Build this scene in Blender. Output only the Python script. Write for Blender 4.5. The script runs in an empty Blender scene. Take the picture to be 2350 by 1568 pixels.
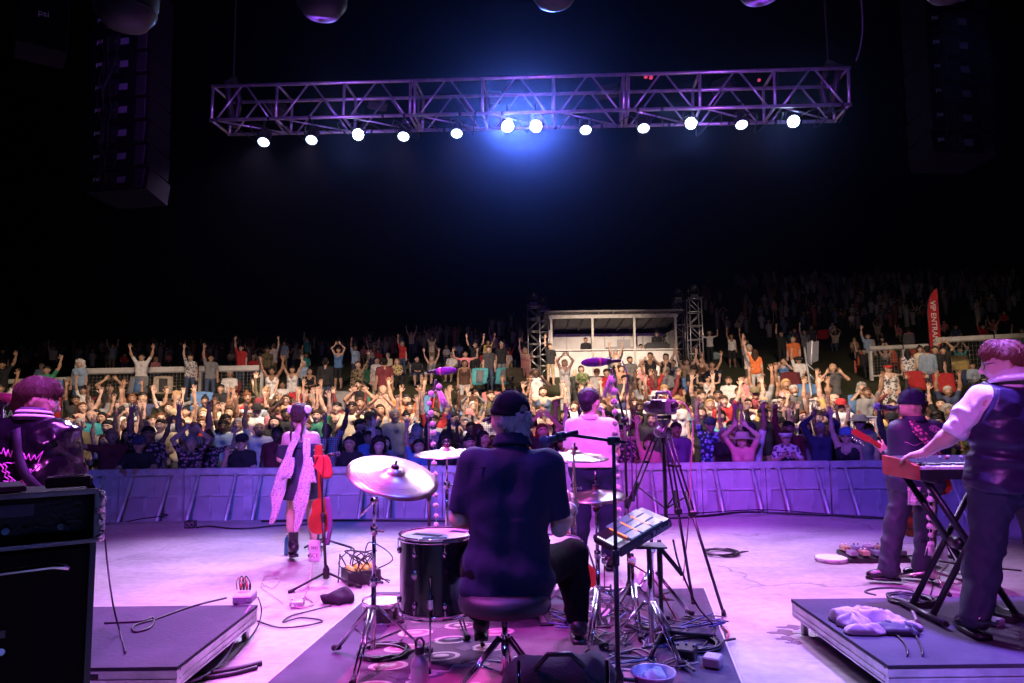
import bpy, bmesh, math, random
import numpy as np
from mathutils import Vector, Matrix
random.seed(7); np.random.seed(7)
R = math.radians
scene = bpy.context.scene
COL = scene.collection

# ------------------------------------------------------------------ camera
CAMZ, PITCH, ROLL, FD = 1.55, R(5.61), R(0.7), 1567.0      # FD: focal length in units of a 2350 wide frame
CAM = Vector((0, 0, CAMZ))
fwd = Vector((0, math.cos(PITCH), math.sin(PITCH))); up0 = Vector((0, -math.sin(PITCH), math.cos(PITCH))); rt0 = Vector((1, 0, 0))
upv = up0*math.cos(ROLL) + rt0*math.sin(ROLL); rtv = rt0*math.cos(ROLL) - up0*math.sin(ROLL)
cd = bpy.data.cameras.new('camera'); cam = bpy.data.objects.new('camera', cd); COL.objects.link(cam)
M = Matrix.Identity(4)
for i in range(3):
    M[i][0], M[i][1], M[i][2], M[i][3] = rtv[i], upv[i], -fwd[i], CAM[i]
cam.matrix_world = M
cd.sensor_width = 36; cd.lens = 36*FD/2350; cd.clip_start = 0.05; cd.clip_end = 2000
scene.camera = cam

# ------------------------------------------------------------------ night sky, faint added fill sun, exposure
w = bpy.data.worlds.new('World'); scene.world = w; w.use_nodes = True
nt = w.node_tree; nt.nodes.clear()
wo = nt.nodes.new('ShaderNodeOutputWorld'); bg = nt.nodes.new('ShaderNodeBackground')
sk = nt.nodes.new('ShaderNodeTexSky'); sk.sky_type = 'NISHITA'; sk.sun_disc = False
sk.sun_elevation = R(-6); sk.sun_rotation = R(150); bg.inputs[1].default_value = 0.05
nt.links.new(sk.outputs[0], bg.inputs[0]); nt.links.new(bg.outputs[0], wo.inputs[0])
sl = bpy.data.lights.new('fill_sun', 'SUN'); sl.energy = 0.002; sl.angle = R(0.5); sl.color = (0.8, 0.85, 1)  # dim unseen sun lamp added as faint fill on the hill crowd
so = bpy.data.objects.new('fill_sun', sl); COL.objects.link(so); so.rotation_euler = (R(50), 0, R(150)); so.location = (0, 0, 30)
scene.view_settings.view_transform = 'Standard'; scene.view_settings.look = 'None'
scene.view_settings.exposure = 1.0; scene.view_settings.gamma = 1.0
scene.view_settings.use_curve_mapping = False
cy = scene.cycles
cy.use_denoising = True; cy.max_bounces = 5; cy.diffuse_bounces = 2; cy.glossy_bounces = 3; cy.transmission_bounces = 4
cy.transparent_max_bounces = 6; cy.volume_bounces = 0; cy.caustics_reflective = False; cy.caustics_refractive = False
cy.sample_clamp_indirect = 4.0; cy.use_light_tree = True

def at(px, py, Y):
    """point of the place seen at (px, py) of the 2350 x 1568 frame, at depth Y"""
    d = fwd + rtv*((px-1175)/FD) + upv*((784-py)/FD)
    return CAM + d*(Y/d.y)
def atz(px, py, z):
    d = fwd + rtv*((px-1175)/FD) + upv*((784-py)/FD)
    return CAM + d*((z-CAMZ)/d.z)
def proj(p):
    v = Vector(p)-CAM; dz = v.dot(fwd)
    return 1175+FD*v.dot(rtv)/dz, 784-FD*v.dot(upv)/dz

# ------------------------------------------------------------------ materials
MATS = {}
def mat(name, col, rough=.6, metal=0., noise=None, bump=None, emit=None, spec=.5, sheen=0., coat=0., trans=0., alpha=1.):
    """noise=(scale, amount[, second colour]) mottles the colour, bump=(scale, strength) adds fine relief"""
    if name in MATS: return MATS[name]
    m = bpy.data.materials.new(name); m.use_nodes = True; t = m.node_tree; b = t.nodes['Principled BSDF']
    b.inputs['Base Color'].default_value = (*col, 1); b.inputs['Roughness'].default_value = rough
    b.inputs['Metallic'].default_value = metal; b.inputs['Specular IOR Level'].default_value = spec
    if sheen: b.inputs['Sheen Weight'].default_value = sheen
    if coat: b.inputs['Coat Weight'].default_value = coat
    if trans: b.inputs['Transmission Weight'].default_value = trans
    if alpha < 1: b.inputs['Alpha'].default_value = alpha
    if emit: b.inputs['Emission Color'].default_value = (*emit[0], 1); b.inputs['Emission Strength'].default_value = emit[1]
    if noise or bump:
        tc = t.nodes.new('ShaderNodeTexCoord')
    if noise:
        n = t.nodes.new('ShaderNodeTexNoise'); n.inputs['Scale'].default_value = noise[0]; n.inputs['Detail'].default_value = 4
        t.links.new(tc.outputs['Object'], n.inputs['Vector'])
        r = t.nodes.new('ShaderNodeMixRGB'); a = noise[1]
        c2 = noise[2] if len(noise) > 2 else tuple(c*(1-a) for c in col)
        r.inputs[1].default_value = (*[min(1, c*(1+a*.5)) for c in col], 1); r.inputs[2].default_value = (*c2, 1)
        cr = t.nodes.new('ShaderNodeValToRGB'); cr.color_ramp.elements[0].position = .38; cr.color_ramp.elements[1].position = .64
        t.links.new(n.outputs[0], cr.inputs[0]); t.links.new(cr.outputs[0], r.inputs[0]); t.links.new(r.outputs[0], b.inputs['Base Color'])
    if bump:
        n2 = t.nodes.new('ShaderNodeTexNoise'); n2.inputs['Scale'].default_value = bump[0]; n2.inputs['Detail'].default_value = 3
        t.links.new(tc.outputs['Object'], n2.inputs['Vector'])
        bp = t.nodes.new('ShaderNodeBump'); bp.inputs['Strength'].default_value = bump[1]; bp.inputs['Distance'].default_value = .02
        t.links.new(n2.outputs[0], bp.inputs['Height']); t.links.new(bp.outputs[0], b.inputs['Normal'])
    MATS[name] = m
    return m
def pattern(name, kind, c1, c2, scale, rough=.8, c3=None):
    """cloth prints: plaid, stripe, floral, dots"""
    if name in MATS: return MATS[name]
    m = mat(name, c1, rough); t = m.node_tree; b = t.nodes['Principled BSDF']; tc = t.nodes.new('ShaderNodeTexCoord')
    mix = t.nodes.new('ShaderNodeMixRGB'); mix.inputs[1].default_value = (*c1, 1); mix.inputs[2].default_value = (*c2, 1)
    if kind in ('plaid', 'stripe'):
        def wv(d):
            q = t.nodes.new('ShaderNodeTexWave'); q.bands_direction = d; q.inputs['Scale'].default_value = scale
            t.links.new(tc.outputs['Object'], q.inputs['Vector']); rr = t.nodes.new('ShaderNodeMath'); rr.operation = 'GREATER_THAN'
            rr.inputs[1].default_value = .6; t.links.new(q.outputs['Fac'], rr.inputs[0]); return rr
        a = wv('Z')
        if kind == 'plaid':
            c = wv('X'); s = t.nodes.new('ShaderNodeMath'); s.operation = 'ADD'; t.links.new(a.outputs[0], s.inputs[0]); t.links.new(c.outputs[0], s.inputs[1])
            h = t.nodes.new('ShaderNodeMath'); h.operation = 'MULTIPLY'; h.inputs[1].default_value = .5; t.links.new(s.outputs[0], h.inputs[0]); a = h
        t.links.new(a.outputs[0], mix.inputs[0])
    else:
        v = t.nodes.new('ShaderNodeTexVoronoi'); v.inputs['Scale'].default_value = scale; t.links.new(tc.outputs['Object'], v.inputs['Vector'])
        cr = t.nodes.new('ShaderNodeValToRGB'); cr.color_ramp.elements[0].position = .28 if kind == 'dots' else .4; cr.color_ramp.elements[1].position = .34 if kind == 'dots' else .5
        cr.color_ramp.elements[0].color = (1, 1, 1, 1); cr.color_ramp.elements[1].color = (0, 0, 0, 1)
        t.links.new(v.outputs['Distance'], cr.inputs[0]); t.links.new(cr.outputs[0], mix.inputs[0])
        if c3:
            n = t.nodes.new('ShaderNodeTexNoise'); n.inputs['Scale'].default_value = scale*.8; t.links.new(tc.outputs['Object'], n.inputs['Vector'])
            m3 = t.nodes.new('ShaderNodeMixRGB'); m3.inputs[1].default_value = (*c2, 1); m3.inputs[2].default_value = (*c3, 1)
            g = t.nodes.new('ShaderNodeMath'); g.operation = 'GREATER_THAN'; g.inputs[1].default_value = .52
            t.links.new(n.outputs[0], g.inputs[0]); t.links.new(g.outputs[0], m3.inputs[0]); t.links.new(m3.outputs[0], mix.inputs[2])
    t.links.new(mix.outputs[0], b.inputs['Base Color'])
    return m

# ------------------------------------------------------------------ mesh builder
def frame(d):
    d = Vector(d).normalized(); a = Vector((0, 0, 1)) if abs(d.z) < .9 else Vector((1, 0, 0))
    u = d.cross(a).normalized(); return d, u, d.cross(u)
class MB:
    def __init__(s): s.v = []; s.f = []; s.m = []; s.sm = []
    def add(s, vs, fs, mi=0, smooth=False):
        o = len(s.v); s.v += [tuple(p) for p in vs]
        for f in fs: s.f.append(tuple(i+o for i in f)); s.m.append(mi); s.sm.append(smooth)
        return s
    def box(s, c, d, mi=0, rot=None, bev=0.):
        x, y, z = d[0]/2, d[1]/2, d[2]/2
        if bev > 0:
            b = min(bev, x*.9, y*.9, z*.9); vs = []; 
            for sx in (-1, 1):
                for sy in (-1, 1):
                    for sz in (-1, 1):
                        vs += [(sx*x, sy*(y-b), sz*(z-b)), (sx*(x-b), sy*y, sz*(z-b)), (sx*(x-b), sy*(y-b), sz*z)]
            bm = bmesh.new(); bv = [bm.verts.new(p) for p in vs]; r = bmesh.ops.convex_hull(bm, input=bv); bm.verts.index_update()
            bmesh.ops.dissolve_limit(bm, angle_limit=.01, verts=bm.verts, edges=bm.edges); bm.verts.index_update()
            vs = [v.co.copy() for v in bm.verts]; fs = [[v.index for v in f.verts] for f in bm.faces]; bm.free()
        else:
            vs = [Vector((a*x, b*y, e*z)) for a in (-1, 1) for b in (-1, 1) for e in (-1, 1)]
            fs = [(0, 1, 3, 2), (4, 6, 7, 5), (0, 4, 5, 1), (2, 3, 7, 6), (0, 2, 6, 4), (1, 5, 7, 3)]
        q = rot if rot is not None else Matrix.Identity(3); c = Vector(c)
        return s.add([q @ Vector(p) + c for p in vs], fs, mi)
    def tube(s, pts, r, n=8, mi=0, cap=True, closed=False):
        pts = [Vector(p) for p in pts]; rs = r if isinstance(r, (list, tuple)) else [r]*len(pts); vs = []; fs = []; u = None
        L = len(pts)
        for i, p in enumerate(pts):
            if closed: t = pts[(i+1) % L]-pts[i-1]
            else: t = pts[min(i+1, L-1)]-pts[max(i-1, 0)]
            if t.length < 1e-9: t = Vector((0, 0, 1))
            t.normalize()
            if u is None: _, u, _ = frame(t)
            u = (u - t*u.dot(t));  u = u.normalized() if u.length > 1e-6 else frame(t)[1]
            w_ = t.cross(u)
            for k in range(n):
                a = 2*math.pi*k/n; vs.append(p+(u*math.cos(a)+w_*math.sin(a))*rs[i])
        for i in range(L if closed else L-1):
            j = (i+1) % L
            for k in range(n): fs.append((i*n+k, i*n+(k+1) % n, j*n+(k+1) % n, j*n+k))
        s.add(vs, fs, mi, True)
        if cap and not closed:
            o = len(s.v)-len(vs); s.f += [tuple(o+k for k in range(n))[::-1], tuple(o+(L-1)*n+k for k in range(n))]; s.m += [mi, mi]; s.sm += [False, False]
        return s
    def cyl(s, a, b, r, n=12, mi=0, r2=None): return s.tube([a, b], [r, r if r2 is None else r2], n, mi)
    def lathe(s, prof, n=24, mi=0, org=(0, 0, 0), ax=(0, 0, 1), smooth=True):
        """prof: (radius, height) pairs turned about the axis ax through org"""
        d, u, w_ = frame(ax); org = Vector(org); vs = []; fs = []
        for (r, h) in prof:
            for k in range(n):
                a = 2*math.pi*k/n; vs.append(org+d*h+(u*math.cos(a)+w_*math.sin(a))*max(r, 1e-4))
        for i in range(len(prof)-1):
            for k in range(n): fs.append((i*n+k, i*n+(k+1) % n, (i+1)*n+(k+1) % n, (i+1)*n+k))
        return s.add(vs, fs, mi, smooth)
    def ball(s, c, r, n=12, m=8, mi=0, sc=(1, 1, 1), rot=None):
        vs = []; fs = []; c = Vector(c); q = rot if rot is not None else Matrix.Identity(3)
        for i in range(m+1):
            a = math.pi*i/m
            for k in range(n):
                b = 2*math.pi*k/n; vs.append(c+q @ Vector((r*sc[0]*math.sin(a)*math.cos(b), r*sc[1]*math.sin(a)*math.sin(b), r*sc[2]*math.cos(a))))
        for i in range(m):
            for k in range(n): fs.append((i*n+k, (i+1)*n+k, (i+1)*n+(k+1) % n, i*n+(k+1) % n))
        return s.add(vs, fs, mi, True)
    def prism(s, poly, h0, h1, mi=0, f=lambda x, y, z: (x, y, z), smooth=False):
        n = len(poly); vs = [f(x, y, h0) for x, y in poly]+[f(x, y, h1) for x, y in poly]
        fs = [tuple(range(n))[::-1], tuple(range(n, 2*n))]+[(i, (i+1) % n, n+(i+1) % n, n+i) for i in range(n)]
        return s.add(vs, fs, mi, smooth)
    def sheet(s, P, mi=0, thick=0.):
        """P: rows of points; optional thickness gives a closed cloth"""
        h, w_ = len(P), len(P[0]); vs = [Vector(p) for r in P for p in r]; q = [(i*w_+j, i*w_+j+1, (i+1)*w_+j+1, (i+1)*w_+j) for i in range(h-1) for j in range(w_-1)]
        if not thick: return s.add(vs, q, mi, True)
        N = []
        for i in range(h):
            for j in range(w_):
                a = Vector(P[min(i+1, h-1)][j])-Vector(P[max(i-1, 0)][j]); b = Vector(P[i][min(j+1, w_-1)])-Vector(P[i][max(j-1, 0)][0:3] if False else P[i][max(j-1, 0)])
                n = b.cross(a); N.append(n.normalized() if n.length > 1e-9 else Vector((0, 0, 1)))
        o = h*w_; v2 = [v+N[k]*thick for k, v in enumerate(vs)]
        fs = q+[tuple(o+i for i in f[::-1]) for f in q]
        ring = [j for j in range(w_)]+[i*w_+w_-1 for i in range(1, h)]+[(h-1)*w_+j for j in range(w_-2, -1, -1)]+[i*w_ for i in range(h-2, 0, -1)]
        for k in range(len(ring)):
            a, b = ring[k], ring[(k+1) % len(ring)]; fs.append((b, a, a+o, b+o))
        return s.add(vs+v2, fs, mi, True)
    def mesh(s, name, mats):
        me = bpy.data.meshes.new(name); me.from_pydata([tuple(p) for p in s.v], [], s.f)
        me.polygons.foreach_set('material_index', s.m); me.polygons.foreach_set('use_smooth', s.sm)
        for m in (mats if isinstance(mats, (list, tuple)) else [mats]): me.materials.append(m)
        bm = bmesh.new(); bm.from_mesh(me); bmesh.ops.recalc_face_normals(bm, faces=bm.faces); bm.to_mesh(me); bm.free()
        me.update(); return me
    def build(s, name, mats, parent=None, loc=None, rot=None):
        return link(name, s.mesh(name, mats), parent, loc, rot)
def link(name, me, parent=None, loc=None, rot=None):
    o = bpy.data.objects.new(name, me); COL.objects.link(o)
    if parent is not None: o.parent = parent
    if loc is not None: o.location = loc
    if rot is not None: o.rotation_euler = rot
    return o
def tag(o, label=None, cat=None, group=None, kind=None):
    if label: o['label'] = label
    if cat: o['category'] = cat
    if group: o['group'] = group
    if kind: o['kind'] = kind
    return o
def thing(name, label, cat, loc=(0, 0, 0), rz=0, group=None):
    o = bpy.data.objects.new(name, None); COL.objects.link(o); o.location = loc; o.rotation_euler = (0, 0, rz); o.empty_display_size = .1
    return tag(o, label, cat, group)
def copy_tree(o, parent=None):
    c = o.copy(); COL.objects.link(c); c.parent = parent
    for ch in list(o.children): copy_tree(ch, c)
    return c
def catmull(P, k=6, closed=False):
    P = [Vector(p) for p in P]; n = len(P); out = []
    for i in range(n if closed else n-1):
        p0, p1, p2, p3 = (P[(i-1) % n], P[i], P[(i+1) % n], P[(i+2) % n]) if closed else (P[max(i-1, 0)], P[i], P[i+1], P[min(i+2, n-1)])
        for j in range(k):
            t = j/k; out.append(.5*((2*p1)+(p2-p0)*t+(2*p0-5*p1+4*p2-p3)*t*t+(3*p1-p0-3*p2+p3)*t**3))
    if not closed: out.append(P[-1])
    return out
def text_mesh(s, size, ext=.001, bold=0.):
    c = bpy.data.curves.new('lettering', 'FONT'); c.body = s; c.size = size; c.extrude = ext; c.offset = bold; c.align_x = 'CENTER'; c.align_y = 'CENTER'
    o = bpy.data.objects.new('lettering', c); COL.objects.link(o); dg = bpy.context.evaluated_depsgraph_get()
    me = bpy.data.meshes.new_from_object(o.evaluated_get(dg)); bpy.data.objects.remove(o); bpy.data.curves.remove(c); return me
def lettering(s, size, m, parent, loc, X, Y, ext=.001, bold=0.):
    """flat lettering whose baseline runs along X and whose up is Y"""
    me = text_mesh(s, size, ext, bold); me.materials.clear(); me.materials.append(m); o = link('lettering', me, parent)
    X = Vector(X).normalized(); Y = Vector(Y); Y = (Y-X*Y.dot(X)).normalized(); Z = X.cross(Y)
    mm = Matrix.Identity(4)
    for i in range(3): mm[i][0], mm[i][1], mm[i][2], mm[i][3] = X[i], Y[i], Z[i], loc[i]
    o.matrix_local = mm; return o
def spot(name, loc, target, energy, col, size=60, blend=.4, rad=.08, parent=None):
    l = bpy.data.lights.new(name, 'SPOT'); l.energy = energy; l.color = col; l.spot_size = R(size); l.spot_blend = blend; l.shadow_soft_size = rad
    o = bpy.data.objects.new(name, l); COL.objects.link(o); o.location = loc
    o.rotation_euler = (Vector(target)-Vector(loc)).to_track_quat('-Z', 'Y').to_euler()
    return o
# ------------------------------------------------------------------ smooth bodies: round cones blended on a grid
def _hash(ix, iy, iz): 
    n = (ix*374761393 + iy*668265263 + iz*2147483647) & 0xffffffff
    n = ((n ^ (n >> 13))*1274126177) & 0xffffffff
    return ((n ^ (n >> 16)) & 0xffff)/32767.5-1.
def vnoise(X, Y, Z, seed=0):
    x0, y0, z0 = np.floor(X).astype(np.int64), np.floor(Y).astype(np.int64), np.floor(Z).astype(np.int64)
    fx, fy, fz = X-x0, Y-y0, Z-z0; fx, fy, fz = fx*fx*(3-2*fx), fy*fy*(3-2*fy), fz*fz*(3-2*fz); r = 0
    for a in (0, 1):
        for b in (0, 1):
            for c in (0, 1):
                r = r+_hash(x0+a+seed*17, y0+b, z0+c)*((fx if a else 1-fx)*(fy if b else 1-fy)*(fz if c else 1-fz))
    return r
class Body:
    """prims: (a, b, ra, rb, part[, scale xyz]); cut(P)->extra distance (intersection); disp(P)->relief"""
    def __init__(s, h, k=.035): s.h = h; s.k = k; s.p = []; s.neg = []; s.disp = None; s.cut = None
    def add(s, a, b, ra, rb=None, part=0, sc=None, k=None): s.p.append((np.array(a, float), np.array(b, float), ra, ra if rb is None else rb, part, sc, s.k if k is None else k)); return s
    def sub(s, a, b, ra, rb=None): s.neg.append((np.array(a, float), np.array(b, float), ra, ra if rb is None else rb)); return s
    @staticmethod
    def _d(X, Y, Z, a, b, ra, rb, sc):
        if sc is not None:
            c = (a+b)/2; S = np.array(sc, float); X, Y, Z = (X-c[0])/S[0]+c[0], (Y-c[1])/S[1]+c[1], (Z-c[2])/S[2]+c[2]
            a, b = (a-c)/S+c, (b-c)/S+c
        ab = b-a; L = max(ab.dot(ab), 1e-9); t = np.clip(((X-a[0])*ab[0]+(Y-a[1])*ab[1]+(Z-a[2])*ab[2])/L, 0, 1)
        d = np.sqrt((X-a[0]-t*ab[0])**2+(Y-a[1]-t*ab[1])**2+(Z-a[2]-t*ab[2])**2)-(ra+(rb-ra)*t)
        return d if sc is None else d*min(sc)
    def grid(s):
        h = s.h; lo = np.min([np.minimum(p[0], p[1])-max(p[2], p[3])*max(p[5] or (1,))-.03 for p in s.p], 0)
        hi = np.max([np.maximum(p[0], p[1])+max(p[2], p[3])*max(p[5] or (1,))+.03 for p in s.p], 0)
        n = np.ceil((hi-lo)/h).astype(int)+2; F = np.full(n, .5, np.float32); D = np.full(n, .5, np.float32); L = np.zeros(n, np.int8)
        ax = [lo[i]+h*np.arange(n[i]) for i in range(3)]
        for a, b, ra, rb, part, sc, k in s.p:
            r = max(ra, rb)*max(sc or (1,))+k+2.5*h
            i0 = np.clip(np.floor((np.minimum(a, b)-r-lo)/h).astype(int), 0, n-1); i1 = np.clip(np.ceil((np.maximum(a, b)+r-lo)/h).astype(int)+1, 1, n)
            sl = tuple(slice(i0[i], i1[i]) for i in range(3)); X, Y, Z = np.meshgrid(ax[0][sl[0]], ax[1][sl[1]], ax[2][sl[2]], indexing='ij', sparse=True)
            d = s._d(X, Y, Z, a, b, ra, rb, sc).astype(np.float32); f = F[sl]; q = np.maximum(k-np.abs(f-d), 0)/k
            F[sl] = np.minimum(f, d)-q*q*k*.25
            g = D[sl]; mk = d < g; g[mk] = d[mk]; lb = L[sl]; lb[mk] = part
        for a, b, ra, rb in s.neg:
            r = max(ra, rb)+.03
            i0 = np.clip(np.floor((np.minimum(a, b)-r-lo)/h).astype(int), 0, n-1); i1 = np.clip(np.ceil((np.maximum(a, b)+r-lo)/h).astype(int)+1, 1, n)
            sl = tuple(slice(i0[i], i1[i]) for i in range(3)); X, Y, Z = np.meshgrid(ax[0][sl[0]], ax[1][sl[1]], ax[2][sl[2]], indexing='ij', sparse=True)
            F[sl] = np.maximum(F[sl], -s._d(X, Y, Z, a, b, ra, rb, None))
        if s.disp or s.cut:
            m = np.abs(F) < .09; I = np.nonzero(m); X, Y, Z = (ax[i][I[i]] for i in range(3)); v = F[m]
            if s.disp: v = v+s.disp(X, Y, Z, L[m])
            if s.cut:
                I2 = np.nonzero(F < .09); X2, Y2, Z2 = (ax[i][I2[i]] for i in range(3)); F[m] = v; F[I2] = np.maximum(F[I2], s.cut(X2, Y2, Z2, L[I2]))
            else: F[m] = v
        return F, L, lo
    def surf(s, smooth=1):
        F, L, lo = s.grid(); h = s.h; S = F < 0; n = F.shape
        c = np.zeros((n[0]-1, n[1]-1, n[2]-1), np.int8)
        for a in (0, 1):
            for b in (0, 1):
                for e in (0, 1): c += S[a:n[0]-1+a, b:n[1]-1+b, e:n[2]-1+e]
        act = (c > 0) & (c < 8); I, J, K = np.nonzero(act); N = len(I); idx = np.full(c.shape, -1, np.int32); idx[I, J, K] = np.arange(N)
        acc = np.zeros((N, 3)); cnt = np.zeros(N)
        off = [(a, b, e) for a in (0, 1) for b in (0, 1) for e in (0, 1)]
        for p in off:
            for ax in range(3):
                if p[ax]: continue
                q = list(p); q[ax] = 1; f0 = F[I+p[0], J+p[1], K+p[2]]; f1 = F[I+q[0], J+q[1], K+q[2]]; m = (f0 < 0) != (f1 < 0)
                t = np.where(m, f0/np.where(f0 == f1, 1, f0-f1), 0); v = np.array(p, float)[None, :].repeat(N, 0); v[:, ax] = t; acc[m] += v[m]; cnt[m] += 1
        V = lo+h*(np.stack([I, J, K], 1)+acc/np.maximum(cnt, 1)[:, None])
        Q = []
        for ax in range(3):
            o1, o2 = (ax+1) % 3, (ax+2) % 3
            a = [slice(None)]*3; b = [slice(None)]*3; a[ax] = slice(0, n[ax]-1); b[ax] = slice(1, n[ax]); ch = S[tuple(a)] != S[tuple(b)]
            E = np.array(np.nonzero(ch)); ok = (E[o1] > 0) & (E[o2] > 0) & (E[o1] < n[o1]-1) & (E[o2] < n[o2]-1); E = E[:, ok]
            def cell(d1, d2): e = E.copy(); e[o1] -= d1; e[o2] -= d2; return idx[e[0], e[1], e[2]]
            q = np.stack([cell(1, 1), cell(0, 1), cell(0, 0), cell(1, 0)], 1); inside = S[E[0], E[1], E[2]]
            q[~inside] = q[~inside][:, ::-1]; Q.append(q)
        Q = np.concatenate(Q); Q = Q[(Q >= 0).all(1)]
        for _ in range(smooth):
            A = np.zeros_like(V); C = np.zeros(N)
            for i in range(4):
                for j in (1, 3): np.add.at(A, Q[:, i], V[Q[:, (i+j) % 4]]); np.add.at(C, Q[:, i], 1)
            V = V*.5+.5*A/np.maximum(C, 1)[:, None]
        ce = V[Q].mean(1); g = np.clip(np.round((ce-lo)/h).astype(int), 0, np.array(n)-1); part = L[g[:, 0], g[:, 1], g[:, 2]]
        return V, Q, part
def sdf_mesh(name, body, mats, extra=None, smooth=1, partmap=None):
    """extra: an MB whose pieces are joined to the grown surface"""
    V, Q, part = body.surf(smooth); nv, nq = len(V), len(Q)
    if partmap is not None: part = np.array(partmap, np.int32)[part]
    ev = np.array(extra.v, float).reshape(-1, 3) if extra else np.zeros((0, 3)); ef = extra.f if extra else []
    me = bpy.data.meshes.new(name); allv = np.concatenate([V, ev]); me.vertices.add(len(allv)); me.vertices.foreach_set('co', allv.astype(np.float32).ravel())
    lt = np.concatenate([np.full(nq, 4), np.array([len(f) for f in ef], int)]).astype(np.int32); li = np.concatenate([Q.ravel(), np.array([i+nv for f in ef for i in f], int)]).astype(np.int32)
    me.loops.add(len(li)); me.loops.foreach_set('vertex_index', li); me.polygons.add(len(lt))
    me.polygons.foreach_set('loop_start', np.concatenate([[0], np.cumsum(lt)[:-1]]).astype(np.int32))
    mi = np.concatenate([part, np.array(extra.m if extra else [], int)]).astype(np.int32)
    for m in mats: me.materials.append(m)
    me.update(calc_edges=True); me.polygons.foreach_set('material_index', mi); me.polygons.foreach_set('use_smooth', np.ones(len(lt), bool)); me.validate(); me.update()
    return me
def fingers(mb, w, d, n, side=1, curl=.25, mi=0, s=1., spread=.22, seg=6):
    """four unequal fingers and a thumb growing from a palm: w wrist, d hand direction, n palm normal, curl in radians per joint"""
    w, d, n = Vector(w), Vector(d).normalized(), Vector(n); n = (n-d*n.dot(d)).normalized(); t = d.cross(n)*side
    for i, (o, L) in enumerate(((.031, .066), (.011, .078), (-.010, .072), (-.029, .056))):
        p = w+d*.078*s+t*o*s; dr = (d+t*(spread*(1.2-.85*i))).normalized(); pts = [p-dr*.03*s, p]; ang = 0; q = p
        for k in range(3):
            ang += curl*(1 if k else .6); dd = dr*math.cos(ang)+n*math.sin(ang); q = q+dd*L*s*(.45, .32, .25)[k]; pts.append(q)
        mb.tube(pts, [.0095*s, .0092*s, .0085*s, .0078*s, .0052*s], seg, mi)
    p = w+d*.022*s+t*.026*s; dr = (d*.62+t*.78).normalized(); q = p+dr*.042*s; e = q+(dr*.8+d*.4+n*math.sin(curl)*.6).normalized()*.034*s
    mb.tube([p-dr*.02*s, p, q, e], [.013*s, .0125*s, .0105*s, .007*s], seg, mi)
# ------------------------------------------------------------------ ground, stage
_GY = [5, 12.4, 14, 16, 20, 25, 30, 45, 70, 110, 200, 400]; _GZ = [-.5, -.5, -.15, .3, 1.15, 2.05, 2.8, 5.0, 8.8, 15, 27, 50]
def G(x, y):
    z = float(np.interp(y, _GY, _GZ)); t = min(max((y-30)/60, 0), 1)*min(max((x+5)/40, -.35), 1)
    return z+t*6
def lawn_material():
    m = mat('lawn_grass', (.045, .06, .018), .95, noise=(.6, .5, (.075, .065, .03)), bump=(60, .6)); return m
def build_ground():
    mb = MB(); xs = [-160, -120, -70, -45]+list(np.arange(-30, 31, 2.))+[45, 70, 120, 160]; ys = [9.9, 12.4]+list(np.arange(13, 32, 1.))+[36, 40, 45, 52, 60, 70, 85, 110, 150, 180]
    P = [[(x, y, G(x, y)+(.03*math.sin(x*1.3+y*.7)*math.sin(y*1.9) if y > 14 else 0)) for x in xs] for y in ys]
    mb.sheet(P); tag(mb.build('lawn', lawn_material()), 'sloping grass lawn rising behind the pit', None, None, 'structure')
build_ground()
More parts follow.
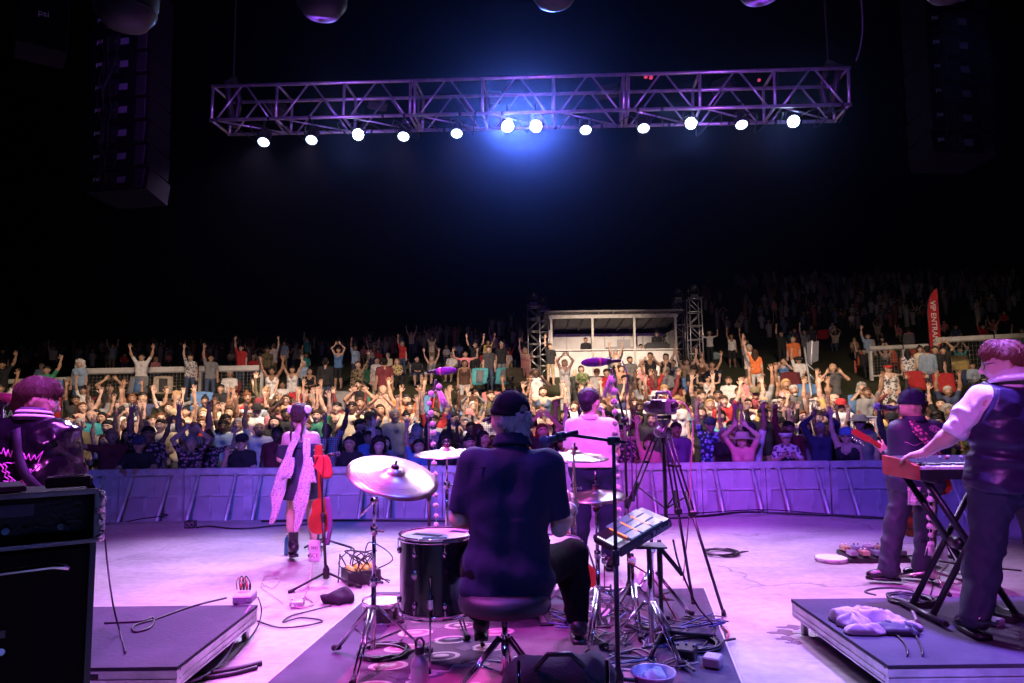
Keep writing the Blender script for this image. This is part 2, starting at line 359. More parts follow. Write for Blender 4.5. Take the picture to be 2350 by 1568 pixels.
def floor_material():
    m = mat('stage_concrete', (.46, .44, .42), .55); t = m.node_tree; b = t.nodes['Principled BSDF']; tc = t.nodes.new('ShaderNodeTexCoord')
    def N(k, **kw):
        n = t.nodes.new(k)
        for a, v in kw.items(): n.inputs[a].default_value = v
        return n
    L = t.links.new
    n1 = N('ShaderNodeTexNoise', Scale=.9, Detail=6., Roughness=.62); mp = N('ShaderNodeMapping'); mp.inputs['Scale'].default_value = (1, 1.8, 1)
    L(tc.outputs['Object'], mp.inputs[0]); L(mp.outputs[0], n1.inputs['Vector'])
    cr = N('ShaderNodeValToRGB'); cr.color_ramp.elements[0].position = .33; cr.color_ramp.elements[0].color = (.33, .32, .32, 1); cr.color_ramp.elements[1].position = .60; cr.color_ramp.elements[1].color = (.52, .50, .49, 1)
    L(n1.outputs[0], cr.inputs[0])
    n3 = N('ShaderNodeTexNoise', Scale=14., Detail=5.); L(tc.outputs['Object'], n3.inputs['Vector']); m3 = N('ShaderNodeMixRGB'); m3.blend_type = 'MULTIPLY'; m3.inputs[0].default_value = .5
    L(cr.outputs[0], m3.inputs[1]); L(n3.outputs[0], m3.inputs[2])
    wp = N('ShaderNodeTexNoise', Scale=1.6, Detail=5.); L(tc.outputs['Object'], wp.inputs['Vector']); va = N('ShaderNodeVectorMath'); va.operation = 'MULTIPLY_ADD'; va.inputs[1].default_value = (.9, .9, .9)
    L(wp.outputs['Color'], va.inputs[0]); L(tc.outputs['Object'], va.inputs[2])
    vo = N('ShaderNodeTexVoronoi', Scale=.42); vo.feature = 'DISTANCE_TO_EDGE'; L(va.outputs[0], vo.inputs['Vector'])
    c2 = N('ShaderNodeValToRGB'); c2.color_ramp.elements[0].position = .0; c2.color_ramp.elements[0].color = (.30, .30, .30, 1); c2.color_ramp.elements[1].position = .007; c2.color_ramp.elements[1].color = (1, 1, 1, 1)
    L(vo.outputs['Distance'], c2.inputs[0])
    # only some of the crack network shows
    nm = N('ShaderNodeTexNoise', Scale=.5); L(tc.outputs['Object'], nm.inputs['Vector']); c4 = N('ShaderNodeValToRGB'); c4.color_ramp.elements[0].position = .44; c4.color_ramp.elements[1].position = .56; L(nm.outputs[0], c4.inputs[0])
    mc = N('ShaderNodeMixRGB'); L(c4.outputs[0], mc.inputs[0]); mc.inputs[1].default_value = (1, 1, 1, 1); L(c2.outputs[0], mc.inputs[2])
    m4 = N('ShaderNodeMixRGB'); m4.blend_type = 'MULTIPLY'; m4.inputs[0].default_value = 1; L(m3.outputs[0], m4.inputs[1]); L(mc.outputs[0], m4.inputs[2])
    # dried spill left of the right riser
    mp2 = N('ShaderNodeMapping'); mp2.inputs['Scale'].default_value = (5, 26, 1); mp2.inputs['Rotation'].default_value = (0, 0, .5); n5 = N('ShaderNodeTexNoise', Scale=1.0, Detail=6.); L(tc.outputs['Object'], mp2.inputs[0]); L(mp2.outputs[0], n5.inputs['Vector'])
    c5 = N('ShaderNodeValToRGB'); c5.color_ramp.elements[0].position = .30; c5.color_ramp.elements[0].color = (.62, .62, .62, 1); c5.color_ramp.elements[1].position = .42; c5.color_ramp.elements[1].color = (1, 1, 1, 1); L(n5.outputs[0], c5.inputs[0])
    m5 = N('ShaderNodeMixRGB'); m5.blend_type = 'MULTIPLY'; m5.inputs[0].default_value = .8; L(m4.outputs[0], m5.inputs[1]); L(c5.outputs[0], m5.inputs[2]); m4 = m5
    L(m4.outputs[0], b.inputs['Base Color'])
    rr = N('ShaderNodeMapRange'); rr.inputs[3].default_value = .42; rr.inputs[4].default_value = .68; L(n1.outputs[0], rr.inputs[0]); L(rr.outputs[0], b.inputs['Roughness'])
    bp = N('ShaderNodeBump'); bp.inputs['Strength'].default_value = .25; bp.inputs['Distance'].default_value = .01; L(m4.outputs[0], bp.inputs['Height']); L(bp.outputs[0], b.inputs['Normal'])
    return m
EDGE = [(-11, 4), (-9.2, 7.5), (-7.6, 9.2), (-6, 9.72), (-3, 9.78), (0, 9.76), (3.6, 9.76), (4.6, 9.5), (5.15, 9.2), (5.45, 8.7), (5.75, 7.7), (6.6, 6.2), (8.5, 4)]
def build_stage():
    e = [p.to_2d() for p in catmull([(x, y, 0) for x, y in EDGE], 6)]
    poly = [(-11, -4)]+[(p.x, p.y) for p in e]+[(8.5, -4)]; o = MB().prism(poly, -.5, 0).build('stage', floor_material()); tag(o, None, None, None, 'structure')
    # apron strip beyond a dark channel
    mb = MB(); a = [(p.x, p.y+.05) for p in e[6:-6]]; b = [(p.x*1.01, p.y+.32) for p in e[6:-6]]; mb.prism(a+b[::-1], -.5, -.012)
    tag(mb.build('stage_apron', mat('apron', (.3, .29, .3), .6, noise=(3, .3))), None, None, None, 'structure')
    sm = mat('dried_spill', (.09, .04, .06), .5)
    for c, r in ((atz(1800, 1452, 0), .085), (atz(1806, 1466, 0), .06), (atz(1818, 1440, 0), .07), (atz(1826, 1475, 0), .05)):
        P = [(c.x+r*(1+.45*math.sin(3*a+c.x*9)+.25*math.sin(7*a))*math.cos(a), c.y+.6*r*(1+.4*math.cos(4*a))*math.sin(a)) for a in np.linspace(0, 2*math.pi, 28)[:-1]]
        MB().prism(P, -.001, .002+.0003*r*10).build('stain', sm, bpy.data.objects['stage'])
build_stage()

# ------------------------------------------------------------------ crowd barrier
GALV = mat('galvanised_metal', (.62, .62, .64), .45, .35, noise=(6, .25), bump=(90, .1))
def tread_material():
    m = mat('tread_plate', (.52, .52, .54), .55, .3); t = m.node_tree; b = t.nodes['Principled BSDF']; tc = t.nodes.new('ShaderNodeTexCoord')
    mp = t.nodes.new('ShaderNodeMapping'); mp.inputs['Rotation'].default_value = (0, R(45), 0); mp.inputs['Scale'].default_value = (48, 48, 48); t.links.new(tc.outputs['Object'], mp.inputs[0])
    ck = t.nodes.new('ShaderNodeTexVoronoi'); ck.inputs['Randomness'].default_value = .05; t.links.new(mp.outputs[0], ck.inputs['Vector']); ck.inputs['Scale'].default_value = 1
    bp = t.nodes.new('ShaderNodeBump'); bp.inputs['Strength'].default_value = .35; bp.inputs['Distance'].default_value = .01; t.links.new(ck.outputs['Distance'], bp.inputs['Height']); t.links.new(bp.outputs[0], b.inputs['Normal'])
    n = t.nodes.new('ShaderNodeTexNoise'); n.inputs['Scale'].default_value = 2.2; n.inputs['Detail'].default_value = 5; t.links.new(tc.outputs['Object'], n.inputs['Vector'])
    cr = t.nodes.new('ShaderNodeValToRGB'); cr.color_ramp.elements[0].color = (.42, .42, .44, 1); cr.color_ramp.elements[0].position = .3; cr.color_ramp.elements[1].color = (.62, .62, .64, 1); cr.color_ramp.elements[1].position = .7
    t.links.new(n.outputs[0], cr.inputs[0]); t.links.new(cr.outputs[0], b.inputs['Base Color'])
    return m
BARY = 10.75
ORD = 'first second third fourth fifth sixth seventh eighth ninth tenth eleventh twelfth thirteenth fourteenth fifteenth sixteenth seventeenth last'.split()
def build_barrier():
    W = .99; tp = tread_material(); zt = .66
    me = {'plate': MB().box((0, 0, .08), (W, .012, 1.12)).mesh('plate', tp),
          'top_rail': MB().box((0, 0, zt), (W, .07, .05), bev=.012).box((0, -.05, zt-.03), (W, .012, .09)).mesh('top_rail', GALV),
          'post': MB().box((0, -.03, .06), (.07, .045, 1.12)).cyl((0, -.054, .4), (0, -.058, .4), .012).cyl((0, -.054, .1), (0, -.058, .1), .012).mesh('post', GALV),
          'stiffener': MB().box((0, -.02, .45), (.028, .028, .34)).mesh('stiffener', GALV), 'stiffener2': MB().box((0, -.02, .03), (.028, .028, .42)).mesh('stiffener', GALV),
          'mid_rail': MB().box((0, -.018, .265), (W-.15, .022, .025)).mesh('mid_rail', GALV),
          'brace': MB().tube([(0, -.05, .58), (0, -.62, -.46)], .03, 4).box((0, -.04, .6), (.07, .05, .06)).mesh('brace', GALV),
          'step_plate': MB().box((0, -.33, -.485), (W, .66, .015)).mesh('step_plate', tp)}
    for i in range(18):
        x = -8.6+i*1.0
        t = thing('barrier_panel', ORD[i]+' grey barrier panel from the left along the stage front', 'barrier', (x, BARY+.04*math.sin(i*2.1), 0), .012*math.sin(i*1.7), 'crowd barrier panels along the stage front')
        for n, off in (('plate', 0), ('top_rail', 0), ('post', -.455), ('post', .455), ('mid_rail', 0), ('stiffener', 0.02), ('stiffener2', -.1), ('stiffener2', .22), ('brace', -.29), ('brace', .29), ('step_plate', 0)):
            link(n.rstrip('2'), me[n], t, (off, 0, 0))
build_barrier()

# ------------------------------------------------------------------ overhead truss with par lamps
ALU = mat('truss_aluminium', (.55, .55, .57), .35, .8, noise=(9, .2)); BLK = mat('black_metal', (.02, .02, .022), .45, .2, bump=(60, .1)); CHROME = mat('chrome', (.75, .75, .78), .12, 1.)
BLKP = mat('black_plastic', (.018, .018, .02), .4, bump=(120, .05)); RUB = mat('rubber', (.015, .015, .016), .8); WIRE = mat('black_cable', (.014, .014, .016), .5); WHT = mat('white_plastic', (.75, .75, .75), .5)
def truss_section(name_root, A, ex, ey, ez, L, W, H, bays, rr, parent, double_ends=True, flip=False):
    """box truss between A and A+ex*L: chords, end frames, posts and zigzag braces, each a part"""
    def P(x, y, z): return A+ex*x+ey*y+ez*z
    def p(n, a, b, r): MB().cyl(a, b, r, 8).build(n, ALU, parent)
    for y in (0, W):
        for z in (0, H): p('chord', P(0, y, z), P(L, y, z), rr)
    b = L/bays
    for i in range(bays+1):
        x = min(max(i*b, .03), L-.03)
        for y in (0, W): p('post', P(x, y, 0), P(x, y, H), rr*.85)
        for z in (0, H): p('cross_bar', P(x, 0, z), P(x, W, z), rr*.75)
    for i in range(bays):
        for y in (0, W):
            m = (i+.5)*b
            if flip: p('diagonal_brace', P(i*b+.03, y, H*(i % 2)), P((i+1)*b-.03, y, H*(1-i % 2)), rr*.55)
            else: p('diagonal_brace', P(i*b+.1, y, 0), P(m-.03, y, H), rr*.55); p('diagonal_brace', P(m+.03, y, H), P((i+1)*b-.1, y, 0), rr*.55)
        p('diagonal_brace', P(i*b+.05, 0, 0), P((i+1)*b-.05, W, 0), rr*.5)
def build_truss():
    A = at(481, 276, 10.1); B = at(1956, 240, 9.3); z = (A.z+B.z)/2
    ex = (B-A); Lt = ex.length; ex.normalize(); ez = Vector((0, 0, 1)); ez = (ez-ex*ez.dot(ex)).normalized(); ey = ez.cross(ex).normalized()
    t = thing('lighting_truss', 'long aluminium box truss hanging across the night sky above the stage edge', 'truss')
    L = Lt/3
    for k in range(3): truss_section('truss', A+ex*(k*L), ex, ey, ez, L-.01, .56, .54, 3, .027, t)
    # gaffer tape bands and clamps and cable loops on the lower chords
    rnd = random.Random(3)
    tm = MB()
    for k in range(26):
        x = (k+.5+rnd.uniform(-.3, .3))/26*Lt; y = rnd.choice((0, .56)); c = A+ex*x+ey*y; tm.cyl(c-ex*.02, c+ex*.02, .031, 8)
    tag(tm.build('tape_band', BLK, t), kind='stuff')
    cm = MB()
    for k in range(11):
        x = (k+.2)/11*Lt; pts = [A+ex*(x+j*.12)+ey*(.56*(j % 3 == 0))-ez*(.03+.11*math.sin(j/6*math.pi)*(1+.5*math.sin(k))) for j in range(7)]; cm.tube(catmull(pts, 4), .007, 5)
    tag(cm.build('cable_loop', WIRE, t), kind='stuff')
    # red beacons
    rb = mat('beacon_red', (.6, .04, .08), .4, emit=((1, .08, .2), .25))
    for (px, py) in ((1482, 176), (1494, 178)): MB().box(at(px, py, 9.6), (.05, .05, .05), bev=.01).build('beacon', rb, t)
    MB().box(at(1742, 184, 9.5), (.04, .04, .04), bev=.01).build('beacon', rb, t)
    # motor hooks and black bags at both ends
    for px, y0, D in ((516, 268, 10.1), (1928, 236, 9.4)):
        c = at(px, y0, D)+Vector((0, .28, 0)); h = MB(); h.tube([c+Vector((0, 0, -.02)), c+Vector((.02, -.28, .55)), c+Vector((.01, 0, .75)), c+Vector((0, .25, .5)), c+Vector((0, .1, 0))], .05, 8); h.build('sling', BLK, t)
        ch = thing('hoist_chain', 'thin chain carrying the %s end of the lighting truss' % ('left' if px < 1000 else 'right'), 'chain', c+Vector((0, 0, .75)))
        m = MB().tube([(0, 0, .03*i) for i in range(2)], .012, 6)
        link_m = MB().tube(catmull([(.012*math.cos(a), 0, .02*math.sin(a)) for a in np.linspace(0, 2*math.pi, 9)[:-1]], 2, True), .004, 5, closed=True).mesh('chain_links', mat('chain_steel', (.12, .10, .09), .5, .8))
        cl = MB()
        for i in range(130):
            a = Matrix.Rotation(R(90*(i % 2)), 3, 'Z'); o = len(cl.v); cl.v += [tuple(a @ v.co+Vector((0, 0, .031*i))) for v in link_m.vertices]; cl.f += [tuple(k+o for k in f.vertices) for f in link_m.polygons]; cl.m += [0]*len(link_m.polygons); cl.sm += [True]*len(link_m.polygons)
        tag(cl.build('chain_links', MATS['chain_steel'], ch), kind='stuff')
    c = at(1965, 140, 9.3); pts = [c, c+Vector((.08, 0, .25)), c+Vector((.13, 0, .7)), c+Vector((.12, .05, 2))]
    tag(MB().tube(catmull(pts, 8), .012, 6).build('cable', mat('grey_cable', (.12, .12, .13), .5)), 'grey cable rising from the right end of the lighting truss', 'cable')
    # lamps
    LX = [(605, 326, 0), (715, 321, 0), (822, 309, 1), (926, 313, 0), (1048, 306, 0), (1165, 290, 2), (1230, 290, 2), (1344, 298, 0), (1477, 294, 0), (1586, 283, 1), (1702, 286, 0), (1821, 279, 1)]
    ords = ['first', 'second', 'third', 'fourth', 'fifth', 'sixth', 'seventh', 'eighth', 'ninth', 'tenth', 'eleventh', 'last']
    em = [mat('lamp_lens_%d' % i, (.8, .85, .9), .3, emit=((.55, .74, 1), s)) for i, s in enumerate((5, 14, 60))]
    for i, (px, py, b) in enumerate(LX):
        f = (px-481)/(1956-481); D = 10.1+(9.3-10.1)*f+.28; P = at(px, py, D)
        tg = (Vector((P.x*.8, 6.0, .0)) if b == 0 else Vector((P.x*.25, 1.2, .9)) if b == 1 else Vector((0, .2, 1.4)))
        d = (tg-P).normalized(); _, u, v = frame(d)
        lt = thing('par_lamp', '%s lamp from the left under the truss, %s' % (ords[i], ('shining pale blue', 'flaring bright blue white', 'glaring straight at the camera')[b]), 'stage lamp', P, 0, 'par lamps under the lighting truss')
        MB().lathe([(.085, .02), (.09, .02), (.092, -.02), (.09, -.2), (.07, -.26), (.03, -.28), (.0, -.28)], 20, ax=d).lathe([(.104, -.005), (.104, .012), (.086, .012)], 20, ax=d).build('can', BLK, lt)
        MB().lathe([(.0, .012), (.05, .010), (.084, .0)], 20, ax=d).build('lens', em[b], lt)
        top = Vector((0, 0, .30 if py > 285 else .26)); s = Vector((1, 0, 0))
        MB().tube([s*.11-d*.1, s*.11+top*.6, s*.03+top*.72, -s*.03+top*.72, -s*.11+top*.6, -s*.11-d*.1], .01, 6).cyl(top*.7, top*1.15, .018).build('yoke', BLK, lt)
        o = spot('par_light', P+d*.05, tg, (PAR[0], PAR[1], PAR[2])[b], ((.66, .48, 1), (.2, .30, 1), (.09, .18, 1))[b], (58, 36, 20)[b], .7, .07)
PAR = (700, 170, 3800)
build_truss()

# ------------------------------------------------------------------ moving heads above the frame edge: the stage washes
def moving_head(px, pbot, rpx, D, label, lights, tilt=0):
    r = rpx*D/FD; c = at(px, pbot-rpx*1.05, D); t = thing('moving_head', label, 'stage light', c, 0, 'moving heads above the stage')
    hd = mat('head_shell', (.010, .009, .013), .5, bump=(30, .05), spec=.3)
    q = Matrix.Rotation(R(tilt), 3, 'Y')
    MB().lathe([(0, -1.05*r), (.35*r, -1.02*r), (.66*r, -.86*r), (.86*r, -.55*r), (.96*r, -.1*r), (.97*r, .4*r), (.85*r, .9*r), (.6*r, 1.15*r), (0, 1.2*r)], 28).lathe([(.88*r, -.52*r), (.905*r, -.5*r), (.925*r, -.42*r), (.91*r, -.4*r)], 28).build('head', hd, t)
    v = MB()
    for k in range(7): z = -.35*r+.1*r*k; v.box((0, -.965*r*math.sqrt(max(.05, 1-(z/r*.75)**2)), z), (.55*r, .05*r, .035*r), bev=.003)
    v.build('cooling_fin', BLKP, t)
    MB().lathe([(.0, 1.2*r), (.5*r, 1.21*r), (.52*r, 1.24*r)], 20).build('lens', mat('dark_lens', (.05, .05, .06), .1), t)
    MB().tube([(r*1.05, 0, 0), (r*1.12, 0, .8*r), (r*.9, 0, 1.7*r), (-r*.9, 0, 1.7*r), (-r*1.12, 0, .8*r), (-r*1.05, 0, 0)], .09*r+.01, 8).box((0, 0, 2*r), (1.5*r, 1.3*r, .55*r), bev=.03).build('yoke', hd, t)
    for tg, e, colr, size, bl in lights: spot('wash_light', c+Vector((0, .0, -r*1.15)), tg, e, colr, size, bl, .12)
MAG, VIO, BLU, WARM = (.88, .11, .95), (.45, .14, 1), (.05, .09, 1), (1, .78, .56)
moving_head(289, 76, 76, 3.7, 'dark egg shaped moving head light beside the left speaker array', [((-2.6, 7.4, 0), 760, MAG, 64, .9), ((-2.8, 4.3, .6), 620, (.55, .09, 1), 54, .9), ((-.7, 3.9, 0), 420, MAG, 50, .9), ((-5.6, 10.3, .2), 700, (.12, .12, 1), 50, .9)])
moving_head(738, 49, 66, 4.2, 'dark moving head light above the left half of the truss', [((-2.2, 10.4, .2), 1700, BLU, 46, .9), ((-.6, 5.8, 0), 760, MAG, 75, .9), ((-2.4, 9.8, 6.1), 900, (.34, .09, 1), 75, .9)])
moving_head(1272, 23, 66, 4.4, 'dark moving head light at the top centre edge', [((1.6, 10.3, .2), 1800, (.5, .06, 1), 52, .9), ((-.1, 4.0, .9), 160, BLU, 40, .9)])
moving_head(1744, 11, 66, 4.5, 'dark moving head light above the right half of the truss', [((4.6, 10.3, .3), 1700, (.16, .07, 1), 46, .9), ((2.2, 7.0, 0), 760, MAG, 70, .9), ((2.4, 9.6, 6.1), 900, (.38, .08, 1), 75, .9)])
moving_head(2180, 8, 70, 4.2, 'dark moving head light beside the right speaker array', [((3.0, 4.1, 1.0), 760, (.48, .10, 1), 58, .9), ((2.4, 3.0, 0), 900, (.10, .16, 1), 70, .9)])
def added_back_light():  # unseen fixture added behind the camera to light the performers' backs
    c = Vector((-.9, -1.2, 4.6)); t = thing('moving_head', 'added unseen moving head behind the camera lighting the backs of the players', 'stage light', c, 0, 'moving heads above the stage'); MB().ball((0, 0, 0), .17, 20, 12, sc=(1, 1, 1.2)).build('head', MATS['head_shell'], t); MB().box((0, 0, .36), (.3, .26, .14), bev=.03).build('base', BLKP, t)
    spot('wash_light', c+Vector((.05, .15, -.16)), (-.05, 3.9, 1.0), 260, (.10, .16, 1), 20, .9, .12); spot('wash_light', c+Vector((.1, .15, -.16)), (3.0, 4.0, 1.1), 620, (.78, .14, 1), 26, .9, .12); spot('wash_light', c+Vector((-.05, .15, -.16)), (-2.75, 4.1, 1.25), 420, (.9, .12, .95), 22, .9, .12)
added_back_light()
# warm audience blinders on a pipe above the frame, beyond the truss
def blinder(x, tx, ty, e, size, label, p=None):
    p = p or Vector((x, 10.9, 9.0)); tg = Vector((tx, ty, G(tx, ty)+1.2)); d = (tg-p).normalized(); t = thing('audience_blinder', label, 'stage lamp', p, 0, 'audience blinders above the stage edge')
    q = d.to_track_quat('Y', 'Z').to_matrix(); MB().box((0, 0, 0), (.34, .16, .2), rot=q, bev=.02).build('housing', BLK, t)
    for k in (-.08, .08): MB().lathe([(0, .085), (.06, .085), (.07, .08)], 18, org=q @ Vector((k, 0, 0)), ax=d).build('lens', mat('blinder_lens', (.8, .7, .5), .3, emit=((1, .8, .5), 6)), t)
    spot('blinder_light', p+d*.16, tg, e, WARM, size, .7, .15)
tag(MB().cyl((-9, 10.8, 9.4), (9, 10.8, 9.4), .03, 10).build('lighting_pipe', BLK), 'black lighting pipe above the frame carrying the audience blinders', 'pipe')
WARM = (1, .74, .56)
for x, tx, ty, e, n in ((-7, -12.5, 18.5, .75, 'far left'), (-3.5, -6, 18.5, .9, 'left'), (0, 0.5, 19, 1.1, 'middle'), (3.5, 7, 18.5, 1., 'right'), (7, 13, 18.5, .8, 'far right')): blinder(x, tx, ty, 1100*e, 58, n+' wide warm audience blinder above the stage edge')
for x, tx, e, n in ((-8, -15, .22, 'leftmost'), (-5, -8.5, .45, 'second left'), (-1.5, -2.6, 1., 'inner left'), (1.5, 3.6, 3.4, 'inner right'), (5, 9.5, .8, 'second right'), (8, 16, .4, 'rightmost')): blinder(x, tx, 27.5, 4300*e, 23, n+' narrow warm audience blinder above the stage edge')
for x, tx, ty, e, n in ((-6, -14, 44, 900, 'left'), (6, 24, 56, 1000, 'right')): blinder(x, tx, ty, e, 52, n+' added unseen lamp brightening the far hillside crowd')  # unseen lamps added to faintly light people far up the hill
for x, tx, e, n in ((-3.9, -9.5, .9, 'first'), (-2.2, -5, 1., 'second'), (-.3, -.6, 1.1, 'third'), (1.6, 3.8, 1.1, 'fourth'), (3.4, 8.6, 1., 'fifth')): blinder(x, tx, 16.4, 1900*e, 60, n+' added lamp from the left behind the truss, brightening the crowd', Vector((x, 11.05-.085*(x+4.2), 6.62)))  # lamps added behind the truss for more frontal light on the pit

# ------------------------------------------------------------------ speakers
GRILL = mat('speaker_paint', (.005, .004, .005), .9, bump=(200, .2), spec=.05); STICK = mat('sticker', (.2, .19, .25), .6); PSI = mat('white_print', (.6, .6, .65), .6)
def array_box(parent, c, w_, h, d, yaw, tilt, logo_left=True):
    q = (Matrix.Rotation(yaw, 3, 'Z') @ Matrix.Rotation(tilt, 3, 'X')); m = MB()
    poly = [(-w_/2, 0), (w_/2, 0), (w_*.42, d), (-w_*.42, d)]
    m.prism(poly, -h/2+.006, h/2-.006, f=lambda x, y, z: tuple(q @ Vector((x, y, z)))); o = m.build('module', GRILL, parent, c)
    X, Z, Yv = q @ Vector((1, 0, 0)), q @ Vector((0, 0, 1)), q @ Vector((0, -1, 0))
    lettering('psi', .075, PSI, o, X*(-w_*.36)+Yv*.004+Z*.03, X, Z, .001, .001)
    MB().box((0, 0, 0), (.11, .003, .08), rot=q).build('sticker', STICK, o, X*(.05)+Yv*.004+Z*.0)
    MB().box((0, 0, 0), (.2, .02, .2), rot=q).cyl(X*.06+Yv*.01, X*.06+Yv*.03, .012).build('amplifier_panel', BLKP, o, X*(-.12)+Yv*.004)
    MB().box((0, 0, 0), (.13, .015, .24), rot=q, bev=.01).build('side_plate', mat('side_plate', (.025, .02, .025), .5), o, X*(w_*.36)+Yv*.006)
    return o
def line_array(px0, px1, py, D, n, yaw, label):
    A, B = at(px0, py, D), at(px1, py, D); c = (A+B)/2; t = thing('line_array', label, 'speaker array', c); w_ = .8; h = .28; z = h/2; y = 0; tilt = R(9)
    rnd = random.Random(int(px0))
    for k in range(n):
        array_box(t, (math.sin(yaw)*y*0, y, z), w_, h, .46, yaw, -tilt); tilt *= .72; z += h*1.0; y += -.012*(n-k)/n
    cb = MB()
    for k in range(5):
        x = -.22+.03*k; cb.tube(catmull([(x+rnd.uniform(-.06, .06), -.05-rnd.uniform(0, .05), .1+.22*j+rnd.uniform(-.05, .05)) for j in range(n)], 4), .006, 5)
    cb.build('signal_cable', WIRE, t); return t
line_array(192, 345, 440, 7.8, 9, R(-10), 'tall dark line array of stacked speakers hanging at the left')
line_array(2130, 2302, 355, 7.4, 8, R(8), 'tall dark line array of stacked speakers hanging at the right')
def corner_speaker():
    c = at(92, 128, 4.6); t = thing('hanging_speaker', 'dark boxy speaker with white logo hanging in the upper left corner', 'speaker', c); q = Matrix.Rotation(R(38), 3, 'Z')
    for k in range(2): MB().box((0, 0, 0), (.30, .30, .36), rot=q, bev=.008).build('cabinet', GRILL, t, (0, 0, .18+.37*k))
    X = q @ Vector((1, 0, 0)); lettering('psi', .06, PSI, t, q @ Vector((.0, -.153, .24)), X, (0, 0, 1)); Y = q @ Vector((0, -1, 0))
    MB().box((0, 0, 0), (.003, .06, .05), rot=q).build('rigging_plate', mat('steel_plate', (.6, .6, .65), .25, .9), t, q @ Vector((-.152, -.05, .12)))
corner_speaker()

# ------------------------------------------------------------------ mixing booth, light towers, fences, flag
WPAINT = mat('white_paint', (.72, .71, .68), .6, noise=(2, .12), bump=(12, .1)); POSTM = mat('booth_post', (.5, .49, .45), .5, noise=(5, .2))
def build_booth():
    D = 31.; A, B = at(1264, 868, D), at(1556, 864, D); zb = G(0, D)-.3; W = B.x-A.x; t = thing('mixing_booth', 'open fronted white mixing booth with sloping roof on the lawn', 'booth', (A.x, D, zb)); rz = at(1264, 727, D).z-zb; cz = at(1400, 805, D).z-zb
    MB().box((W/2, 0, cz/2), (W, .08, cz)).box((W/2, -.02, cz+.03), (W, .35, .05)).build('counter', WPAINT, t)
    MB().box((W/2, 3.0, rz*.42), (W, .06, rz*.84)).build('back_wall', WPAINT, t)
    for x in (.0, W): MB().box((x, 1.5, rz*.4), (.05, 2.9, rz*.8)).build('side_wall', WPAINT, t)
    for x in (.06, W*.335, W*.665, W-.06): MB().box((x, -.08, rz*.5), (.1, .1, rz)).build('post', POSTM, t)
    for x in (W*.17, W*.335, W*.5, W*.665, W*.83): MB().box((x, 2.95, rz*.42), (.07, .05, rz*.8)).build('wall_stud', POSTM, t)
    MB().box((W/2, -.08, rz-.03), (W+.1, .12, .16)).build('header_beam', POSTM, t)
    roof = MB(); q = Matrix.Rotation(R(-7), 3, 'X'); roof.box((W/2, 1.4, rz-.02), (W+.5, 3.5, .07), rot=q).build('roof', mat('roof_sheet', (.30, .29, .28), .6, noise=(3, .2)), t)
    for k in range(9): MB().box((W*(k+.5)/9, 1.4, rz-.1), (.05, 3.2, .12), rot=q).build('rafter', mat('rafter', (.2, .18, .16), .7), t)
    con = tag(MB().box((0, 0, .06), (1.5, .6, .12), bev=.02).box((.1, .25, .3), (.6, .05, .4)).build('mixing_console', mat('console', (.25, .25, .26), .5), None, (A.x+W*.58, D+.3, zb+cz+.06)), 'pale mixing console on the booth counter', 'console')
    tag(MB().box((0, 0, .12), (1.1, .5, .24), bev=.02).box((0, -.05, .27), (.9, .3, .06)).build('lighting_desk', BLKP, None, (A.x+W*.85, D+.25, zb+cz+.06)), 'black lighting desk at the right end of the booth counter', 'console')
    tr = thing('camera_tripod', 'video camera on a tripod at the right end of the booth', 'tripod', (A.x+W*.92, D+.5, zb+cz-.2))
    for a in (0, 2.1, 4.2): MB().cyl((0, 0, .8), (.3*math.cos(a), .3*math.sin(a), 0), .02).build('leg', BLK, tr)
    MB().box((0, 0, .92), (.14, .3, .16), bev=.03).cyl((0, -.15, .92), (0, -.26, .92), .05).build('camera_body', BLKP, tr)
build_booth()
def tower(px, ptop, D, w_, label):
    c = at(px, ptop, D); zb = G(c.x, D)-.1; H = c.z-zb; t = thing('light_tower', label, 'tower', (c.x, D, zb)); truss_section('t', Vector((-w_/2, -w_/2, 0)), Vector((0, 0, 1)), Vector((0, 1, 0)), Vector((1, 0, 0)), H, w_, w_, 6, .026, t, flip=True)
    MB().box((0, 0, H+.02), (w_+.15, w_+.15, .04)).build('top_plate', BLK, t)
    h = thing('moving_head', 'black moving head light on top of the %s' % label.split(' light ')[0], 'stage light', (c.x, D, zb+H+.04))
    MB().box((0, 0, .08), (.34, .3, .16), bev=.02).build('base', BLKP, h); MB().ball((0, -.02, .42), .19, 16, 10, sc=(1, 1.1, 1.05)).build('head', BLKP, h)
    [MB().tube([(q*.22, 0, .16), (q*.23, 0, .45)], .03, 8).build('yoke_arm', BLKP, h) for q in (-1, 1)]
    MB().ball((0.03, -.2, .46), .05, 10, 6).build('lens', mat('glass_lens', (.8, .8, .85), .08, .9), h)
tower(1224, 704, 30, .52, 'left front lattice tower light stand beside the booth'); tower(1245, 712, 31.8, .5, 'slimmer lattice tower light stand behind the left front one')
tower(1556, 692, 32.4, .46, 'shorter lattice tower light stand at the right booth corner'); tower(1592, 686, 29.5, .52, 'tall lattice tower light stand right of the booth')
FENCE = mat('fence_white', (.62, .60, .57), .5, noise=(3, .15)); FWIRE = mat('fence_wire', (.35, .35, .34), .45, .5)
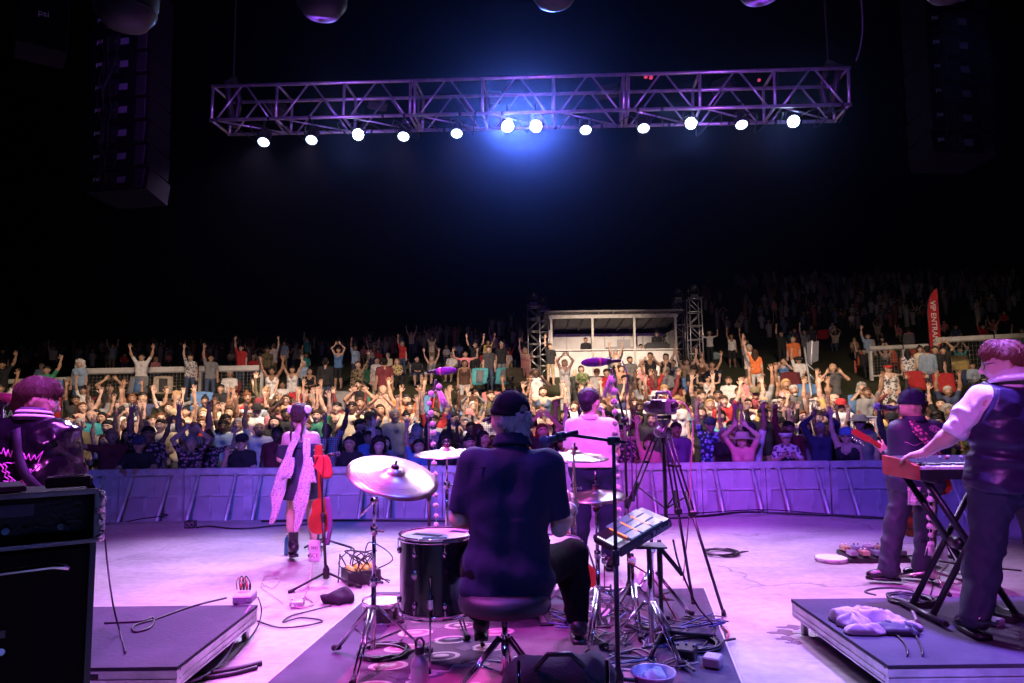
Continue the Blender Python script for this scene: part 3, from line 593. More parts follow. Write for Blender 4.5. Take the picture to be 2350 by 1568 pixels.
def fence(p0, p1, D0, D1, ph, label, nb, beam=.22):
    """p0, p1: pixel of the top beam's ends"""
    A, B = at(*p0, D0), at(*p1, D1); ex = B-A; L = ex.length; ex.normalize(); t = thing('fence', label, 'fence', A); zup = Vector((0, 0, 1)); ey = zup.cross(ex)
    MB().box(ex*L/2, (L, .16, beam), rot=Matrix((ex, ey, ex.cross(ey))).transposed(), bev=.04).build('top_beam', FENCE, t)
    for i in range(nb):
        x = L*(i+.5)/nb*0+L*(i+1)/nb-.02; MB().box(ex*(x-.04), (.04, .19, beam+.03)).build('joint_strap', BLK, t)
    for i in range(nb+1):
        x = L*i/nb; MB().box(ex*x-zup*(ph/2+.1), (.11, .11, ph)).build('post', FENCE, t)
    MB().tube([-zup*(ph*.93), ex*L-zup*(ph*.93)], .03, 6).build('bottom_rail', FENCE, t)
    wm = MB(); n = int(L/.13)
    for i in range(n+1): x = L*i/n; wm.tube([ex*x-zup*.1, ex*x-zup*(ph*.93)], .006, 4, cap=False)
    for j in range(9): z = .12+(ph*.8)*j/8; wm.tube([-zup*z, ex*L-zup*z], .006, 4, cap=False)
    tag(wm.build('wire_mesh', FWIRE, t), kind='stuff')
fence((170, 853), (602, 845), 24.5, 25.2, 1.15, 'white topped wire mesh fence behind the seated people at the left', 3)
fence((-30, 878), (172, 870), 23.2, 23.6, 1.0, 'lower white fence at the far left edge', 2, .16)
fence((1996, 800), (2150, 793), 27.5, 27.5, 1.2, 'short white fence behind the orange lawn chairs', 2, .17)
fence((2146, 781), (2420, 767), 26.0, 25.5, 1.7, 'long white topped mesh fence at the right edge', 2, .2)
def flag():
    D = 26.8; B = at(2135, 800, D); t = thing('feather_flag', 'red feather flag lettered VIP ENTRANCE above the right fence', 'flag', B); s = D/FD
    pts = [(0, -22), (0, 80), (3, 105), (9, 122), (18, 135), (26, 140), (26, -22)]
    MB().prism([(x*s, y*s) for x, y in pts], 0, .012, f=lambda x, y, z: (x, z, y)).build('cloth', mat('flag_red', (.50, .02, .03), .8, noise=(3, .25), bump=(4, .4)), t)
    MB().tube([(-.02, 0, -.9), (-.02, 0, 80*s), (1.5*s, 0, 106*s), (9*s, 0, 124*s), (18*s, 0, 137*s), (26*s, 0, 142*s)], .018, 6).build('pole', BLK, t)
    lettering('VIP ENTRANCE', 17*s, WHT, t, (12.5*s, -.008, 53*s), (0, 0, -1), (1, 0, 0), .002, .004)
flag()
# ------------------------------------------------------------------ people: shared anatomy
SKIN = {'light': mat('skin_light', (.56, .36, .27), .5, noise=(18, .12)), 'tan': mat('skin_tan', (.42, .25, .165), .5, noise=(18, .12)), 'brown': mat('skin_brown', (.25, .135, .085), .48, noise=(18, .12)), 'deep': mat('skin_deep', (.10, .055, .038), .45, noise=(18, .12))}
HAIRM = {'black': mat('hair_black', (.012, .010, .010), .55, bump=(130, .25), spec=.3), 'brown': mat('hair_brown', (.05, .026, .014), .62, bump=(130, .25), spec=.3), 'auburn': mat('hair_auburn', (.13, .05, .022), .62, bump=(130, .25), spec=.3), 'blond': mat('hair_blond', (.36, .23, .11), .62, bump=(130, .25), spec=.3), 'grey': mat('hair_grey', (.30, .29, .28), .62, bump=(130, .25), spec=.3), 'white': mat('hair_white', (.6, .58, .56), .62, bump=(130, .25), spec=.3)}
EYE = mat('eye_dark', (.02, .014, .012), .25); LIP = mat('lips', (.33, .10, .09), .45); TEETH = mat('teeth', (.7, .67, .6), .35)
class HeadFrame:
    """local axes: face towards -y, z up"""
    def __init__(s, c, f=(0, -1, 0), up=(0, 0, 1), k=1.):
        s.c = Vector(c); f = Vector(f).normalized(); u = Vector(up); u = (u-f*u.dot(f)).normalized(); s.Y, s.Z = -f, u; s.X = s.Y.cross(s.Z); s.k = k
    def __call__(s, x, y, z): return s.c+(s.X*x+s.Y*y+s.Z*z)*s.k
    def rot(s): return Matrix((s.X, s.Y, s.Z)).transposed()
def head_prims(B, H, part=0, female=False):
    k = H.k; j = .88 if female else 1.
    B.add(H(0, .018, .035), H(0, .012, .02), .092*k, .094*k, part); B.add(H(0, -.015, .01), H(0, -.02, -.03), .078*k, .07*k, part)
    B.add(H(0, -.03, -.045), H(0, -.058, -.088), .062*k*j, .034*k*j, part, k=.03); B.add(H(0, -.088, .02), H(0, -.108, -.022), .010*k, .017*k, part, k=.012)
    for s in (-1, 1): B.add(H(s*.086, .016, .012), H(s*.088, .022, -.02), .017*k, .012*k, part, k=.012); B.add(H(s*.04, -.062, -.02), H(s*.04, -.062, -.025), .026*k, .026*k, part)
def face_bits(mb, H, e=1, l=2, hairi=3, openm=0., sm=.0):
    k = H.k; q = H.rot()
    for s in (-1, 1):
        mb.ball(H(s*.033, -.081, .012), .0155*k, 8, 5, e, (1.25, .7, .62), q)
        mb.tube([H(s*.014, -.092, .034), H(s*.034, -.09, .041), H(s*.055, -.077, .034)], [.006*k, .0075*k, .004*k], 5, hairi)
    mb.ball(H(0, -.083, -.058), .024*k, 10, 6, l, (1., .45, .28+openm), q)
    if openm: mb.ball(H(0, -.089, -.051), .017*k, 8, 4, l+2, (1, .35, .22), q)
def arm_prims(B, sh, el, wr, d, n, side, r=1., up=0, lo=0, hand=0, palm=True):
    B.add(sh, el, .056*r, .043*r, up); m = Vector(el).lerp(Vector(wr), .3); B.add(el, m, .042*r, .044*r, lo); B.add(m, wr, .044*r, .029*r, lo)
    if palm:
        d = Vector(d).normalized(); n = Vector(n); n = (n-d*n.dot(d)).normalized(); t = d.cross(n); w_ = Vector(wr)
        for o in (-.018, 0, .018): B.add(w_+d*.02+t*o, w_+d*.075+t*o*1.3, .02, .017, hand, k=.015)
def plane_cut(planes):
    """planes: (point, outward normal, parts or None)"""
    pl = [(np.array(p, float), np.array(Vector(n).normalized(), float), q) for p, n, q in planes]
    def f(X, Y, Z, L):
        r = np.full(X.shape, -1.)
        for p, n, q in pl:
            d = (X-p[0])*n[0]+(Y-p[1])*n[1]+(Z-p[2])*n[2]
            if q is not None: d = np.where(np.isin(L, q), d, -1.)
            r = np.maximum(r, d)
        return r
    return f
def folds(amp, sx, sy, sz, seed=0, slant=.5):
    def f(X, Y, Z, L):
        wv = vnoise(X*3.1, Y*3.1, Z*3.1, seed+5)*.35; u = X*slant
        a = vnoise((X+wv*.2)*sx, (Y+wv*.2)*sy, (Z+u+wv*.3)*sz, seed); b = vnoise((X-wv*.1)*sx*1.9, Y*sy*1.9, (Z-u)*sz*2.1, seed+3)
        return amp*(np.abs(a)*1.6-.55+.45*b)
    return f
class Hero:
    def __init__(s, name, label, base, h=.008, skin='light', k=1.):
        s.base = Vector(base); s.root = thing('person', label, 'person', base); s.h = h; s.skin = SKIN[skin]; s.k = k
    def L(s, p): return Vector(p)-s.base
    def mesh(s, name, B, mats, extra=None, smooth=1, partmap=None, parent=None):
        return link(name, sdf_mesh(name, B, mats, extra, smooth, partmap), parent or s.root)
    def joints(s, **J): s.J = {k: s.L(v) for k, v in J.items()}
    def torso(s, B, inf=0., fat=1., female=False, part=0, low=True):
        J = s.J; sl, sr, hl, hr = J['sl'], J['sr'], J['hl'], J['hr']; k = s.k; ch = (sl+sr)/2; pe = (hl+hr)/2; ax = (ch-pe); w1 = (sr-sl).length
        X = (sr-sl).normalized(); f = .9 if female else 1.
        def T(x, t): return pe+ax*t+X*x
        B.add(T(-w1*.27, .86), T(-w1*.22, .58), (.108*f)*k+inf, .108*k*fat*f+inf, part); B.add(T(w1*.27, .86), T(w1*.22, .58), (.108*f)*k+inf, .108*k*fat*f+inf, part)
        B.add(T(-.06*k, .58), T(-.075*k, .05), .105*k*fat*(.86 if female else 1)+inf, .125*k*fat+inf, part); B.add(T(.06*k, .58), T(.075*k, .05), .105*k*fat*(.86 if female else 1)+inf, .125*k*fat+inf, part)
        B.add(sl+(ch-sl)*.12, T(-w1*.12, .98), .062*k+inf, .07*k+inf, part); B.add(sr+(ch-sr)*.12, T(w1*.12, .98), .062*k+inf, .07*k+inf, part)
        B.add(T(0, .98), J['nb'], .075*k+inf*.8, .058*k+inf*.6, part)
        if low: B.add(T(-.07*k, .02), T(.07*k, .02), .13*k*fat+inf, .13*k*fat+inf, part)
    def legs(s, B, inf=0., part=0, r=1., flare=0.):
        J = s.J
        for h, kn, an in (('hl', 'kl', 'al'), ('hr', 'kr', 'ar')):
            B.add(J[h], J[kn], .09*r*s.k+inf, .062*r*s.k+inf, part); m = J[kn].lerp(J[an], .35); B.add(J[kn], m, .060*r*s.k+inf, .060*r*s.k+inf, part); B.add(m, J[an], .06*r*s.k+inf, .042*s.k+inf+flare, part)
    def body(s, female=False, fat=1., hands=(), head=True, feet=True, bare=None):
        B = Body(s.h, .04); J = s.J; ex = MB(); s.torso(B, 0, fat, female); H = s.H; B.add(J['nb'], H(0, .02, -.06), .056*s.k*(.86 if female else 1), .054*s.k*(.86 if female else 1))
        head_prims(B, H, 0, female); face_bits(ex, H, 1, 2, 3)
        for sd, sh, el, wr, d, n, cu in hands:
            arm_prims(B, J[sh], J[el], J[wr], d, n, sd, .86 if female else 1.); fingers(ex, J[wr], d, n, sd, cu, 0, 1.03, .26, 8)
        s.legs(B, 0, 0, .86 if female else .95)
        for an, to in (('al', 'tl'), ('ar', 'tr')): B.add(J[an], J[to], .04, .03)
        return s.mesh('body', B, [s.skin, EYE, LIP, s.hairm, TEETH], ex)
    def shoe(s, an, to, m, r=.047, tall=0.):
        J = s.J; B = Body(min(s.h, .007), .03); a, t = J[an], J[to]; z0 = min(t.z, a.z-.03); heel = Vector((a.x, a.y, z0+.01))-(t-a).normalized()*.05; d = (Vector((t.x, t.y, 0))-Vector((a.x, a.y, 0))).normalized()
        B.add(heel+Vector((0, 0, .03)), Vector((t.x, t.y, z0+.018)), r, r*.72); B.add(a+Vector((0, 0, .02)), heel+Vector((0, 0, .04)), r*1.02, r)
        if tall: B.add(a, a+Vector((0, 0, tall)), r*1.05, r*1.15)
        B.cut = plane_cut([((0, 0, z0-.008), (0, 0, -1), None)]+([(a+Vector((0, 0, tall)), (0, 0, 1), None)] if tall else []))
        ex = MB(); ex.prism([(0, -.045), (.06, -.05), (.2, -.045), (.27, -.02), (.27, .02), (.2, .045), (.06, .05), (0, .045)], 0, .022, f=lambda x, y, z: tuple(heel*1+d*(x-.045)+Vector((-d.y, d.x, 0))*y*.9+Vector((0, 0, z-heel.z+z0-.02))))
        return s.mesh('shoe', B, [m], ex)
def cap(hero, H, m, brim=True, label=None, opening=True, badge=None):
    B = Body(.006, .02); B.add(H(0, .014, .052), H(0, .01, .04), .106*H.k, .112*H.k); B.cut = plane_cut([(H(0, 0, .022), H.Z*-1+H.Y*-.15, None)])
    if opening: B.sub(H(0, .125, .030), H(0, .125, .024), .048*H.k)
    o = hero.mesh('cap', B, [m]); b = MB(); R_ = []
    for i in range(7):
        v = i/6; R_.append([H((u*.082)*(1-.25*v*v*abs(u)), -.085-.085*v*math.sqrt(max(0, 1-.55*u*u)), .030-.012*v-.022*u*u) for u in np.linspace(-1, 1, 13)])
    b.sheet(R_, 0, .006); b.build('brim', m, o)
    MB().ball(H(0, .012, .162), .01, 8, 5).build('button', m, o)
    sm = MB()
    for k in range(6):
        a = k*math.pi/3; sm.tube([H(.1135*math.cos(a)*math.sin(t), .012+.1135*math.sin(a)*math.sin(t), .048+.1135*math.cos(t)) for t in np.linspace(.1, 1.35, 8)], .0022, 4)
    sm.build('seam', m, o)
    if opening: MB().tube([H(.05*math.cos(a), .012+math.sqrt(max(0, .113**2-(.05*math.cos(a))**2))*1.0, .026) for a in np.linspace(0, math.pi, 9)], .008, 6).build('strap', m, o)
    return o
def hair_blob(hero, H, m, prims, amp=.008, freq=60, cutp=None, name='hair', voxel=.006):
    B = Body(voxel, .02)
    for a, b, ra, rb in prims: B.add(H(*a), H(*b), ra*H.k, rb*H.k)
    B.disp = lambda X, Y, Z, L: amp*vnoise(X*freq, Y*freq, Z*freq*.45, 3)+amp*.6*vnoise(X*freq*2.1, Y*freq*2.1, Z*freq, 9)
    if cutp: B.cut = plane_cut(cutp)
    return hero.mesh(name, B, [m])
def strands(hero, hair, H, m, n, L, r=.0016, wav=.004, down=1., seed=1, crown=(0, .03, .14)):
    """fine locks combed from the crown over the hair surface"""
    from mathutils.bvhtree import BVHTree
    bv = BVHTree.FromPolygons([v.co for v in hair.data.vertices], [tuple(p.vertices) for p in hair.data.polygons]); rnd = random.Random(seed); mb = MB(); vs = hair.data.vertices; nv = len(vs); cr = H(*crown)
    for k in range(n):
        p = vs[rnd.randrange(nv)].co.copy(); pts = []; q, nn, _, _ = bv.find_nearest(p); ph = rnd.uniform(0, 6); l = L*rnd.uniform(.6, 1.3); tw = rnd.gauss(0, .35)
        for i in range(6):
            q, nn, _, _ = bv.find_nearest(p)
            if q is None: break
            pts.append(q+nn*(.001+.0035*(i/5)**2*rnd.uniform(.5, 1.6))); d = (q-cr); d = (d-nn*d.dot(nn)); d = (d.normalized() if d.length > 1e-5 else H.Y)+Vector((0, 0, -.6*down)); d = d+nn.cross(d)*(tw+.5*math.sin(ph+i*1.3)*wav/.004*.4); d = (d-nn*d.dot(nn)).normalized(); p = q+d*l/5
        if len(pts) > 3: mb.tube(pts, [r, r*1.1, r, r*.9, r*.7, r*.3][:len(pts)], 4, cap=False)
    tag(mb.build('hair_strands', m, hair), kind='stuff')
NAVY = mat('navy_cotton', (.010, .014, .045), .8, bump=(220, .15), spec=.25); BLACKC = mat('black_cotton', (.006, .006, .007), .95, bump=(220, .15), spec=.08)
# ---- drummer
def drummer():
    h = Hero('drummer', 'drummer in a dark cap and navy short sleeved shirt seated on a round throne', (at(1160, 1400, 3.95).x, 3.95, 0), .0075, 'light', 1.06)
    h.joints(nb=at(1176, 1022, 3.99), sl=at(1082, 1062, 3.95), sr=at(1262, 1066, 3.95), hl=at(1118, 1318, 3.92), hr=at(1212, 1318, 3.92), el=at(1052, 1192, 3.97), wl=at(1128, 1190, 4.2), er=at(1284, 1212, 4.0), wr=at(1310, 1166, 4.2),
             kl=at(1085, 1290, 4.3), kr=at(1312, 1275, 4.28), al=at(1105, 1420, 4.45), ar=at(1326, 1425, 4.32), tl=at(1108, 1430, 4.65), tr=at(1318, 1440, 4.5))
    h.H = HeadFrame(h.L(at(1170, 962, 4.02)), (-.8, .6, -.08), (0, 0, 1), 1.06); h.hairm = HAIRM['grey']; J = h.J
    h.body(False, 1.02, [(-1, 'sl', 'el', 'wl', (.6, .8, -.1), (0, 0, -1), .5), (1, 'sr', 'er', 'wr', (.35, .7, .35), (-.7, .3, -.3), .85)])
    B = Body(.0075, .05); h.torso(B, .018, 1.06, part=0)
    for sh, el in (('sl', 'el'), ('sr', 'er')): B.add(J[sh], J[el], .078, .078, 1 if sh == 'sl' else 2)
    ab = (J['hl']+J['hr'])/2; B.add(ab+Vector((-.1, -.02, -.02)), ab+Vector((.1, -.02, -.02)), .145, .145, 0); B.add(ab+Vector((-.12, -.03, -.1)), ab+Vector((.12, -.03, -.1)), .125, .125, 0)
    f1, f2 = folds(.010, 6, 6, 3.2, 1, .5), folds(.004, 11, 11, 7, 4, -.6)
    B.disp = lambda X, Y, Z, L: f1(X, Y, Z, L)*np.where(Z < .95, 1.2, .5)+f2(X, Y, Z, L)+.014*np.sin(Z*34+X*9)*np.clip((.9-Z)*2.4, 0, 1)
    B.cut = plane_cut([(J['sl'].lerp(J['el'], .86), J['el']-J['sl'], (1,)), (J['sr'].lerp(J['er'], .82), J['er']-J['sr'], (2,)), (ab+Vector((0, 0, -.2)), (0, 0, -1), (0,)), (J['nb']+Vector((0, 0, .028)), (0, .25, 1), (0,))])
    sh = h.mesh('shirt', B, [NAVY]); n = J['nb']
    col = MB(); R_ = [[n+Vector((.092*(1+.22*v)*math.sin(a), .088*(1+.25*v)*math.cos(a)+.01, .055-.062*v-.02*math.cos(a))) for a in np.linspace(math.pi*.18, math.pi*1.82, 26)] for v in (0, .35, .7, 1)]
    col.sheet(R_, 0, .006).build('collar', NAVY, sh)
    yk = MB().tube([J['sl']+Vector((.03, -.135, -.02)), n+Vector((-.08, -.135, -.105)), n+Vector((.08, -.137, -.105)), J['sr']+Vector((-.03, -.135, -.02))], .0035, 5).build('yoke_seam', NAVY, sh)
    B = Body(.009, .05); h.legs(B, .022, 0, 1.05); B.add(J['hl'], J['hr'], .145, .145); B.disp = folds(.008, 6, 6, 9, 7); B.cut = plane_cut([(J['ar']+Vector((0, 0, -.01)), (0, 0, -1), None)]); h.mesh('trousers', B, [BLACKC])
    h.shoe('al', 'tl', BLKP); h.shoe('ar', 'tr', BLKP)
    hb = hair_blob(h, h.H, HAIRM['grey'], [((0, .05, -.02), (0, .055, -.06), .082, .062), ((-.05, .03, -.02), (-.045, .04, -.06), .055, .035), ((.05, .03, -.02), (.045, .04, -.06), .055, .035), ((0, .062, .03), (0, .06, .01), .07, .07)], .013, 62, [(h.H(0, 0, .03), h.H.Z, None)])
    strands(h, hb, h.H, HAIRM['grey'], 420, .05, .0014, .009, .8, 2)
    c = cap(h, h.H, mat('cap_black', (.006, .006, .012), .9, bump=(160, .3), spec=.15))
    MB().tube([h.H(.094, .02, -.01), h.H(.09, .04, -.05), h.H(.08, .07, -.12), h.H(.06, .11, -.2)], .003, 5).build('earphone_cable', WIRE, h.root)
    MB().lathe([(.0445, -.008), (.048, -.008), (.048, .008), (.0445, .008)], 16, ax=J['wr']-J['er'], org=J['wr'].lerp(J['er'], .1)).build('wristband', mat('wristband', (.6, .6, .65), .5), h.root)
    st = h.base+J['wr']+Vector((.035, .06, .03)); tag(MB().tube([(-.01, .05, -.16), (0, 0, 0), (-.01, -.03, .30), (-.012, -.035, .33)], [.0085, .0085, .006, .004], 8).build('drumstick', mat('stick_wood', (.55, .38, .22), .5), None, st), 'wooden drumstick held upright in the right hand of the drummer', 'drumstick')
drummer()
# ---- singer
def singer():
    D = 7.3; h = Hero('singer', 'singer with white flowers in her hair, black off shoulder dress and long pale bandana scarves', (at(690, 1270, D).x, D, 0), .0085, 'light', .93)
    h.joints(nb=at(692, 993, D), sl=at(660, 1004, D), sr=at(722, 1004, D), hl=at(677, 1100, D), hr=at(705, 1100, D), el=at(645, 1052, D+.02), wl=at(672, 1020, D+.22), er=at(737, 1052, D+.02), wr=at(706, 1012, D+.24),
             kl=at(668, 1182, D+.02), kr=at(716, 1184, D+.05), al=at(673, 1256, D), ar=at(722, 1250, D+.12), tl=at(668, 1266, D-.13+.25), tr=at(735, 1262, D+.3))
    h.H = HeadFrame(h.L(at(690, 953, D+.01)), (.1, 1, -.05), (0, 0, 1), .95); h.hairm = HAIRM['brown']; J = h.J
    h.body(True, .9, [(-1, 'sl', 'el', 'wl', (.5, .4, .7), (1, 0, 0), .8), (1, 'sr', 'er', 'wr', (-.5, .4, .7), (-1, 0, 0), .8)])
    DR = mat('black_dress', (.02, .02, .035), .7, bump=(180, .2)); B = Body(.0085, .05); h.torso(B, .014, .92, True); pe = (J['hl']+J['hr'])/2; B.add(pe+Vector((0, 0, -.02)), pe+Vector((0, 0, -.17)), .155, .185)
    for s_, e_ in (('sl', 'el'), ('sr', 'er')): B.add(J[s_].lerp(J[e_], .25), J[s_].lerp(J[e_], .8), .066, .062, 1)
    nz = J['nb'].z; B.disp = folds(.007, 7, 7, 5, 2); B.cut = plane_cut([((0, 0, nz-.125), (0, 0, 1), (0, 1)), (pe+Vector((0, 0, -.2)), (0, 0, -1), None), (J['sr'].lerp(J['er'], .75), J['er']-J['sr'], (1,))]); h.mesh('dress', B, [DR])
    MB().lathe([(.0, .0), (.1, 0), (.118, -.02), (.128, -.05), (.12, -.055)], 20).build('off_shoulder_trim', DR, h.root, (0, 0, nz-.1)).scale = (1.55, .85, 1)
    for an, to in (('al', 'tl'), ('ar', 'tr')): h.shoe(an, to, mat('boot_leather', (.02, .018, .025), .3, bump=(40, .2)), .045, .16).name = 'boot'
    H = h.H; hr = hair_blob(h, H, HAIRM['brown'], [((0, .03, .04), (0, .02, .03), .098, .1), ((-.05, .045, 0), (-.055, .055, -.05), .05, .03), ((.05, .045, 0), (.055, .055, -.05), .05, .03), ((0, .06, -.02), (0, .065, -.04), .06, .045)], .006, 70, [(H(0, -.05, .02), H.Y*-1+H.Z*-.2, None)])
    strands(h, hr, H, HAIRM['brown'], 320, .07, .0018, .003, 1., 3)
    for s in (-1, 1):
        br = MB(); br.tube([H(s*.06, .07+.008*i, -.05-.04*i) + H.X*(.006*math.sin(i*1.9)) for i in range(7)], [.015, .012, .014, .011, .012, .009, .004], 7); br.build('braid', HAIRM['brown'], hr)
    PET = mat('petal_white', (.78, .76, .74), .7)
    for s in (-1, 1):
        fl = MB(); rnd = random.Random(s+4); c = H(s*.088, .04, .06)
        for k in range(16):
            d = Vector((rnd.uniform(-1, 1), rnd.uniform(-1, .6), rnd.uniform(-1, 1))).normalized(); q = d.to_track_quat('Z', 'Y').to_matrix(); fl.ball(c+d*.034, .034, 8, 5, sc=(1, .8, .3), rot=q)
        fl.ball(c, .028, 8, 6); fl.build('flower', PET, h.root); lf = MB()
        for k in range(5): lf.tube([c+Vector((s*.01, .0, -.02)), c+Vector((s*(.01+.008*k), -.03, -.05-.02*k)), c+Vector((s*.005*k, -.035, -.09-.028*k))], [.004, .006, .002], 5)
        lf.build('ribbon', mat('ribbon_pink', (.6, .2, .4), .6), h.root)
    SC = pattern('bandana', 'dots', (.62, .56, .58), (.2, .05, .09), 60, .85)
    def scarf(pts, ws, nm='scarf'):
        P = [at(*p) for p in pts]; P = catmull([h.L(p) for p in P], 5); W = np.interp(np.linspace(0, 1, len(P)), np.linspace(0, 1, len(ws)), ws); rows = []
        for p, w_ in zip(P, W): i = len(rows); rows.append([p+Vector((u*w_*.5, -.018*math.sin(u*5+i*.5)-.012*math.cos(u*9+i), 0)) for u in np.linspace(-1, 1, 9)])
        MB().sheet(rows, 0, .004).build(nm, SC, h.root)
    scarf([(680, 1006, 7.18), (664, 1040, 7.12), (648, 1090, 7.08), (638, 1135, 7.1), (630, 1180, 7.1), (622, 1204, 7.1)], [.05, .08, .12, .13, .08, .04])
    scarf([(704, 1006, 7.18), (704, 1050, 7.12), (700, 1100, 7.08), (691, 1150, 7.08), (683, 1200, 7.1), (679, 1222, 7.1)], [.05, .08, .12, .14, .09, .03])
    scarf([(672, 1050, 7.10), (664, 1082, 7.06), (655, 1098, 7.06)], [.02, .09, .11]); scarf([(712, 1050, 7.1), (716, 1085, 7.08), (718, 1108, 7.08)], [.02, .06, .08])
singer()
# ---- man in the pale shirt
def shirt_man():
    D = 6.75; h = Hero('frontman', 'front man in a pale short sleeved shirt singing at the stage front, slicked black hair', (at(1355, 1290, D).x, D, 0), .0085, 'light', 1.)
    h.joints(nb=at(1352, 962, D), sl=at(1316, 978, D), sr=at(1400, 980, D), hl=at(1340, 1078, D), hr=at(1382, 1078, D), el=at(1306, 1042, D+.05), wl=at(1350, 1020, D+.28), er=at(1412, 1040, D+.1), wr=at(1385, 962, D+.26),
             kl=at(1334, 1180, D), kr=at(1392, 1180, D), al=at(1328, 1278, D), ar=at(1400, 1278, D), tl=at(1318, 1288, D+.2), tr=at(1408, 1288, D+.2))
    h.H = HeadFrame(h.L(at(1353, 925, D+.02)), (.55, .83, 0), (0, 0, 1), 1.04); h.hairm = HAIRM['black']; J = h.J
    h.body(False, 1.05, [(-1, 'sl', 'el', 'wl', (.6, .6, .3), (1, 0, 0), .7), (1, 'sr', 'er', 'wr', (-.1, .2, 1), (-1, 0, 0), .8)])
    B = Body(.0085, .05); h.torso(B, .022, 1.08)
    for s_, e_, p in (('sl', 'el', 1), ('sr', 'er', 2)): B.add(J[s_], J[e_], .078, .068, p)
    B.disp = folds(.008, 6, 6, 8, 12); B.cut = plane_cut([(J['sl'].lerp(J['el'], .8), J['el']-J['sl'], (1,)), (J['sr'].lerp(J['er'], .7), J['er']-J['sr'], (2,)), ((J['hl']+J['hr'])/2+Vector((0, 0, .03)), (0, 0, -1), (0,)), (J['nb']+Vector((0, 0, .02)), (0, .2, 1), (0,))]); SM = mat('cream_shirt', (.62, .56, .50), .75, bump=(200, .2)); sh = h.mesh('shirt', B, [SM])
    n = J['nb']; MB().sheet([[n+Vector((.082*(1+.2*v)*math.sin(a), .08*(1+.2*v)*math.cos(a), .045-.05*v)) for a in np.linspace(math.pi*.2, math.pi*1.8, 22)] for v in (0, .5, 1)], 0, .005).build('collar', SM, sh)
    B = Body(.01, .05); h.legs(B, .022, 0, 1.05, .012); B.add(J['hl'], J['hr'], .15, .15); B.disp = folds(.007, 6, 6, 9, 17); B.cut = plane_cut([((J['hl']+J['hr'])/2+Vector((0, 0, .05)), (0, 0, 1), None)]); h.mesh('trousers', B, [NAVY])
    h.shoe('al', 'tl', BLKP); h.shoe('ar', 'tr', BLKP)
    hb = hair_blob(h, h.H, HAIRM['black'], [((0, .02, .05), (0, .0, .055), .098, .092), ((0, .055, .01), (0, .06, -.03), .075, .055), ((-.06, .0, .02), (-.07, .01, -.01), .035, .02), ((.06, .0, .02), (.07, .01, -.01), .035, .02)], .004, 70, [(h.H(0, -.07, .03), h.H.Y*-1+h.H.Z*-.5, None)])
    strands(h, hb, h.H, HAIRM['black'], 320, .07, .0016, .001, .3, 4, (0, -.09, .12))
    MB().tube([h.H(.09, .02, -.01), h.H(.05, .09, -.1), h.H(.0, .12, -.16), h.H(-.03, .16, -.26)], .003, 5).build('earphone_cable', WIRE, h.root)
    m = thing('microphone', 'black handheld microphone held to the mouth of the front man', 'microphone', at(1379, 945, D+.25)); MB().lathe([(0, -.1), (.014, -.1), (.018, 0), (.02, .01)], 12, ax=(-.3, -.1, 1)).build('handle', BLKP, m); MB().ball(Vector((-.3, -.1, 1)).normalized()*.03, .026, 12, 8).build('grille', mat('mic_mesh', (.25, .25, .27), .4, .8, bump=(300, .6)), m)
shirt_man()
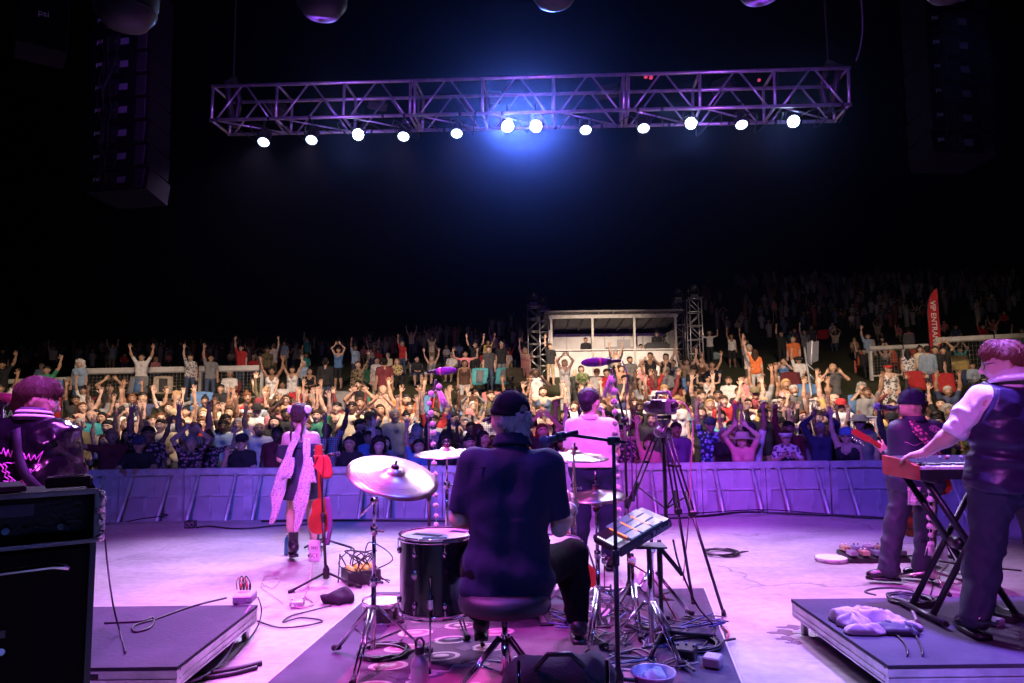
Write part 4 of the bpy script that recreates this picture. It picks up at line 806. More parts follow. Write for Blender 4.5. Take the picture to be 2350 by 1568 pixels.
# ---- guitarist in the western shirt
def western():
    D = 6.1; h = Hero('guitarist', 'guitarist in a dark embroidered western shirt, navy cap and dark trousers', (at(2080, 1330, D).x, D, 0), .008, 'light', 1.02)
    h.joints(nb=at(2098, 968, D), sl=at(2060, 986, D), sr=at(2148, 988, D), hl=at(2076, 1112, D), hr=at(2122, 1112, D), el=at(2060, 1066, D+.08), wl=at(2034, 1040, D+.26), er=at(2164, 1068, D), wr=at(2112, 1085, D+.27),
             kl=at(2052, 1210, D), kr=at(2124, 1208, D+.05), al=at(2038, 1308, D), ar=at(2116, 1304, D+.06), tl=at(1998, 1324, D+.04), tr=at(2082, 1318, D+.12))
    h.H = HeadFrame(h.L(at(2092, 934, D+.02)), (-.8, .6, -.1), (0, 0, 1), 1.04); h.hairm = HAIRM['brown']; J = h.J
    h.body(False, 1.02, [(-1, 'sl', 'el', 'wl', (-.45, .3, .8), (.4, .9, 0), .75), (1, 'sr', 'er', 'wr', (-.8, .3, -.3), (0, -1, -.3), .5)])
    WS = mat('western_navy', (.016, .017, .05), .6, bump=(200, .2)); B = Body(.008, .05); h.torso(B, .02, 1.03)
    for s_, e_, w_, p in (('sl', 'el', 'wl', 1), ('sr', 'er', 'wr', 2)): B.add(J[s_], J[e_], .072, .062, p); B.add(J[e_], J[w_], .06, .045, p+2)
    B.disp = folds(.008, 7, 7, 10, 21); pe = (J['hl']+J['hr'])/2; B.cut = plane_cut([(J['wl'], J['wl']-J['el'], (3,)), (J['wr'], J['wr']-J['er'], (4,)), (pe+Vector((0, 0, -.06)), (0, 0, -1), (0,)), (J['nb']+Vector((0, 0, .025)), (0, .2, 1), (0,))]); sh = h.mesh('shirt', B, [WS])
    n = J['nb']; MB().sheet([[n+Vector((.082*(1+.2*v)*math.sin(a), .08*(1+.2*v)*math.cos(a), .05-.05*v)) for a in np.linspace(math.pi*.2, math.pi*1.8, 22)] for v in (0, .5, 1)], 0, .005).build('collar', WS, sh)
    EMB = mat('pink_embroidery', (.6, .25, .5), .6); e = MB(); rnd = random.Random(5)
    for k in range(7):
        c = n+Vector((.07+.02*k, -.128-.002*k+.012*k*.4, -.06-.012*k+rnd.uniform(-.03, .03))); r = .018+.004*(k % 3)
        e.tube([c+Vector((r*(1+.35*math.sin(5*a))*math.cos(a), -.004, r*(1+.35*math.sin(5*a))*math.sin(a))) for a in np.linspace(0, 2*math.pi, 24)[:-1]], .0022, 4, closed=True)
    e.tube([n+Vector((-.17+.34*t, -.136+.02*abs(t-.5), -.17-.03*math.sin(t*math.pi*2)**2)) for t in np.linspace(0, 1, 18)], .0022, 4); tag(e.build('embroidery', EMB, sh), kind='stuff')
    B = Body(.009, .05); h.legs(B, .013, 0, 1.02, .026); B.add(J['hl'], J['hr'], .135, .135); B.disp = folds(.011, 7, 7, 11, 27, 1.); B.cut = plane_cut([(pe+Vector((0, 0, .06)), (0, 0, 1), None), ((0, 0, .045), (0, 0, -1), None)]); h.mesh('trousers', B, [mat('dark_slacks', (.02, .02, .045), .7, bump=(160, .15))])
    LE = mat('black_leather', (.012, .012, .014), .22); h.shoe('al', 'tl', LE, .05); h.shoe('ar', 'tr', LE, .05)
    hair_blob(h, h.H, HAIRM['brown'], [((0, .05, .0), (0, .05, -.02), .07, .055)], .004, 80)
    c = cap(h, h.H, mat('cap_navy', (.012, .012, .04), .85, bump=(160, .3), spec=.2)); lettering('mlb', .03, WHT, c, h.H(.02, .128, .088), h.H.X*-1, h.H.Z*1+h.H.Y*-.4, .002, .001)
    # strap over the left shoulder
    ST = pattern('woven_strap', 'floral', (.05, .02, .05), (.5, .12, .25), 40)
    P = catmull([J['sl']+Vector((.02, .12, -.02)), J['sl']+Vector((.05, .0, .085)), n+Vector((-.06, -.13, -.06)), (J['sr']+J['hr'])/2+Vector((-.06, -.168, .07)), J['hr']+Vector((.13, -.06, .14)), J['hr']+Vector((.13, .12, .12))], 6)
    MB().sheet([[p+Vector((.03*u, 0, .03*u)) for u in (-1, -.3, .3, 1)] for p in P], 0, .004).build('guitar_strap', ST, h.root)
    Q = [at(2082, 1118, D-.16), at(2113, 1118, D-.16)]; rows = [[h.L(Q[0].lerp(Q[1], u))+Vector((0, -.01*math.sin(u*9+i), -.038*i)) for u in np.linspace(0, 1, 8)] for i in range(5)]; MB().sheet(rows, 0, .004).build('bandana', MATS['bandana'], h.root)
    # electric guitar
    RED = mat('red_lacquer', (.42, .05, .03), .2, coat=.5); a = at(2128, 1092, D+.28); b = at(1972, 995, D+.28); g = thing('electric_guitar', 'red electric guitar held by the guitarist in the western shirt', 'guitar', a); ax = (b-a); L = ax.length; ax.normalize(); up_ = Vector((0, -1, 0)); sd = ax.cross(up_).normalized(); nn = sd.cross(ax)
    MB().box(ax*L*.5, (L*.72, .045, .028), rot=Matrix((ax, sd, nn)).transposed(), bev=.008).build('neck', RED, g)
    hd = MB().prism([(0, -.02), (.03, -.035), (.17, -.04), (.19, -.01), (.16, .02), (.02, .024)], -.008, .008, f=lambda x, y, z: tuple(ax*(L*.84+x)+sd*y+nn*z)); hs = hd.build('headstock', RED, g)
    tp = MB()
    for k in range(6): c0 = ax*(L*.84+.03+.024*k)+sd*(-.045-.001*k); tp.cyl(c0, c0-sd*.018, .006); tp.ball(c0-sd*.022, .009, 8, 5)
    tp.build('tuning_peg', CHROME, hs)
    out = [(.17*math.cos(a_)*(1+.12*math.cos(2*a_))-.05, .14*math.sin(a_)*(1-.22*math.cos(2*a_+.4))) for a_ in np.linspace(0, 2*math.pi, 30)[:-1]]
    MB().prism(out, -.02, .02, f=lambda x, y, z: tuple(ax*x+sd*y+nn*z)).build('guitar_body', RED, g); MB().box(ax*-.05, (.03, .08, .05), rot=Matrix((ax, sd, nn)).transposed()).build('bridge', CHROME, g)
western()
# ---- keyboard player
RZ = .22
def keyboardist():
    D = 4.05; h = Hero('keyboardist', 'keyboard player in a satin backed waistcoat and white shirt with rolled sleeves', (at(2310, 1440, D).x, D, RZ), .0075, 'light', 1.02)
    h.joints(nb=at(2318, 876, D), sl=at(2252, 912, D), sr=at(2390, 908, D), hl=at(2282, 1105, D), hr=at(2364, 1105, D), el=at(2192, 992, D+.08), wl=at(2122, 1040, D+.24), er=at(2452, 1000, D+.1), wr=at(2400, 1050, D+.3),
             kl=at(2262, 1255, D+.03), kr=at(2398, 1250, D+.05), al=at(2236, 1412, D), ar=at(2420, 1400, D+.08), tl=at(2206, 1432, D+.13), tr=at(2420, 1425, D+.3))
    h.H = HeadFrame(h.L(at(2302, 838, D+.02)), (-.86, .5, -.12), (0, 0, 1), 1.03); h.hairm = HAIRM['auburn']; J = h.J
    h.body(False, 1., [(-1, 'sl', 'el', 'wl', (-.75, .5, -.22), (0, -.2, -1), .35), (1, 'sr', 'er', 'wr', (-.3, .9, -.2), (0, 0, -1), .35)])
    WS = mat('white_shirt', (.72, .68, .68), .75, bump=(140, .25)); B = Body(.008, .045); h.torso(B, .006, .98, low=False)
    for s_, e_, p in (('sl', 'el', 1), ('sr', 'er', 2)): B.add(J[s_], J[s_].lerp(J[e_], .5), .07, .078, p, k=.012); B.add(J[s_].lerp(J[e_], .5), J[e_], .078, .064, p, k=.012)
    fo = folds(.013, 9, 9, 13, 31, 1.); B.disp = lambda X, Y, Z, L: fo(X, Y, Z, L)*np.where(L > 0, 1., .2); B.cut = plane_cut([(J['el'].lerp(J['sl'], .02), J['el']-J['sl'], (1,)), (J['er'], J['er']-J['sr'], (2,)), (J['nb']+Vector((0, 0, .03)), (0, .2, 1), (0,))]); sh = h.mesh('shirt', B, [WS])
    n = J['nb']; MB().sheet([[n+Vector((.08*(1+.5*v)*math.sin(a), .078*(1+.5*v)*math.cos(a), .065-.075*v-.015*math.cos(a))) for a in np.linspace(math.pi*.16, math.pi*1.84, 26)] for v in (0, .3, .65, 1)], 0, .006).build('collar', WS, sh)
    cu = J['el']; d = (J['el']-J['sl']).normalized(); MB().lathe([(.05, -.03), (.068, -.035), (.072, 0), (.066, .03), (.05, .032)], 20, ax=d, org=cu-d*.01).build('rolled_cuff', WS, sh)
    VE = mat('satin_vest', (.022, .015, .045), .38, bump=(14, .25), spec=.35); B = Body(.0075, .045); h.torso(B, .034, 1.06); X = (J['sr']-J['sl']).normalized(); pe = (J['hl']+J['hr'])/2
    f1 = folds(.010, 3.5, 3.5, 11, 41, .5); B.disp = lambda X_, Y, Z, L: f1(X_, Y, Z, L)+.008*np.sin(Z*55+X_*5)*np.clip((.32-np.abs(Z-1.14))*6, 0, 1)*np.clip((1.2-Z)*6, 0, 1)
    B.cut = plane_cut([(J['sl']+X*.01, -X+Vector((0, 0, .45)), None), (J['sr']-X*.01, X+Vector((0, 0, .45)), None), (pe+Vector((0, 0, -.055)), (0, 0, -1), None), (n+Vector((0, -.02, -.015)), (0, -.35, 1), None)]); v = h.mesh('waistcoat', B, [VE])
    MB().tube([n+Vector((0, -.158, -.08-.05*i)) for i in range(9)], .002, 4).build('back_seam', VE, v)
    B = Body(.008, .05); h.legs(B, .016, 0, 1.1, .026); B.add(J['hl'], J['hr'], .145, .145); f2 = folds(.016, 6, 6, 11, 47, 1.2); B.disp = f2; B.cut = plane_cut([(pe+Vector((0, 0, .1)), (0, 0, 1), None), ((0, 0, .02), (0, 0, -1), None)]); TR = mat('indigo_denim', (.012, .014, .035), .75, bump=(160, .2)); tr = h.mesh('trousers', B, [TR])
    MB().tube([J['hl']+Vector((-.02, -.165, .02)), J['hl']+Vector((.09, -.172, -.01))], .004, 5).build('pocket_welt', TR, tr)
    LE = MATS['black_leather']; h.shoe('al', 'tl', LE, .05); h.shoe('ar', 'tr', LE, .05)
    H = h.H; hb = hair_blob(h, H, HAIRM['auburn'], [((0, .02, .05), (0, -.01, .06), .1, .088), ((0, .05, .02), (0, .06, -.03), .082, .06), ((-.06, .01, .03), (-.07, .02, .0), .04, .02), ((.06, .01, .03), (.07, .02, .0), .04, .02), ((0, -.05, .075), (0, -.03, .09), .05, .06)], .004, 40, [(H(0, -.08, .03), H.Y*-1+H.Z*-.5, None)]); strands(h, hb, H, HAIRM['auburn'], 900, .05, .0016, .007, .3, 5)
    B = Body(.006, .02); B.add(H(0, -.045, -.06), H(0, -.06, -.088), .062, .042); B.cut = plane_cut([(H(0, 0, -.045), H.Z, None)]); h.mesh('beard', B, [HAIRM['auburn']])
    g = MB()
    for s in (-1, 1): g.tube([H(s*.088, .01, .012), H(s*.08, -.07, .018), H(s*.06, -.098, .016)], .0028, 5); g.tube([H(s*(.034+.026*math.cos(a)), -.1+.006*abs(math.cos(a)), .008+.02*math.sin(a)) for a in np.linspace(0, 2*math.pi, 15)[:-1]], .0026, 5, closed=True)
    g.build('glasses', BLKP, h.root)
    MB().tube([J['hr']+Vector((-.1, -.17, .05)), J['hr']+Vector((-.09, -.185, -.05)), J['hr']+Vector((-.06, -.19, -.16)), J['hr']+Vector((0, -.17, -.21))], .004, 6).build('earphone_cable', mat('pale_cable', (.55, .5, .5), .5), h.root)
    MB().box(J['hr']+Vector((.02, -.17, -.19)), (.09, .03, .11), bev=.01).build('belt_pack', BLKP, h.root)
keyboardist()
# ---- guitarist in the satin jacket
def jacket_man():
    D = 4.15; h = Hero('bassist', 'musician in a black satin bomber jacket with pink outlined lettering, behind the amplifier', (at(60, 1500, D).x, D, 0), .0075, 'light', 1.03)
    h.joints(nb=at(78, 968, D), sl=at(6, 1000, D), sr=at(136, 1000, D), hl=at(32, 1205, D), hr=at(108, 1205, D), el=at(-35, 1110, D), wl=at(10, 1150, D+.3), er=at(158, 1090, D+.1), wr=at(170, 1122, D+.3),
             kl=at(25, 1350, D), kr=at(118, 1350, D), al=at(20, 1490, D), ar=at(125, 1490, D), tl=at(15, 1505, D+.2), tr=at(130, 1505, D+.2))
    h.H = HeadFrame(h.L(at(88, 921, D+.03)), (.82, .5, -.28), (0.1, 0, 1), 1.03); h.hairm = HAIRM['brown']; J = h.J
    h.body(False, 1.05, [(-1, 'sl', 'el', 'wl', (.6, .7, 0), (0, 0, -1), .5), (1, 'sr', 'er', 'wr', (.3, .6, -.6), (-1, .3, 0), .5)])
    SA = mat('black_satin', (.005, .004, .007), .22, bump=(10, .3), spec=.8); B = Body(.0075, .05); h.torso(B, .04, 1.08)
    for s_, e_, w_, p in (('sl', 'el', 'wl', 1), ('sr', 'er', 'wr', 2)): B.add(J[s_], J[e_], .092, .088, p); B.add(J[e_], J[w_], .088, .06, p+2)
    f1, f2 = folds(.013, 4, 4, 8, 51, .9), folds(.007, 9, 9, 14, 53, -.7); pe = (J['hl']+J['hr'])/2; n = J['nb']
    B.disp = lambda X, Y, Z, L: (f1(X, Y, Z, L)+f2(X, Y, Z, L))*np.where(L > 0, 1.25, .8); B.cut = plane_cut([(J['wl'], J['wl']-J['el'], (3,)), (J['wr'].lerp(J['er'], .1), J['wr']-J['er'], (4,)), (pe, (0, 0, -1), (0,)), (n+Vector((0, 0, .02)), (0, .2, 1), (0,))]); ja = h.mesh('jacket', B, [SA])
    KN = mat('knit_collar', (.05, .04, .07), .85, bump=(200, .4))
    def ring(r0, z0, r1, z1, nm, m): MB().sheet([[n+Vector((r*math.sin(a), r*math.cos(a), z-.012*math.cos(a))) for a in np.linspace(math.pi*.12, math.pi*1.88, 28)] for r, z in ((r0, z0), ((r0+r1)/2+.003, (z0+z1)/2), (r1, z1))], 0, .005).build(nm, m, ja)
    ring(.074, .075, .10, .0, 'collar', KN)
    for z in (.058, .032): ring(.084+(.075-z)*.3, z, .089+(.075-z)*.3, z-.012, 'collar_stripe', WHT)
    # outlined lettering stitched on the back, following the cloth
    from mathutils.bvhtree import BVHTree
    bv = BVHTree.FromPolygons([v.co for v in ja.data.vertices], [tuple(p.vertices) for p in ja.data.polygons]); PK = mat('pink_piping', (.75, .18, .55), .5)
    def stitch(px, closed=True, r=.0032):
        P = []
        for i in range(len(px)):
            a, b = px[i], px[(i+1) % len(px)]
            if i == len(px)-1 and not closed: break
            for t in np.linspace(0, 1, 5)[:-1]:
                q = at(a[0]+(b[0]-a[0])*t, a[1]+(b[1]-a[1])*t, D); d = (q-CAM).normalized(); hit = bv.ray_cast(CAM-h.base, d)
                if hit[0] is not None: P.append(hit[0]-d*.004)
        if len(P) > 2: MB().tube(P, r, 5).build('stitched_outline', PK, ja)
    stitch([(-8, 1036), (4, 1042), (8, 1028), (14, 1048), (18, 1032), (24, 1050), (30, 1030), (36, 1048), (44, 1030), (52, 1046), (50, 1056), (40, 1058), (28, 1064), (16, 1062), (4, 1068), (-8, 1060)])
    stitch([(54, 1040), (60, 1056), (66, 1042), (70, 1058), (80, 1044), (82, 1056), (98, 1036), (86, 1066), (90, 1068), (76, 1082), (68, 1076), (72, 1092), (58, 1070)])
    stitch([(0, 1066), (8, 1075), (4, 1082), (14, 1086), (10, 1094), (20, 1100), (16, 1108), (26, 1112)], False); stitch([(8, 1064), (16, 1072), (12, 1080), (22, 1086), (18, 1092), (28, 1098), (24, 1104), (32, 1108)], False)
    stitch([(-4, 1126), (16, 1112), (8, 1104), (26, 1108), (30, 1100), (40, 1110), (50, 1102), (58, 1114), (66, 1104), (70, 1118), (84, 1128), (66, 1128), (58, 1136), (52, 1128), (44, 1138), (34, 1128), (18, 1122)])
    stitch([(34, 1116), (40, 1112), (46, 1116), (46, 1124), (40, 1128), (34, 1124)])
    ST = mat('webbing', (.02, .018, .03), .6, bump=(200, .4)); PP = []
    for p in ((36, 985), (38, 1010), (42, 1045), (56, 1085), (84, 1118), (120, 1150), (150, 1172)):
        d = (at(p[0], p[1], D)-CAM).normalized(); hit = bv.ray_cast(CAM-h.base, d); PP.append((hit[0] if hit[0] is not None else h.L(at(p[0], p[1], D-.17)))-d*.01)
    PP = catmull(PP, 5); MB().sheet([[p+Vector((.026*u, -.002, .012*u)) for u in (-1, 0, 1)] for p in PP], 0, .004).build('guitar_strap', ST, h.root)
    B = Body(.012, .05); h.legs(B, .02); B.add(J['hl'], J['hr'], .14, .14); h.mesh('trousers', B, [BLACKC]); h.shoe('al', 'tl', BLKP); h.shoe('ar', 'tr', BLKP)
    H = h.H; hb = hair_blob(h, H, HAIRM['brown'], [((0, .02, .05), (0, -.01, .055), .1, .09), ((0, .055, .02), (0, .065, -.04), .085, .06), ((-.06, .01, .03), (-.07, .02, .0), .04, .022), ((.06, .01, .03), (.07, .02, .0), .04, .022), ((0, -.06, .07), (0, -.03, .085), .045, .06)], .003, 40, [(H(0, -.08, .03), H.Y*-1+H.Z*-.5, None)]); strands(h, hb, H, HAIRM['brown'], 900, .055, .0016, .003, .6, 6)
    g = MB()
    for s in (-1, 1): g.tube([H(s*.088, .01, .012), H(s*.08, -.07, .014), H(s*.06, -.1, .012)], .0024, 5); g.tube([H(s*(.034+.027*math.cos(a)), -.103+.006*abs(math.cos(a)), .003+.021*math.sin(a)) for a in np.linspace(0, 2*math.pi, 15)[:-1]], .0022, 5, closed=True)
    g.build('glasses', mat('wire_frame', (.5, .5, .5), .3, .9), h.root)
jacket_man()
# ------------------------------------------------------------------ risers and drum mat
DECK = mat('deck_top', (.038, .037, .05), .7, noise=(2.2, .5, (.075, .07, .09)), bump=(40, .2), spec=.08); FRAMEM = mat('deck_frame', (.5, .5, .52), .35, .8, noise=(7, .25))
def riser(x0, x1, y0, y1, z, label, ndeck=1):
    t = thing('stage_riser', label, 'riser', (x0, y0, 0)); W, Dp = x1-x0, y1-y0; w_ = W/ndeck
    for k in range(ndeck):
        a = k*w_; MB().box((a+w_/2, Dp/2, z-.009), (w_-.004, Dp, .018)).build('deck_board', DECK, t)
        for (c, d) in (((a+w_/2, .02, z-.065), (w_-.006, .03, .09)), ((a+w_/2, Dp-.02, z-.065), (w_-.006, .03, .09)), ((a+.02, Dp/2, z-.065), (.03, Dp-.07, .09)), ((a+w_-.02, Dp/2, z-.065), (.03, Dp-.07, .09))):
            MB().box(c, d).build('frame_rail', FRAMEM, t)
            big = d[0] > d[1]
            for zz in (-.025, -.07, -.105): MB().box((c[0]-(0 if big else .018*(1 if c[0] < a+w_/2 else -1)), c[1]-(.018*(1 if c[1] < Dp/2 else -1) if big else 0), z+zz), (d[0] if big else .008, .008 if big else d[1], .01)).build('rail_lip', FRAMEM, t)
        for x in (a+.06, a+w_-.06):
            for y in (.06, Dp-.06): MB().cyl((x, y, 0), (x, y, z-.02), .024, 10).build('leg', FRAMEM, t)
        MB().box((a+w_*.62, .003, z-.05), (.12, .012, .028), bev=.004).build('handle_slot', BLK, t)
    return t
riser(-4.3, -1.78, 3.74, 4.88, RZ, 'low black topped riser at the left behind the amplifier', 2)
riser(1.90, 4.4, 3.64, 4.86, RZ, 'low black topped riser at the right under the keyboard player', 2)
def drum_mat():
    A = [(1.60, 5.95), (-1.2, 5.95), (-1.50, 3.2), (1.12, 3.2)]; t = thing('drum_mat', 'black mat with a patterned rug spread under the drum kit', 'mat')
    MB().prism(A[::-1], .002, .02).build('mat_base', mat('mat_black', (.05, .05, .07), .8, noise=(3, .4, (.08, .08, .11)), bump=(30, .15), spec=.08), t)
    for a, b in ((A[1], A[2]), (A[3], A[0])): MB().tube([(a[0], a[1], .021), (b[0], b[1], .021)], .006, 6).build('edge_strip', mat('edge_strip', (.6, .58, .6), .5), t)
    rg = [(1.02, 5.5), (-.82, 5.5), (-1.12, 3.2), (.9, 3.2)]; MB().prism(rg[::-1], .021, .028).build('rug', mat('rug_wool', (.10, .055, .09), .95, noise=(5, .4, (.15, .09, .13)), bump=(150, .6), spec=.1), t)
    C1, C2, C3 = mat('rug_cream', (.55, .38, .40), .95, bump=(150, .6)), mat('rug_mauve', (.14, .07, .12), .95, bump=(150, .6)), mat('rug_rose', (.38, .13, .2), .95, bump=(150, .6))
    def ell(cx, cy, a, b, rot, z, m, nm='woven_oval'):
        c, s = math.cos(rot), math.sin(rot); MB().prism([(cx+c*a*math.cos(q)-s*b*math.sin(q), cy+s*a*math.cos(q)+c*b*math.sin(q)) for q in np.linspace(0, 2*math.pi, 25)[:-1]], z-.002, z).build(nm, m, t)
    for row, dx in ((0, .22), (1, .5), (2, .78)):
        for k in range(7):
            y = 3.35+.3*k+.15*(row % 2); x = -1.12+(y-3.2)*.13+dx
            if x > -.1: continue
            ell(x, y, .12, .075, .2, .0300, C1); ell(x, y, .09, .052, .2, .0318, C2 if row % 2 else C3); ell(x, y, .05, .026, .2, .0336, C1)
            MB().prism([(x+.14, y+.08), (x+.2, y+.13), (x+.14, y+.2), (x+.07, y+.14)], .028, .0302).build('woven_diamond', C2, t)
    z = MB(); P = []
    for k in range(48):
        a = 2*math.pi*k/48; r = .62+(.05 if k % 2 else -.02); P.append((.1+r*math.cos(a)*1.15, 3.75+r*math.sin(a)*.9))
    MB().prism(P, .0281, .0304).build('woven_medallion', C3, t); MB().tube([(x, y, .031) for x, y in P], .011, 6, closed=True).build('woven_zigzag', C1, t)
drum_mat()
# ------------------------------------------------------------------ amplifier stack
def amp():
    Rp = at(224, 1200, 2.75); ray = Vector((Rp.x, Rp.y, 0)).normalized(); q = Matrix.Rotation(R(3), 3, 'Z'); ray = q @ ray; u = Vector((-ray.y, ray.x, 0)); O = Vector((Rp.x, Rp.y, 0)); MX = Matrix((-u, ray, Vector((0, 0, 1)))).transposed()
    TOL = mat('amp_vinyl', (.008, .008, .009), .7, bump=(260, .5), spec=.25); W = .72
    def P(x, y, z): return MX @ Vector((x, y, z))            # x from the right edge (negative to the left), y away, z up
    t = thing('bass_cabinet', 'tall black bass speaker cabinet with a steel handle at the left edge', 'amplifier', O); zc = 1.05
    MB().box(P(-W/2, .22, zc/2), (W, .44, zc), rot=MX, bev=.02).build('cabinet', TOL, t)
    MB().tube([P(-.09, -.01, zc-.10), P(-.1, -.055, zc-.075), P(-.14, -.06, zc-.065), P(-.6, -.06, zc-.075), P(-.66, -.01, zc-.09)], .013, 10).build('handle', CHROME, t)
    MB().box(P(-.3, -.003, zc-.3), (.05, .006, .025), rot=MX).build('label_plate', STICK, t); MB().cyl(P(-.285, 0, zc-.36), P(-.285, -.012, zc-.36), .013).build('jack_socket', CHROME, t); MB().cyl(P(-.32, 0, zc-.36), P(-.32, -.01, zc-.36), .011).build('jack_socket', BLK, t)
    MB().box(P(-.38, -.004, .42), (.3, .008, .08), rot=MX).build('kick_plate', mat('kick_plate', (.3, .3, .33), .4, .7), t)
    for x in (-.012, -W+.012): MB().box(P(x, .02, zc/2), (.02, .06, zc), rot=MX).build('corner_trim', mat('corner_trim', (.12, .11, .14), .35, .5), t)
    r = thing('amplifier_head', 'bass amplifier head in a black flight case on top of the tall cabinet', 'amplifier', O+Vector((0, 0, zc+.004))); h = .19
    for (x, w_, z, hh) in ((-W/2, W-.01, .012, .024), (-W/2, W-.01, h-.012, .024), (-.02, .03, h/2, h), (-W+.02, .03, h/2, h)): MB().box(P(x, .2, z), (w_, .4, hh), rot=MX).build('case_panel', TOL, r)
    for z in (.004, h+.002): MB().box(P(-W/2, -.004, z), (W, .02, .02), rot=MX, bev=.004).build('case_edge', FRAMEM, r)
    for x in (-.004, -W): MB().box(P(x, -.004, h/2), (.022, .022, h), rot=MX, bev=.004).build('case_edge', FRAMEM, r)
    MB().box(P(-W/2, .06, h/2), (W-.07, .02, h-.05), rot=MX).build('rear_panel', mat('rear_panel', (.03, .028, .035), .35, .3, bump=(60, .3)), r)
    MB().box(P(-W/2-.06, .045, h*.70), (.42, .012, .045), rot=MX).build('vent_strip', mat('vent_strip', (.12, .1, .16), .4, .5), r)
    for k in range(8): MB().cyl(P(-.12-.058*k, .05, h*.32), P(-.12-.058*k, .03, h*.32), .009+.004*(k % 3 == 0)).build('socket', CHROME if k % 3 == 0 else BLKP, r)
    MB().box(P(-.50, .045, h*.4), (.06, .006, .026), rot=MX).build('label_plate', STICK, r)
    f = MB(); rnd = random.Random(9)
    for k in range(9): z = .01+h*k/9; f.box(P(.010+rnd.uniform(-.004, .004), .0+rnd.uniform(-.01, .02), z), (.02, .05, .026), rot=MX @ Matrix.Rotation(rnd.uniform(-.6, .6), 3, 'Z'), bev=.004)
    f.build('foil_tape', mat('foil', (.8, .8, .85), .18, 1., bump=(60, 1.)), r)
    fl = thing('pedal_tuner', 'black tuner pedal lying on top of the amplifier head', 'pedal', O+P(-.1, .12, zc+h+.02)); MB().box((0, 0, .02), (.16, .1, .04), rot=MX, bev=.008).build('case', BLKP, fl); MB().box((0, 0, .042), (.1, .05, .004), rot=MX).build('display', mat('tuner_display', (.08, .07, .1), .2), fl)
    tag(MB().box((0, 0, .012), (.34, .26, .022), rot=MX @ Matrix.Rotation(R(6), 3, 'Z'), bev=.004).build('folder', mat('folder', (.05, .045, .07), .5), None, O+P(-.42, .2, zc+h+.012)), 'flat dark folder lying on top of the amplifier head', 'folder')
amp()
# ------------------------------------------------------------------ drum kit
BRASS = mat('cymbal_bronze', (.44, .38, .31), .30, .95, bump=(8, .05)); HEADM = mat('drum_head', (.66, .64, .64), .55, noise=(7, .15)); SHELL = mat('drum_shell', (.012, .012, .014), .18, coat=.4)
def cymbal(c, rad, tx, ty, label, hole=.0):
    t = thing('cymbal', label, 'cymbal', c); t.rotation_euler = (tx, ty, 0)
    pr = [(.006, .05*rad/.25), (.04*rad/.25, .045*rad/.25), (.058*rad/.25, .03*rad/.25), (.066*rad/.25, .024*rad/.25), (rad*.5, .012), (rad*.8, .0), (rad, -.008), (rad, -.0095), (rad*.8, -.002), (rad*.5, .0095), (.066*rad/.25, .021), (.006, .046*rad/.25)]
    o = MB().lathe(pr, 48).build('plate', BRASS, t); g = MB()
    for k in range(9): rr = rad*(.34+.07*k); g.lathe([(rr-.0015, .0145-.018*(rr/rad)**2), (rr, .0165-.018*(rr/rad)**2), (rr+.0015, .0145-.018*(rr/rad)**2)], 40)
    tag(g.build('groove', BRASS, o), kind='stuff')
    MB().lathe([(0, .10), (.007, .10), (.007, .045)], 10).lathe([(.02, .05), (.024, .06), (.02, .072), (.006, .074)], 14).build('felt_and_wingnut', BLKP, t); MB().lathe([(.022, .045), (.026, .054), (.022, .06)], 14).build('felt', mat('felt_red', (.3, .05, .08), .9), t)
    return t
def tripod_base(t, z0, zt, spread, rot=0., feet=True, m=None, r=.011):
    """splayed double-braced legs of a stand, in its local axes"""
    m = m or CHROME
    for k in range(3):
        a = rot+k*2*math.pi/3; d = Vector((math.cos(a), math.sin(a), 0)); s = Vector((-d.y, d.x, 0))*.012
        lg = MB(); lg.tube([d*.03+Vector((0, 0, zt))+s, d*spread+Vector((0, 0, .015))+s], r*.75, 6).tube([d*.03+Vector((0, 0, zt))-s, d*spread+Vector((0, 0, .015))-s], r*.75, 6); o = lg.build('leg', m, t)
        MB().tube([Vector((0, 0, z0)), d*spread*.5+Vector((0, 0, zt*.52))], r*.7, 6).build('brace', m, t)
        if feet: MB().tube([d*(spread-.03)+Vector((0, 0, .03)), d*(spread+.03)+Vector((0, 0, .018))], [.014, .02], 8).build('rubber_foot', RUB, o)
def cym_stand(x, y, ztop, label, rot=0., boom=None):
    t = thing('cymbal_stand', label, 'stand', (x, y, .03)); H = ztop-.03
    MB().cyl((0, 0, .08), (0, 0, H*.5), .0155).build('lower_tube', CHROME, t); MB().cyl((0, 0, H*.5), (0, 0, H*.82), .012).build('middle_tube', CHROME, t); MB().cyl((0, 0, H*.82), (0, 0, H), .008).build('upper_rod', CHROME, t)
    for z in (H*.5, H*.82): MB().lathe([(.012, -.03), (.022, -.03), (.024, 0), (.022, .02), (.01, .022)], 14, org=(0, 0, z)).tube([(.02, 0, z-.01), (.045, 0, z-.01)], .006, 6).ball((.05, 0, z-.01), .01, 8, 5).build('clamp', CHROME, t)
    MB().lathe([(.0, -.01), (.024, 0), (.0, .03)], 10, org=(0, 0, .33)).build('leg_collar', CHROME, t); tripod_base(t, .12, .32, .34, rot)
    if boom: MB().tube([Vector((0, 0, H))-Vector(boom)*.9, Vector((0, 0, H))+Vector(boom)], .008, 8).build('boom_arm', CHROME, t); MB().lathe([(.01, -.02), (.022, -.02), (.022, .02), (.01, .02)], 12, org=(0, 0, H), ax=(1, 0, 0)).build('tilter', CHROME, t)
    return t
